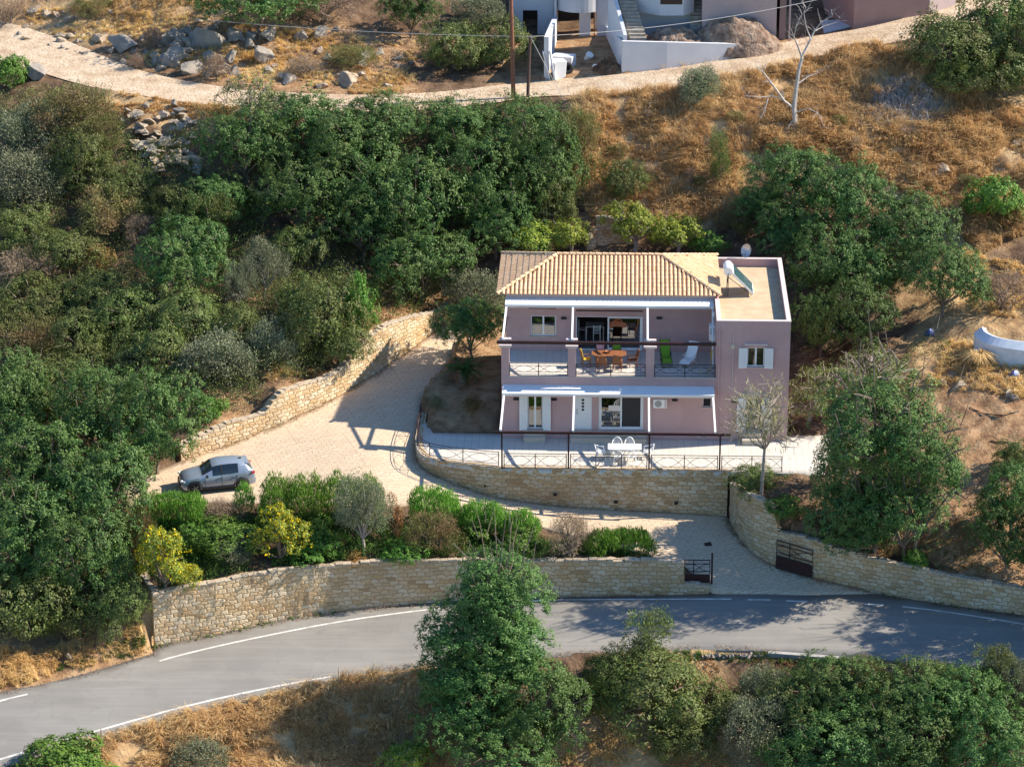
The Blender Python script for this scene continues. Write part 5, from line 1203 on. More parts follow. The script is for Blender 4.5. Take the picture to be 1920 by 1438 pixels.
hedge(862, 1002, 1010, 1022, 1.6, 1.9, 'mixed upright hedge along the driveway below the terrace wall', 5)
hedge(1098, 1043, 1222, 1043, 1.5, 1.6, 'dark green rounded hedge at the lower end of the driveway', 6)
# ---- sago palm
cp_ = hit(868, 692, .9); e = empty('palm', (cp_[0], cp_[1], float(Th(cp_[0], cp_[1]))), 0); tag(e, 'dark sago palm with a rosette of stiff fronds left of the house', 'palm')
mb = MB(); mb.lathe([(.2, -.1), (.22, .3), (.18, .75), (.1, .85)], 10); mb.build('trunk', M['bark'], e)
g = rs(77); VV = []; 
for k in range(44):
    az = g.uniform(0, 6.283); el = g.uniform(.0, 1.25); Lf = g.uniform(1.15, 1.5); dx, dy = math.cos(az), math.sin(az)
    for i in range(16):
        t = (i + 1) / 16; r_ = Lf * t; ang = el - t * t * .9; px_ = dx * r_ * math.cos(el - t * .45); py_ = dy * r_ * math.cos(el - t * .45); pz_ = .8 + r_ * math.sin(el - t * .55)
        for s in (-1, 1):
            w_ = .17 * math.sin(min(1, t * 1.15) * 2.6 + .3) + .04; a_ = np.array([px_, py_, pz_]); b_ = a_ + np.array([-dy * s * w_ + dx * .08, dx * s * w_ + dy * .08, .04]); q_ = np.array([dx, dy, 0]) * .034
            VV += [a_ - q_, a_ + q_, b_ + q_ * .3, b_ - q_ * .3]
VV = np.array(VV); o = link('fronds', np_mesh('fronds', VV, np.arange(len(VV)).reshape(-1, 4)), LM['cover'], e)
# ---- dead white tree
dt = hit(1492, 242, 0); e = empty('dead_tree', (dt[0], dt[1], float(Th(dt[0], dt[1])) - .1)); tag(e, 'leafless dead tree with bleached white branches in the dry grass', 'tree')
def dpt(px, py, dy=0.): q = aty(px, py, dt[1] + dy); return np.array([q[0] - dt[0], q[1] - dt[1], q[2] - dt[2] + .1])
mb = MB(); rnd = random.Random(9)
def br(pl, r0, r1, twig=True):
    P_ = [dpt(*q) for q in pl]; P_ = [P_[0]] + [p + np.array([rnd.uniform(-.05, .05), 0, rnd.uniform(-.05, .05)]) for p in P_[1:]]
    mb.tube([tuple(p) for p in P_], [r0 + (r1 - r0) * i / (len(P_) - 1) for i in range(len(P_))], 6)
    if twig:
        for p, q in zip(P_[1:-1] + [P_[-1]], P_[2:] + [P_[-1] * 2 - P_[-2]]):
            for _ in range(3):
                d = (q - p); d = d / (np.linalg.norm(d) + 1e-6); e_ = p + d * rnd.uniform(.1, .4) + np.array([rnd.uniform(-.6, .6), rnd.uniform(-.5, .5), rnd.uniform(-.1, .6)]); m2 = (p + e_) / 2 + np.array([rnd.uniform(-.1, .1), 0, .08])
                mb.tube([tuple(p), tuple(m2), tuple(e_)], [r1 * .8, r1 * .5, .006], 4)
                e2 = e_ + np.array([rnd.uniform(-.35, .35), rnd.uniform(-.3, .3), rnd.uniform(0, .35)]); mb.tube([tuple(m2), tuple(e2)], [r1 * .45, .005], 4)
br([(1492,242),(1489,205),(1494,170),(1500,130),(1503,108)], .2, .1, False)
br([(1503,108,0),(1515,85,.2),(1528,60,.4),(1538,45,.4),(1560,30,.6)], .08, .02); br([(1503,108),(1495,88,-.3),(1488,70,-.5),(1492,50,-.7),(1505,30,-.8)], .07, .02)
br([(1520,75,.2),(1512,50,.1),(1508,28,0),(1512,15,0)], .05, .018); br([(1528,60,.4),(1545,52,.8),(1570,42,1.)], .04, .015); br([(1489,205),(1470,190,-.4),(1450,160,-.9),(1432,140,-1.2),(1420,128,-1.4)], .1, .025)
br([(1470,190,-.4),(1448,182,-.8),(1425,185,-1.2),(1400,182,-1.4)], .05, .016); br([(1440,186,-1.),(1436,205,-1.4),(1425,225,-1.6)], .04, .012); br([(1492,212),(1515,205,-.5),(1535,215,-.8),(1545,240,-1.)], .05, .014); br([(1494,160),(1515,145,.5),(1535,137,.8)], .05, .014)
br([(1488,225),(1478,238,-.3),(1472,250,-.4)], .06, .03, False)
M['dead'] = mat('dead_wood', (.52, .48, .46), (.36, .33, .32), 6, .9, .3, 20); mb.build('branches', M['dead'], e)
# ---- garden ground cover, undergrowth and dry grass (uncountable)
def scatter(polys, dens, seed, keepout=True, lo=None):
    g = rs(seed); out = []
    for poly in polys:
        W_ = np.array([hit(*p)[:2] for p in poly]); a = W_.min(0); b = W_.max(0); A = (b - a).prod(); n_ = int(A * dens); x = g.uniform(a[0], b[0], n_); y = g.uniform(a[1], b[1], n_)
        k = inside(W_, x, y)
        for pl, m_ in ((drive_poly, .1), (road_poly, .15), (terr_poly, .05), (upper_poly, .1), (house_pad, .1)): k &= ~(inside(pl, x, y) | (dist_poly(pl, x, y) < m_))
        for l_ in (WD, WR, WX): k &= dist_poly(l_[:, :2], x, y, False) > .6
        out.append(np.stack([x[k], y[k]], 1))
    return np.vstack(out), g
def cover(name, polys, dens, h, per, spread, L, W, lm, seed, label, patch=.4, up=.5, jit=.7, thr=.35):
    P, g = scatter(polys, dens, seed); f = fbm(P[:, 0] * patch, P[:, 1] * patch, seed, 3); k = f > thr; P = P[k]; f = f[k]
    z = Th(P[:, 0], P[:, 1]); C = np.stack([P[:, 0], P[:, 1], z + h * g.uniform(.1, 1, len(P)) * (f - thr + .25) * 2], 1); N = np.tile([0, 0, 1.], (len(C), 1)) + g.normal(0, .3, C.shape)
    V, Fq = leaves(C, norml(N), per, spread, L, W, g, up, jit); o = link(name, np_mesh(name, V, Fq), LM[lm]); tag(o, label, 'plants', kind='stuff'); return o
wood_l = [(-60,200),(200,190),(260,300),(460,200),(1100,210),(1130,330),(1060,430),(930,450),(830,590),(700,640),(560,730),(380,800),(330,860),(230,930),(240,1060),(250,1180),(60,1200),(-60,1220)]
cover('undergrowth', [wood_l], 16, 1.3, 12, .22, .14, .06, 'lentisk', 201, 'tangled low undergrowth covering the wooded slope left and behind the house', thr=.36)
cover('undergrowth', [[(1380,300),(1560,300),(1760,420),(1840,520),(1500,620),(1500,480),(1400,430)], [(1500,640),(1780,640),(1800,960),(1840,1080),(1560,1010),(1460,960),(1540,900)]], 7, .7, 11, .2, .15, .06, 'carob', 202, 'low undergrowth between the trees right of the house', thr=.46)
cover('undergrowth', [[(1110,1260),(1450,1280),(1520,1250),(1960,1290),(1960,1480),(1300,1480),(1320,1390),(1100,1370)]], 9, .9, 11, .2, .14, .055, 'lentisk', 203, 'tangled undergrowth below the road in the lower right', thr=.4)
cover('ground_cover', [[(260,985),(480,968),(720,985),(1010,1020),(1090,1020),(1230,1045),(1300,1060),(1000,1062),(720,1062),(560,1075),(380,1100),(300,1110),(262,1060)]], 60, .55, 10, .12, .12, .06, 'cover', 204, 'deep green ground cover filling the garden bed behind the road wall', thr=.3)
cover('ground_cover', [[(1380,895),(1560,900),(1560,985),(1460,985)]], 16, .3, 9, .1, .11, .05, 'cover', 205, 'green ground cover in the bed below the right end of the terrace', thr=.45)
cover('leaf_litter', [[(700,560),(830,560),(830,600),(640,720),(540,740),(600,640)], [(1700,880),(1900,1090),(1600,1040),(1480,990)], [(1240,1225),(1520,1235),(1480,1290),(1280,1290)]], 60, .06, 5, .08, .09, .05, 'rust', 206, 'reddish fallen leaves lying on the bare banks', thr=.4, up=0)
def grass(name, polys, dens, hgt, seed, label, thr=.3, lm='straw', blades=19, lean=.8, w=.016):
    P, g = scatter(polys, dens, seed); f = fbm(P[:, 0] * .45, P[:, 1] * .45, seed, 3); k = f > thr; P = P[k]; f = f[k]; n_ = len(P)
    la = fbm(P[:, 0] * .22, P[:, 1] * .22, seed + 5, 2) * 12; H = hgt * (.45 + 1.3 * (f - thr)) * g.uniform(.7, 1.3, n_)
    X = np.repeat(P, blades, 0) + g.normal(0, .07, (n_ * blades, 2)); H = np.repeat(H, blades) * g.uniform(.6, 1.2, n_ * blades); A = np.repeat(la, blades) + g.normal(0, 1.1, n_ * blades); z = Th(X[:, 0], X[:, 1]) - .02
    dx = np.cos(A); dy = np.sin(A) - .25; S1 = lean * g.uniform(.3, 1.3, len(H)); b = np.stack([X[:, 0], X[:, 1], z], 1); m_ = b + np.stack([dx * H * S1 * .35, dy * H * S1 * .35, H * .6], 1); t = b + np.stack([dx * H * S1 * 1.1, dy * H * S1 * 1.1, H * (1 - .35 * S1)], 1)
    s = np.stack([-dy, dx, 0 * dx], 1) * w; V = np.stack([b - s, b + s, m_ + s * .8, m_ - s * .8, m_ - s * .8, m_ + s * .8, t + s * .25, t - s * .25], 1)
    idx_ = np.arange(len(b))[:, None] * 8; Fq = np.concatenate([idx_ + np.array([0, 1, 2, 3]), idx_ + np.array([4, 5, 6, 7])], 0); o = link(name, np_mesh(name, V.reshape(-1, 3), Fq), LM[lm]); tag(o, label, 'grass', kind='stuff'); return o
grass('dry_grass', [[(1080,175),(1240,160),(1420,125),(1600,85),(1720,110),(1960,230),(1960,420),(1840,480),(1780,410),(1640,330),(1520,290),(1400,290),(1390,440),(1320,420),(1120,420),(1060,330)]], 17, .85, 301, 'dry straw coloured grass on the slope behind the house', thr=.28)
grass('dry_grass', [[(150,1400),(330,1345),(620,1278),(800,1255),(860,1300),(840,1460),(90,1480)]], 20, .8, 302, 'dry golden grass on the bank below the road, lower left', thr=.3)
grass('dry_grass', [[(1780,640),(1960,700),(1960,760),(1740,720)], [(1040,1370),(1320,1370),(1440,1480),(1000,1480)], [(0,1215),(120,1210),(290,1215),(300,1226),(220,1247),(80,1286),(-30,1300)], [(560,590),(700,600),(640,700),(500,720)], [(1800,470),(1950,500),(1950,600),(1830,590)]], 14, .5, 303, 'patches of short dry grass on the banks', thr=.35)
grass('dry_grass', [[(180,190),(450,205),(440,235),(210,220)], [(150,0),(420,0),(330,50),(250,60)], [(1180,135),(1420,100),(1500,120),(1300,150)], [(640,120),(760,150),(740,185),(650,180)], [(220,175),(450,205),(380,215)]], 16, .4, 304, 'dry grass fringe along the upper dirt track', thr=.3)
grass('verge_weeds', [[(-20,1320),(-20,1280),(150,1235),(290,1215),(290,1226)], [(1250,1220),(1520,1222),(1520,1240),(1250,1240)], [(200,1170),(285,1190),(290,1225),(180,1235)]], 10, .35, 305, 'green weeds growing along the road verge', thr=.45, lm='cover')
# ornamental grass clump in front of the tank
gc = hit(1835, 690, 0); g = rs(55); n_ = 420; A = g.uniform(0, 6.283, n_); Ls = g.uniform(.9, 1.7, n_); V = []
for a_, l_ in zip(A, Ls):
    s_ = g.uniform(.25, .9); d = np.array([math.cos(a_), math.sin(a_), 0]); q_ = np.array([-d[1], d[0], 0]) * .016; P_ = [d * .08, d * l_ * s_ * .45 + np.array([0, 0, l_ * .62]), d * l_ * s_ + np.array([0, 0, l_ * (.75 - .4 * s_)])]
    V += [P_[0] - q_, P_[0] + q_, P_[1] + q_, P_[1] - q_, P_[1] - q_, P_[1] + q_, P_[2] + q_ * .3, P_[2] - q_ * .3]
V = np.array(V); o = link('grass_clump', np_mesh('grass_clump', V, np.arange(len(V)).reshape(-1, 4)), LM['straw']); o.location = (gc[0], gc[1], float(Th(gc[0], gc[1]))); tag(o, 'big clump of golden ornamental grass in front of the tank wall', 'grass clump')

# grit, fallen leaves and weeds gathered along the road and driveway edges
def edge_litter(name, lines, SF, n_per_m, width, seed, lm, label, L=.07, side=-1):
    g = rs(seed); PP = []
    for ln in lines:
        q = resample([np.array(p[:2]) for p in ln], .3); t = np.gradient(q, axis=0); t /= np.linalg.norm(t, axis=1)[:, None]; nn = np.stack([-t[:, 1], t[:, 0]], 1) * side; n_ = int(len(q) * .3 * n_per_m); i = g.integers(0, len(q), n_); d = np.abs(g.normal(0, width, n_)) + .03
        k = vnoise(q[i, 0] * .7, q[i, 1] * .7, seed) > .35; i = i[k]; d = d[k]; PP.append(q[i] + nn[i] * d[:, None] + g.normal(0, .1, (len(i), 2)))
    P = np.vstack(PP); C = np.stack([P[:, 0], P[:, 1], SF(P[:, 0], P[:, 1]) + .025], 1); N = np.tile([0, 0, 1.], (len(C), 1)); V, Fq = leaves(C, N, 3, .07, L, L * .6, g); V[:, 2] = np.maximum(V[:, 2], SF(V[:, 0], V[:, 1]) + .018); o = link(name, np_mesh(name, V, Fq), LM[lm]); tag(o, label, 'litter', kind='stuff')
edge_litter('leaf_litter', [[p for p in WR], [p for p in WX[7:]], ro_top[:6]], SR, 26, .16, 501, 'dry', 'dry leaves and grit gathered along the wall side of the road')
edge_litter('leaf_litter', [ro_bot], SR, 30, .18, 502, 'dry', 'dry grit along the lower edge of the road')
edge_litter('leaf_litter', [[p for p in WD], [p for p in WX[:8]], [tuple(p) for p in tcurve[::-1]]], SD, 24, .2, 503, 'rust', 'fallen leaves swept against the walls of the driveway')
edge_litter('weeds', [[p for p in WR[:6]], [p for p in WX[8:]]], SR, 8, .05, 504, 'cover', 'small weeds sprouting at the foot of the road walls', .14)
rocky = [[(40,10),(260,20),(480,50),(620,60),(780,80),(780,160),(600,165),(420,155),(280,125),(180,95),(60,45)]]
grass('dry_grass', rocky, 9, .4, 505, 'dry grass between the boulders above the dirt track', thr=.42)
cover('dry_scrub', rocky, 14, .5, 12, .16, .2, .014, 'dry', 506, 'brown thorny scrub between the boulders above the track', patch=.7, thr=.52)
# ------------------------------------------------------------------ car
M['carpaint'] = mat('blue_grey_paint', (.31, .36, .43), None, rough=.26, metal=.4, spec=.6)
M['carglass'] = mat('car_glass', (.012, .016, .02), None, rough=.06, spec=.9); M['tyre'] = mat('rubber', (.015, .015, .016), None, rough=.85)
M['rim'] = mat('alloy_rim', (.35, .36, .38), None, rough=.3, metal=.8); M['carblack'] = mat('black_trim', (.02, .02, .022), None, rough=.6)
M['redlamp'] = mat('red_lamp', (.4, .01, .015), None, rough=.2); M['headlamp'] = mat('lamp_glass', (.6, .62, .65), None, rough=.1)
ca_, cb_ = on(SD, 347, 934), on(SD, 472, 921)
cpos = on(SD, 407, 921); hd = math.atan2(-.26, -.966)
CARR = empty('parked_car', (cpos[0] - .1, cpos[1] + .65, float(SD(cpos[0], cpos[1] + .6)) + .015), hd); tag(CARR, 'blue grey compact crossover car parked at the left end of the driveway', 'car')
# sections along x (front +): x, half width at sill, belt z, belt half width, top z, top half width
sec = [(2.08, .55, .50, .50, .58, .42), (2.02, .74, .62, .68, .70, .58), (1.86, .84, .76, .78, .84, .66), (1.5, .88, .86, .82, .94, .70), (1.05, .89, .93, .84, 1.02, .72), (.88, .89, .95, .85, 1.05, .70),
       (.30, .89, .97, .86, 1.46, .60), (-.1, .89, .98, .86, 1.54, .61), (-.6, .89, 1.0, .86, 1.56, .61), (-1.15, .89, 1.04, .86, 1.54, .59), (-1.55, .89, 1.10, .84, 1.47, .56), (-1.66, .88, 1.12, .83, 1.42, .55), (-1.95, .86, 1.08, .80, 1.12, .66), (-2.08, .80, .85, .74, .90, .64), (-2.12, .70, .5, .66, .52, .58)]
mb = MB(); rows_ = []
for x, w0, bz, bw, tz, tw in sec:
    zb_ = .22 if abs(x) < 1.9 else .30
    pts_ = [(x, 0, zb_), (x, w0 * .93, zb_), (x, w0, zb_ + (bz - zb_) * .35), (x, w0 * 1.0, zb_ + (bz - zb_) * .62), (x, bw, bz), (x, bw * .35 + tw * .65, bz * .4 + tz * .6), (x, tw, tz - .03 if tz > 1.2 else tz - .01), (x, tw * .6, tz + .012), (x, 0, tz + .02)]
    rows_.append(pts_)
nP = len(rows_[0]); full = [r + [(x, -y, z) for x, y, z in r[-2:0:-1]] for r in rows_]; nF = len(full[0])
vs = [p for r in full for p in r]; fs = []; mi_ = []
for i in range(len(full) - 1):
    for j in range(nF):
        fs.append((i * nF + j, i * nF + (j + 1) % nF, (i + 1) * nF + (j + 1) % nF, (i + 1) * nF + j))
        jj = j if j < nP - 1 else nF - 1 - j
        x0_, x1_ = sec[i][0], sec[i + 1][0]; g_ = 0
        if jj in (4, 5) and -1.5 < x1_ and x0_ < .7: g_ = 1
        if jj in (6, 7) and x0_ == .88: g_ = 1
        if jj in (6, 7) and x0_ == -1.66: g_ = 1
        if jj in (5,) and x0_ == .88: g_ = 1
        if jj == 0: g_ = 2
        if jj == 1 and abs((x0_ + x1_) / 2) < 2: g_ = 2 if jj == 0 else 0
        mi_.append(g_)
fs += [tuple(range(nF)), tuple((len(full) - 1) * nF + j for j in range(nF))[::-1]]; mi_ += [0, 0]
body = MB(); body.v = [tuple(map(float, v)) for v in vs]; body.f = fs; body.mi = mi_
bo = body.build('body', [M['carpaint'], M['carglass'], M['carblack']], CARR, smooth=True)
bo.data.polygons.foreach_set('use_smooth', [True] * len(bo.data.polygons))
es = bo.modifiers.new('e', 'EDGE_SPLIT'); es.split_angle = R(38)
for sx in (1.31, -1.30):
    for sy in (1, -1):
        mb = MB(); mb.lathe([(.2, -.11), (.325, -.11), (.34, -.08), (.34, .08), (.325, .11), (.2, .11)], 24)
        mb.v = [(a, c, b) for a, b, c in mb.v]; wh = mb.build('wheel', M['tyre'], CARR, smooth=False); wh.location = (sx, sy * .80, .34)
        mb = MB(); mb.lathe([(.215, -.02), (.215, .0)], 20)
        for k in range(5): t = 2 * math.pi * k / 5; mb.obox((math.cos(t) * .11, math.sin(t) * .11, .012), (.2, .05, .02), rz=t)
        mb.v = [(a, c * sy + sy * .108, b) for a, b, c in mb.v]; mb.build('rim', M['rim'], wh)
        mb = MB(); K = 14; V = []
        for k in range(K + 1):
            t = math.pi * (k / K) * 1.1 - .16
            for r_, yy in ((.365, .90), (.44, .885), (.365, .70), (.44, .70)): V.append((sx + math.cos(t) * r_, sy * yy, .34 + math.sin(t) * r_))
        mb.add(V, [(4 * k + a, 4 * k + b, 4 * k + 4 + b, 4 * k + 4 + a) for k in range(K) for a, b in ((0, 1), (1, 3), (3, 2), (2, 0))]); mb.build('wheel_arch', M['carblack'], CARR)
for sy in (1, -1):
    mb = MB(); mb.box(-.92, .92, *sorted((sy * .865, sy * .905)), .2, .33); mb.build('side_sill', M['carblack'], CARR)
    mb = MB(); mb.obox((.62, sy * .98, 1.02), (.12, .2, .13)); mb.build('wing_mirror', M['carblack'], CARR, bevel=.02)
    mb = MB(); mb.obox((1.93, sy * .66, .72), (.26, .24, .09), rz=-sy * .5); mb.build('headlight', M['headlamp'], CARR)
    mb = MB(); mb.obox((-1.95, sy * .72, .97), (.2, .26, .09), rz=sy * .35); mb.build('tail_light', M['redlamp'], CARR)
    mb = MB()
    for x in (.72, -.22, -1.05): mb.box(x - .008, x + .008, *sorted((sy * .86, sy * .897)), .34, .93)
    mb.build('door_seam', M['carblack'], CARR)
    for x in (-.08, -.92): mb = MB(); mb.box(x - .08, x + .08, *sorted((sy * .885, sy * .912)), .84, .87); mb.build('door_handle', M['carpaint'], CARR)
    mb = MB(); mb.add([(-.26, sy * .865, 1.0), (-.16, sy * .865, 1.0), (-.17, sy * .665, 1.50), (-.26, sy * .665, 1.50)], [(0, 1, 2, 3)]); mb.build('window_pillar', M['carblack'], CARR)
mb = MB(); mb.obox((2.07, 0, .45), (.1, 1.1, .2)); mb.build('grille', M['carblack'], CARR)
mb = MB(); mb.obox((-1.68, 0, 1.44), (.2, 1.12, .03), ry=-.18); mb.build('rear_spoiler', M['carpaint'], CARR, bevel=.01)
mb = MB(); mb.obox((-1.35, 0, 1.58), (.18, .05, .05)); mb.build('roof_aerial', M['carblack'], CARR)
mb = MB(); mb.obox((-2.09, 0, .42), (.1, 1.3, .2)); mb.build('rear_bumper', M['carblack'], CARR)
# ------------------------------------------------------------------ gates
def gate(a, b, zb, zt, label):
    a, b = Vector((a[0], a[1], zb[0])), Vector((b[0], b[1], zb[1])); d = b - a; h = zt
    e = empty('iron_gate', a); tag(e, label, 'gate', 'dark iron gates of the driveway')
    P = lambda t, z: d * t + Vector((0, 0, z))
    for nm, segs, r in (('gate_frame', [(P(0, .05), P(1, .05), P(1, h), P(0, h), P(0, .05))], .04),):
        mb = MB(); mb.tube(segs[0], r, 6); mb.build(nm, M['iron'], e)
    mb = MB(); n_ = Vector((-d.y, d.x, 0)).normalized() * .012
    mb.add([P(0, .08) + n_, P(1, .08) + n_, P(1, h * .42) + n_, P(0, h * .42) + n_, P(0, .08) - n_, P(1, .08) - n_, P(1, h * .42) - n_, P(0, h * .42) - n_], [(0, 3, 2, 1), (4, 5, 6, 7), (0, 1, 5, 4), (1, 2, 6, 5), (2, 3, 7, 6), (3, 0, 4, 7)]); mb.build('lower_panel', M['iron'], e)
    mb = MB()
    for z in (.44, .56, .86): mb.tube([P(0, h * z), P(1, h * z)], .025, 5)
    mb.tube([P(.36, .05), P(.36, h)], .03, 5); zc = h * .71
    for s in (1, -1): mb.tube([P(t / 14, zc + s * h * .14 * math.sin(t / 14 * 6.283 * .75 + .4)) for t in range(15)], .02, 5)
    mb.build('scroll_bars', M['iron'], e)
g1 = aty(1283, 1098, -11.15); g2 = aty(1330, 1098, -11.15); gt = aty(1283, 1050, -11.15)
gate(g1, g2, (g1[2], g2[2]), gt[2] - g1[2], 'dark iron gate leaf standing at the right end of the road wall')
mb = MB(); mb.box(-.05, .05, -.05, .05, -.3, 1.95); o = mb.build('gate_post', M['iron']); o.location = (g2[0] + .12, g2[1] + .05, g2[2]); tag(o, 'thin dark iron gate post at the driveway mouth', 'post')
wa = WX[5]; wb = WX[6]; nn_ = np.array([-(wb[1] - wa[1]), wb[0] - wa[0]]); nn_ = -nn_ / np.linalg.norm(nn_) * .14
ga = (wa[:2] * .97 + wb[:2] * .03) + nn_; gb = wb[:2] + nn_
gate(ga, gb, (float(SD(*ga)) + .05, float(SD(*gb)) + .05), 1.62, 'wide dark iron gate leaf resting against the right retaining wall')
# ------------------------------------------------------------------ rocks
M['rock'] = mat('grey_rock', (.21, .195, .18), (.34, .29, .235), 1.6, .95, .8, 7, bdist=.06); M['rockw'] = mat('warm_rock', (.29, .215, .15), (.44, .36, .27), 2.5, .95, .8, 8, bdist=.05)
def rock_mesh(seed, flat=.7, ang=True):
    bm = bmesh.new(); bmesh.ops.create_icosphere(bm, subdivisions=4, radius=1); rnd = random.Random(seed); off_ = Vector((seed * 3.1, seed * 1.7, 0))
    planes = [(Vector((rnd.gauss(0, 1), rnd.gauss(0, 1), rnd.gauss(0, 1))).normalized(), rnd.uniform(.3, .72)) for _ in range(14)]
    for v in bm.verts:
        v.co *= 1 + .25 * noise.noise(v.co * .9 + off_)
        if ang:
            for n_, d_ in planes:
                k = v.co.dot(n_) - d_
                if k > 0: v.co -= n_ * k * .97
        v.co *= 1 + .09 * noise.noise(v.co * 3.5 + off_); v.co.z *= flat
    me = bpy.data.meshes.new('rock'); bm.to_mesh(me); bm.free(); return me
RKg = [rock_mesh(k) for k in range(5)]; RKw = [rock_mesh(k + 9, .5) for k in range(5)]
for m_ in RKg: m_.materials.append(M['rock'])
for m_ in RKw: m_.materials.append(M['rockw'])
rnd = random.Random(31)
def rock(px, py, r, label, group, warm=False, name='boulder', cat='boulder', zsc=1., up=0.):
    me = rnd.choice(RKw if warm else RKg); p = hit(px, py, r * .25); o = bpy.data.objects.new(name, me); COL.objects.link(o)
    o.location = (p[0], p[1], float(Th(p[0], p[1])) + r * .15 + up); o.rotation_euler = (rnd.uniform(-.4, .4), rnd.uniform(-.4, .4), rnd.uniform(0, 6.28)); o.scale = (r * rnd.uniform(1.1, 1.75), r * rnd.uniform(.9, 1.3), r * rnd.uniform(1., 1.5) * zsc); tag(o, label, cat, group); return o
BG = 'boulders above the dirt track'
for px, py, r, lb in [(190,68,.9,'pale tan boulder standing beside the track in the top left'), (325,112,1.1,'largest grey boulder leaning over the dirt track'), (357,128,.95,'grey rounded boulder just right of the largest one'), (392,78,1.35,'dark blue grey slab boulder in the tree shade'), (440,68,.95,'shaded grey boulder under the overhanging tree'),
    (395,108,.7,'small upright grey boulder between two dry shrubs'), (490,108,1.0,'light grey boulder right of the shaded boulders'), (565,68,.75,'round grey boulder at the right end of the rocks'), (235,85,1.0,'low grey rock in the shade left of the largest boulder'), (600,160,.7,'pale flat rock beside the track below the shrubs'), (645,152,.9,'pale rounded boulder near the centre top by the track'), (68,142,.9,'white limestone boulder at the left edge of the track'), (430,128,.7,'tan rock half buried above the track edge'), (540,150,.7,'grey rock behind the thin leafed tree'), (350,60,.7,'blue grey rock in the shade at the top')]:
    rock(px, py, r, lb, BG, warm='tan' in lb or 'pale' in lb)
for k in range(34):
    px = rnd.uniform(270, 700); rock(px, rnd.uniform(62, np.interp(px, [270, 450, 700], [120, 150, 160])), rnd.uniform(.45, .85), 'weathered grey rock of the outcrop above the dirt track', 'outcrop rocks above the track', rnd.random() < .3, 'rock', 'rock')
for k in range(130):
    px = rnd.uniform(40, 780) if k % 2 else rnd.uniform(30, 260); py = np.interp(px, [60, 250, 450, 780], [40, 60, 70, 90]) + rnd.uniform(-30, 75)
    rock(px, min(py, np.interp(px, [0, 150, 300, 450, 800], [60, 100, 135, 160, 165])), rnd.choice((.12, .16, .2, .26, .34, .45)), 'small loose stone scattered on the rocky bank above the track', 'loose stones above the track', rnd.random() < .6, 'stone', 'stone')
for k in range(115):
    t = rnd.random(); px = 235 + rnd.uniform(0, 130) * (1 - t * .2) + t * 35; py = 205 + t * 130 + rnd.uniform(-8, 8)
    if t < .25: px = rnd.uniform(230, 370)
    wm_ = rnd.random() < .65; rock(px, py, rnd.uniform(.22, .52), '%s angular stone in the %s of the rubble pile below the pale track' % ('tan' if wm_ else 'grey', 'sunlit top part' if t < .25 else 'middle' if t < .6 else 'shaded lower end'), 'stones of the rubble pile', wm_, 'stone', 'stone', .7, rnd.uniform(0, .3))
for px, py, r, lb in [(1768,318,.8,'pale flat rock outcrop in the grass at the right'), (1748,335,.7,'pale rock below the outcrop on the right'), (1722,160,.42,'flat stone by the branch pile, leftmost of three'), (1735,168,.42,'flat stone by the branch pile, middle of three'), (1747,173,.36,'flat stone by the branch pile, rightmost of three'), (1748,709,.5,'grey rock left of the ornamental grass clump'), (1770,716,.42,'small grey rock right of a grey rock near the grass clump'), (1800,722,.5,'round grey rock below the ornamental grass clump'), (1893,735,.55,'rounded grey boulder in the earth below the tank'), (1915,722,.5,'grey boulder at the right edge below the tank'), (1905,745,.4,'small grey boulder at the right edge, lowest below the tank'), (585,448,.7,'brown boulder in the gap of the central wood'), (1220,195,.5,'rock in the dry grass right of the poles'), (1195,205,.4,'smaller rock in the dry grass right of the poles'), (133,1232,.4,'pale stone on the roadside verge lower left'),
    (1910,270,.5,'grey rock at the right edge in the dry grass')]:
    rock(px, py, r, lb, None, True, 'rock', 'rock')
for k in range(40): rock(rnd.uniform(1130, 1900), rnd.uniform(200, 380), rnd.choice((.14, .18, .24, .34)), 'small pale stone lying in the golden grass of the upper right slope', 'stones in the dry grass', True, 'stone', 'stone')
for k in range(24): 
    t = k / 23; q = on(SR, 1318 + t * 140 + rnd.uniform(-2, 2), 1222 + rnd.uniform(-1, 2)); o = bpy.data.objects.new('stone', rnd.choice(RKg)); COL.objects.link(o); s_ = rnd.uniform(.16, .26); o.scale = (s_, s_, s_ * 1.2); o.location = (q[0], q[1] - .25, q[2] - .1); o.rotation_euler = (rnd.uniform(0, 3), 0, rnd.uniform(0, 6)); tag(o, 'grey white stone in the rough kerb row below the road', 'stone', 'stones of the rough kerb')
mb = MB(); P_ = [on(SR, *q) for q in [(1440,1222),(1480,1225),(1530,1229),(1620,1236)]]
for a, b in zip(P_[:-1], P_[1:]):
    d = (b - a); d /= np.linalg.norm(d); nn_ = np.array([-d[1], d[0], 0]) * .14; mb.add([a + nn_ - [0, .2, .5], b + nn_ - [0, .2, .5], b - nn_ - [0, .2, .5], a - nn_ - [0, .2, .5], a + nn_ + [0, -.2, .12], b + nn_ + [0, -.2, .12], b - nn_ + [0, -.2, .12], a - nn_ + [0, -.2, .12]], [(0, 3, 2, 1), (4, 5, 6, 7), (0, 1, 5, 4), (1, 2, 6, 5), (2, 3, 7, 6), (3, 0, 4, 7)])
o = mb.build('road_kerb', mat('old_concrete', (.42, .40, .38), (.32, .30, .28), 3, .9, .4, 12)); tag(o, 'low weathered concrete kerb along the lower side of the road', 'kerb')
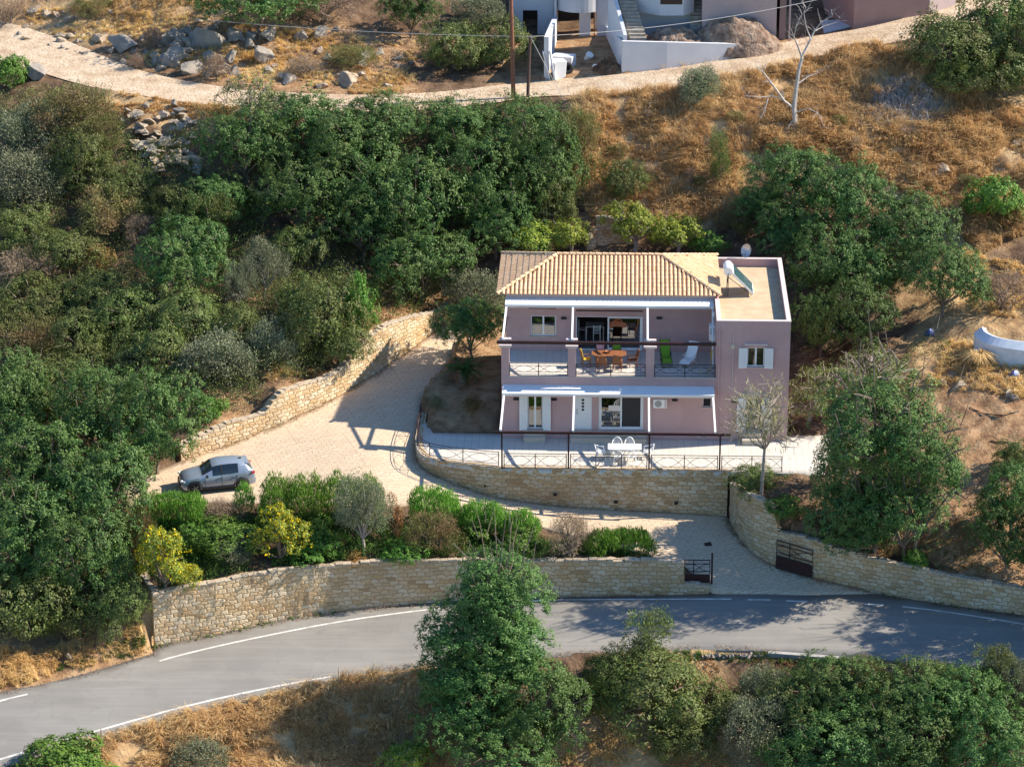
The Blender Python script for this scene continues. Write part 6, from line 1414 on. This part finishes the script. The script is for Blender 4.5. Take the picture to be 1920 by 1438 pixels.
# ------------------------------------------------------------------ unfinished white building beyond the track
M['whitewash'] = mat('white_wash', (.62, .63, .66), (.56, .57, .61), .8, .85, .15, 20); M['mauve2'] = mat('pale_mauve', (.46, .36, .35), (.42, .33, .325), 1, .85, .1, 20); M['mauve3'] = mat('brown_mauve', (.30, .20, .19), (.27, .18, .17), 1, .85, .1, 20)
M['concrete'] = mat('raw_concrete', (.40, .35, .29), (.28, .24, .2), 3, .9, .4, 14); M['heap'] = mat('spoil_earth', (.16, .10, .07), (.34, .25, .19), 2.5, .95, 1., 6, bdist=.12)
YB2 = float(at(1085, 66, 11.8)[1])
def bxp(mb, p0, p1, yt, yb_, Y, th, mi=0):
    a = aty(p0, yb_, Y); b = aty(p1, yt, Y); mb.box(a[0], b[0], Y, Y + th, a[2], b[2], mi)
B = empty('white_building', (float(aty(1085, 66, YB2)[0]), YB2, 11.6)); tag(B, 'unfinished white building with curved balcony and dark garage at the top edge', 'building'); inv = np.array(B.location)
def bl(mb, name, mt, parent=B):
    mb.v = [tuple(np.array(v) - inv) for v in mb.v]; return mb.build(name, mt, parent)
mb = MB(); bxp(mb, 955, 980, -70, 90, YB2 + .6, .3); bxp(mb, 1008, 1038, -70, 70, YB2 + .6, .3); bxp(mb, 980, 1008, -70, 20, YB2 + .6, .3)
bxp(mb, 1086, 1108, -70, 72, YB2, .4); bxp(mb, 1119, 1141, -70, 84, YB2 - .3, .4); bxp(mb, 1038.5, 1044, -70, 72, YB2 - .2, 4); bl(mb, 'wall', M['whitewash'])
mb = MB(); bxp(mb, 955, 1141, -70, 70, YB2 + 5.0, .3); bl(mb, 'rear_wall', M['dark'])  # near-black colour stands for the shade inside the garage
mb = MB(); bxp(mb, 1044.5, 1119, -60, 12, YB2 + .1, 4.5); bl(mb, 'floor_slab', M['dark'])  # slab coloured dark too, as part of the shaded recess
mb = MB(); c_ = aty(1088, 22, YB2); rr_ = (aty(1139, 22, YB2)[0] - aty(1037, 22, YB2)[0]) / 2; zt_ = aty(1088, -45, YB2)[2]; K = 20
poly = [(c_[0] + rr_ * math.cos(math.pi * k / K + math.pi), YB2 + 1.2 + rr_ * 1.05 * math.sin(math.pi * k / K + math.pi)) for k in range(K + 1)]; zb_ = aty(1088, 25, min(p[1] for p in poly))[2]; mb.prism(poly, zb_, zb_ + 2.6); bl(mb, 'curved_balcony', M['whitewash'])
mb = MB(); a = aty(1114, 90, YB2 - .6); mb.tube([tuple(a), (a[0], a[1], zb_)], .05, 6); bl(mb, 'prop', mat('rusty_steel', (.14, .05, .02), (.2, .08, .03), 9, .8))
# garden walls at the track
f0 = hit(1024, 149, 0); mb = MB(); x0_, x1_ = aty(1020, 150, f0[1])[0], aty(1029, 150, f0[1])[0]; zf_ = aty(1024, 70, f0[1])[2]; zk = aty(1040, 32, YB2)[2]
mb.add([(x0_, f0[1], f0[2] - .3), (x1_, f0[1], f0[2] - .3), (x1_ + .35, YB2 - .2, f0[2] - .3), (x0_ + .35, YB2 - .2, f0[2] - .3), (x0_, f0[1], zf_), (x1_, f0[1], zf_), (x1_ + .35, YB2 - .2, zk), (x0_ + .35, YB2 - .2, zk)], [(0, 3, 2, 1), (4, 5, 6, 7), (0, 1, 5, 4), (1, 2, 6, 5), (2, 3, 7, 6), (3, 0, 4, 7)])
o = mb.build('garden_wall', M['whitewash']); tag(o, 'tall white wall running back beside the garage opening, left side', 'wall')
mb = MB(); LW = [(1166, 139, 78), (1250, 129, 80), (1330, 117, 82), (1420, 104, 84)]; Pw = [(hit(px, py, 0), py, py2, px) for px, py, py2 in LW]
for (a, _, ta, pa), (b, _, tb_, pb) in zip(Pw[:-1], Pw[1:]):
    za = aty(pa, ta, a[1])[2]; zb2 = aty(pb, tb_, b[1])[2]; th = np.array([0, .25, 0]); mb.add([a - [0, 0, .4], b - [0, 0, .4], b + th - [0, 0, .4], a + th - [0, 0, .4], (a[0], a[1], za), (b[0], b[1], zb2), (b[0], b[1] + .25, zb2), (a[0], a[1] + .25, za)], [(0, 3, 2, 1), (4, 5, 6, 7), (0, 1, 5, 4), (1, 2, 6, 5), (2, 3, 7, 6), (3, 0, 4, 7)])
W1b = Pw[0][0]; za = aty(1166, 78, W1b[1])[2]; q_ = aty(1141, 90, YB2 - .3); zq = aty(1141, 50, YB2 - .3)[2]
mb.add([W1b - [.02, 0, .4], W1b + [-.02, .25, -.4], q_ + [.0, .0, -.4], q_ - [.2, 0, .4], (W1b[0] - .02, W1b[1], za), (W1b[0] - .02, W1b[1] + .25, za), (q_[0], q_[1], zq), (q_[0] - .2, q_[1], zq)], [(0, 3, 2, 1), (4, 5, 6, 7), (0, 1, 5, 4), (1, 2, 6, 5), (2, 3, 7, 6), (3, 0, 4, 7)])
o = mb.build('garden_wall', M['whitewash']); tag(o, 'long low white wall tapering along the track in front of the earth heap', 'wall')
mb = MB()
for px, py in ((1174, 123), (1258, 114), (1340, 99)): a = hit(px, 132 - (px - 1166) * .13, 0); q = aty(px, py, a[1] + .0); mb.obox((q[0], q[1] - .012, q[2]), (.1, .02, .1))
mb = MB()
# steps
Ys = W1b[1] + 1.3
def stair(px0, px1, ybase, n_, Y0, label_parent, dx=0., rise=.18, run=.3):
    mb = MB(); a = aty(px0, ybase, Y0); b = aty(px1, ybase, Y0)
    for k in range(n_): mb.box(a[0] + dx * k, b[0] + dx * k, Y0 + run * k, Y0 + run * (k + 1) + .001, a[2] - .6, a[2] + rise * (k + 1) - .001 * k)
    return bl(mb, 'staircase', M['concrete'])
stair(1181, 1212, 76, 15, Ys, B, -.075); stair(1294, 1314, 56, 14, Ys + 2.5, B, .02)
mb = MB(); a = aty(1176, 76, Ys); mb.add([(a[0] - .25, Ys, a[2] - .5), (a[0], Ys, a[2] - .5), (a[0] - 1.1, Ys + 4.4, a[2] - .5), (a[0] - 1.35, Ys + 4.4, a[2] - .5), (a[0] - .25, Ys, a[2] + .35), (a[0], Ys, a[2] + .35), (a[0] - 1.1, Ys + 4.4, a[2] + 3.2), (a[0] - 1.35, Ys + 4.4, a[2] + 3.2)], [(0, 3, 2, 1), (4, 5, 6, 7), (0, 1, 5, 4), (1, 2, 6, 5), (2, 3, 7, 6), (3, 0, 4, 7)]); bl(mb, 'stair_wall', M['whitewash'])
Yo = Ys + 2.6; mb = MB(); L0 = aty(1192, 5, Yo + 1.2)[0]; L1 = aty(1237, 30, Yo)[0]; L2 = aty(1281, 30, Yo)[0]; L3 = aty(1301, 15, Yo + 1.2)[0]; zo = aty(1260, 30, Yo)[2]; mb.prism([(L0, Yo + 1.0), (L1, Yo), (L2, Yo), (L3, Yo + 1.0), (L3, Yo + 4), (L0, Yo + 4)], zo, zo + 3.2); bl(mb, 'bay', M['whitewash'])
mb = MB(); bxp(mb, 1238, 1280, -30, 9, Yo - .01, .05); bl(mb, 'bay_window', M['dglass'])
mb = MB(); bxp(mb, 1196, 1300, 10, 66, Yo + 1.5, .3); bl(mb, 'lower_wall', M['whitewash'])
mb = MB(); bxp(mb, 1113, 1196, -70, 60, YB2 + 1.6, .3); bl(mb, 'side_wall', M['whitewash'])
Ym = Ys + 2.2; B2 = empty('mauve_building', (float(aty(1390, 60, Ym)[0]), Ym, 12.0)); tag(B2, 'pale mauve building wall behind the earth heap at the top edge', 'building'); inv = np.array(B2.location)
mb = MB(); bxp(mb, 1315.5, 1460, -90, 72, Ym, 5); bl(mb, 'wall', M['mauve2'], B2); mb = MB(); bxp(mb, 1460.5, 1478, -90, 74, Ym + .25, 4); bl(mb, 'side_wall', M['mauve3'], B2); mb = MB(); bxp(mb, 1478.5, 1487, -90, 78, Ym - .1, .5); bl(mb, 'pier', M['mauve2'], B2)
a = hit(1600, 56, 0); b = hit(1742, 29, 0); c_ = hit(1792, 12, 0); B3 = empty('mauve_building', tuple(a)); tag(B3, 'brownish mauve building beside the track at the top right', 'building'); inv = np.array(B3.location)
d_ = np.array([aty(1548, 32, a[1] + 5)[0], a[1] + 5, a[2]]); mb = MB(); mb.prism([(a[0], a[1]), (b[0], b[1]), (b[0], b[1] + 9), (d_[0], d_[1] + 6), (d_[0], d_[1])], a[2] - .6, a[2] + 5.5); bl(mb, 'wall', M['mauve3'], B3)
mb = MB(); mb.prism([(b[0] + .01, b[1] + .05), (c_[0], c_[1]), (c_[0], c_[1] + 6), (b[0] + .01, b[1] + 6)], b[2] - .5, b[2] + 5.8); bl(mb, 'low_wall', M['mauve2'], B3)
mb = MB(); q = aty(1554, 25, d_[1] - .2); mb.tube([(q[0], q[1], q[2] - .8), (q[0], q[1], q[2] + 1.5)], .06); bl(mb, 'downpipe', M['white'], B3)
rp = [hit(1545, 64, 0), hit(1607, 50, 0), hit(1588, 40, 0), hit(1538, 42, 0)]; mb = MB(); mb.add([p + [0, 0, .12] for p in rp] + [p - [0, 0, .1] for p in rp], [(0, 1, 2, 3), (7, 6, 5, 4), (0, 4, 5, 1), (1, 5, 6, 2), (2, 6, 7, 3), (3, 7, 4, 0)]); o = mb.build('concrete_ramp', mat('blue_concrete', (.42, .47, .52), (.5, .53, .56), 2)); tag(o, 'small pale blue concrete ramp beside the brownish mauve building', 'ramp')
# spoil heap
def heap(px, py, rx, ry_, h, label, seed, mt='heap', Yp=None):
    p = hit(px, py, 0) if Yp is None else aty(px, py, Yp); g_ = 40; u = np.linspace(-1, 1, g_); X, Y = np.meshgrid(u, u); r_ = np.hypot(X, Y); Z = np.clip(1 - r_ ** 1.6, -.2, 1) * h * (.6 + .8 * fbm(X * 2.2 + seed, Y * 2.2, seed)) + (fbm(X * 9, Y * 9, seed) - .5) * .5
    Z = np.where(r_ > 1, -.4, Z); idx_ = np.arange(g_ * g_).reshape(g_, g_); Fq = np.stack([idx_[:-1, :-1], idx_[:-1, 1:], idx_[1:, 1:], idx_[1:, :-1]], -1).reshape(-1, 4)
    o = link('earth_heap', np_mesh('earth_heap', np.stack([X.ravel() * rx, Y.ravel() * ry_, Z.ravel()], 1), Fq, smooth=True), M[mt]); o.location = tuple(p); tag(o, label, 'heap'); return o
yh = Pw[1][0][1] + 1.6
heap(1265, 84, 2.6, 1.3, 1.1, 'low heap of brown earth behind the white wall, left of the taller heap', 3, Yp=yh + .6); heap(1375, 86, 3.4, 1.6, 2.0, 'tall heap of brown earth and rubble behind the low white wall', 5, Yp=yh + 1.0); heap(1140, 131, 1.1, .8, .7, 'small heap of sand at the garage entrance', 8, 'soil')
# clutter
p = hit(1046, 150, 0); mb = MB(); mb.box(-.4, .4, -.4, .4, 0, 1.35); o = mb.build('white_cabinet', M['plastic'], bevel=.03); o.location = tuple(p - [0, -.3, .05]); o.rotation_euler = (0, .08, .35); tag(o, 'old white fridge like box standing by the garage entrance', 'cabinet')
p = hit(1056, 132, 0); mb = MB(); mb.box(-.75, .75, -.5, .5, 0, .85); o = mb.build('white_crate', M['whitewash'], bevel=.03); o.location = tuple(p + [0, 1, -.05]); o.rotation_euler = (0, 0, -.3); tag(o, 'large pale box lying behind the white fridge like one', 'box')
p = hit(1100, 112, 0); mb = MB(); mb.lathe([(.2, 0), (.27, .55)], 14); o = mb.build('bucket', M['plastic']); o.location = tuple(p); o.rotation_euler = (.5, .5, 0); tag(o, 'white bucket tipped over on the garage floor', 'bucket')
p = hit(1064, 138, 0); mb = MB(); mb.lathe([(.2, -.12), (.38, -.12), (.42, 0), (.38, .12), (.2, .12), (.17, 0), (.2, -.12)], 22); o = mb.build('old_tyre', M['tyre'], smooth=True); o.location = tuple(p + [0, 0, .35]); o.rotation_euler = (R(62), 0, .2); tag(o, 'old tyre leaning beside the white box', 'tyre')
p = hit(1036, 152, 0); mb = MB(); mb.obox((0, 0, 1.05), (.12, .5, 2.2), ry=-.18); mb.obox((-.4, .1, 1.0), (.06, .45, 2.1), ry=-.25); o = mb.build('leaning_planks', M['white']); o.location = tuple(p); tag(o, 'white boards leaning against the end of the tall white wall', 'boards')
o = rock(1116, 124, .35, 'crumpled white sack beside the sand heap', None, True, 'sack', 'sack'); o.data = o.data.copy(); o.data.materials.clear(); o.data.materials.append(M['white'])
p = hit(1612, 92, 0); mb = MB(); mb.box(-.6, .6, -.3, .3, 0, .3); o = mb.build('rusty_tray', mat('rust', (.16, .06, .04), None, rough=.8)); o.location = tuple(p); o.rotation_euler = (0, 0, .2); tag(o, 'rusty metal tray lying on the edge of the track', 'tray')
# ------------------------------------------------------------------ utility poles and wires
M['rustpole'] = mat('rusty_pole', (.20, .08, .045), (.28, .12, .07), 6, .8); M['wire'] = mat('wire', (.45, .45, .45), None, rough=.5)
pa = hit(963, 186, 0); mb = MB(); tp = aty(957, -60, pa[1]); mb.tube([(0, 0, -.5), tuple(tp - pa)], [.16, .11], 10); o = mb.build('utility_pole', M['rustpole']); o.location = tuple(pa); tag(o, 'tall rusty brown utility pole running out of the top edge', 'utility pole')
pb_ = hit(989, 184, 0); tq = aty(994, 69, pb_[1]); mb = MB(); mb.tube([(0, 0, -.5), tuple(tq - pb_)], [.12, .09], 8); P2 = empty('utility_pole', tuple(pb_)); tag(P2, 'short thin dark pole just right of the tall rusty pole', 'utility pole'); mb.build('pole', mat('dark_pole', (.1, .06, .05), None, rough=.8), P2)
mb = MB(); c_ = tq - pb_; mb.tube([tuple(c_ + [-.15, 0, -.1]), tuple(c_ + [.15, 0, -.1])], .04, 6); mb.build('insulator', M['grey'], P2)
def wire(a, b, sag, label, r=.018):
    a, b = np.array(a), np.array(b); mb = MB(); mb.tube([tuple(a + (b - a) * t - np.array([0, 0, sag * 4 * t * (1 - t)])) for t in np.linspace(0, 1, 25)], r, 4); o = mb.build('overhead_wire', M['wire']); tag(o, label, 'wire')
wire(tq, aty(365, 36, pb_[1] + 6), .25, 'pale overhead wire running left from the short pole to the treetops'); wire(tq, aty(1560, -6, Ym - .3), .5, 'dark overhead wire rising to the right from the short pole')
wire(tq, hit(1058, 190, 0), 0, 'guy wire slanting down to the right from the short pole'); wire(tq, hit(1022, 122, 0), 0, 'short guy wire from the short pole to the white wall foot')
# ------------------------------------------------------------------ small wall behind the house, tank, drums, hoses
for (a0, a1, t0_, lb) in (((1100, 470), (1118, 470), 428, 'short pale stone pier between the yellow green trees behind the roof'), ((1118, 462), (1195, 470), 408, 'brown stone wall behind the roof of the pink house')):
    p = hit(a0[0], a0[1], 0); q = hit(a1[0], a1[1], 0); q[1] = p[1] + .3; zt_ = aty(a0[0], t0_, p[1])[2]; stone_wall('stone_wall', np.array([[p[0], p[1], p[2], zt_], [q[0], q[1], p[2], zt_ - .3]]), .4, lb, 'wall', seed=12)
TKP = [hit(*q, 0) for q in [(1824,655),(1829,672),(1858,684),(1920,693),(2010,700),(2100,704)]]; tp2 = smooth_line(TKP, 2); t_ = np.gradient(tp2[:, :2], axis=0); t_ /= np.linalg.norm(t_, axis=1)[:, None]; nn_ = np.stack([-t_[:, 1], t_[:, 0]], 1); mb = MB(); V = []
zb_ = tp2[:, 2].min() - .5; ztk = float(aty(1870, 634, TKP[2][1])[2]) - .5
for p_, n2 in zip(tp2, nn_):
    for d_, z_ in ((0, zb_), (0, ztk), (.45, ztk + .38), (.7, ztk + .3), (.7, zb_)): V.append((p_[0] + n2[0] * d_, p_[1] + n2[1] * d_, z_))
mb.add(V, [(5 * i + j, 5 * i + (j + 1) % 5, 5 * i + 5 + (j + 1) % 5, 5 * i + 5 + j) for i in range(len(tp2) - 1) for j in range(5)] + [(0, 1, 2, 3, 4)]); o = mb.build('tank_wall', mat('tank_white', (.60, .66, .72), (.7, .74, .78), 2, .8, .3, 15)); tag(o, 'low curved whitewashed tank wall with a blue tint at the right edge', 'wall')
M['blueplastic'] = mat('blue_plastic', (.03, .09, .32), None, rough=.4)
for px, py, lb in ((1896, 700, 'blue plastic drum at the foot of the tank'), (1738, 622, 'blue plastic drum in the shade under the carobs')):
    p = hit(px, py, .2); mb = MB(); mb.lathe([(.2, 0), (.24, .04), (.24, .5), (.2, .55), (.1, .56)], 16); o = mb.build('blue_drum', M['blueplastic']); o.location = (p[0], p[1], p[2] - .2); o.rotation_euler = (.9, .3, .4); tag(o, lb, 'drum')
def hose(pts, label, r=.03):
    P_ = []
    for a, b in zip(pts[:-1], pts[1:]):
        for k in range(6): t = k / 6; p = hit(a[0] + (b[0] - a[0]) * t, a[1] + (b[1] - a[1]) * t, .05); P_.append((p[0], p[1], float(Th(p[0], p[1])) + .05))
    mb = MB(); mb.tube(P_, r, 5); o = mb.build('hose', M['black']); tag(o, label, 'hose')
hose([(1818, 764), (1840, 776), (1880, 780), (1918, 770)], 'black irrigation hose on the bare earth at the right, upper one'); hose([(1855, 828), (1890, 830), (1918, 834)], 'black irrigation hose on the bare earth at the right, lower one'); hose([(455, 745), (490, 755), (520, 738), (512, 722)], 'black hose on the bank above the driveway wall')
# branch pile
g = rs(88); V = []; c0 = hit(1690, 205, 0)
for k in range(1500):
    px = g.normal(1690, 48); py = 205 + (px - 1690) * .12 + g.normal(0, 26); p = hit(px, min(max(py, 150), 270), 0) if 0 else None
    V.append((px, py))
V = np.array(V); corners = [hit(1600, 160, 0), hit(1790, 165, 0), hit(1790, 268, 0), hit(1600, 262, 0)]
u = np.clip((V[:, 0] - 1600) / 190, 0, 1)[:, None]; v = np.clip((V[:, 1] - 160) / 105, 0, 1)[:, None]; P_ = (corners[0] * (1 - u) + corners[1] * u) * (1 - v) + (corners[3] * (1 - u) + corners[2] * u) * v
P_[:, 2] = Th(P_[:, 0], P_[:, 1]) + g.uniform(.02, .55, len(P_)) * np.exp(-((V[:, 0] - 1690) / 70) ** 2); Vq, Fq = leaves(P_, norml(g.normal(0, 1, P_.shape) * [1, 1, .15]), 2, .12, .9, .03, g, 0, .25); o = link('branch_pile', np_mesh('branch_pile', Vq, Fq), mat('grey_twigs', (.26, .25, .27), (.36, .34, .34), 9)); tag(o, 'grey heap of cut branches lying in the dry grass at the right', 'branches', kind='stuff')
# drain cover
p = on(SD, 1327, 1020); mb = MB(); mb.box(-.2, .2, -.2, .2, -.01, .03); o = mb.build('drain_cover', M['black']); o.location = tuple(p + [0, 0, .01]); o.rotation_euler = (0, 0, .2); tag(o, 'small black square drain cover on the lower driveway', 'drain cover')
# thin marker rod by the lower bank
p = hit(193, 1430, 0); mb = MB(); mb.tube([(0, 0, -.2), (0, 0, 1.9)], .022, 5); o = mb.build('marker_rod', M['rustpole']); o.location = tuple(p); tag(o, 'thin rusty rod standing on the bank at the bottom left', 'rod')
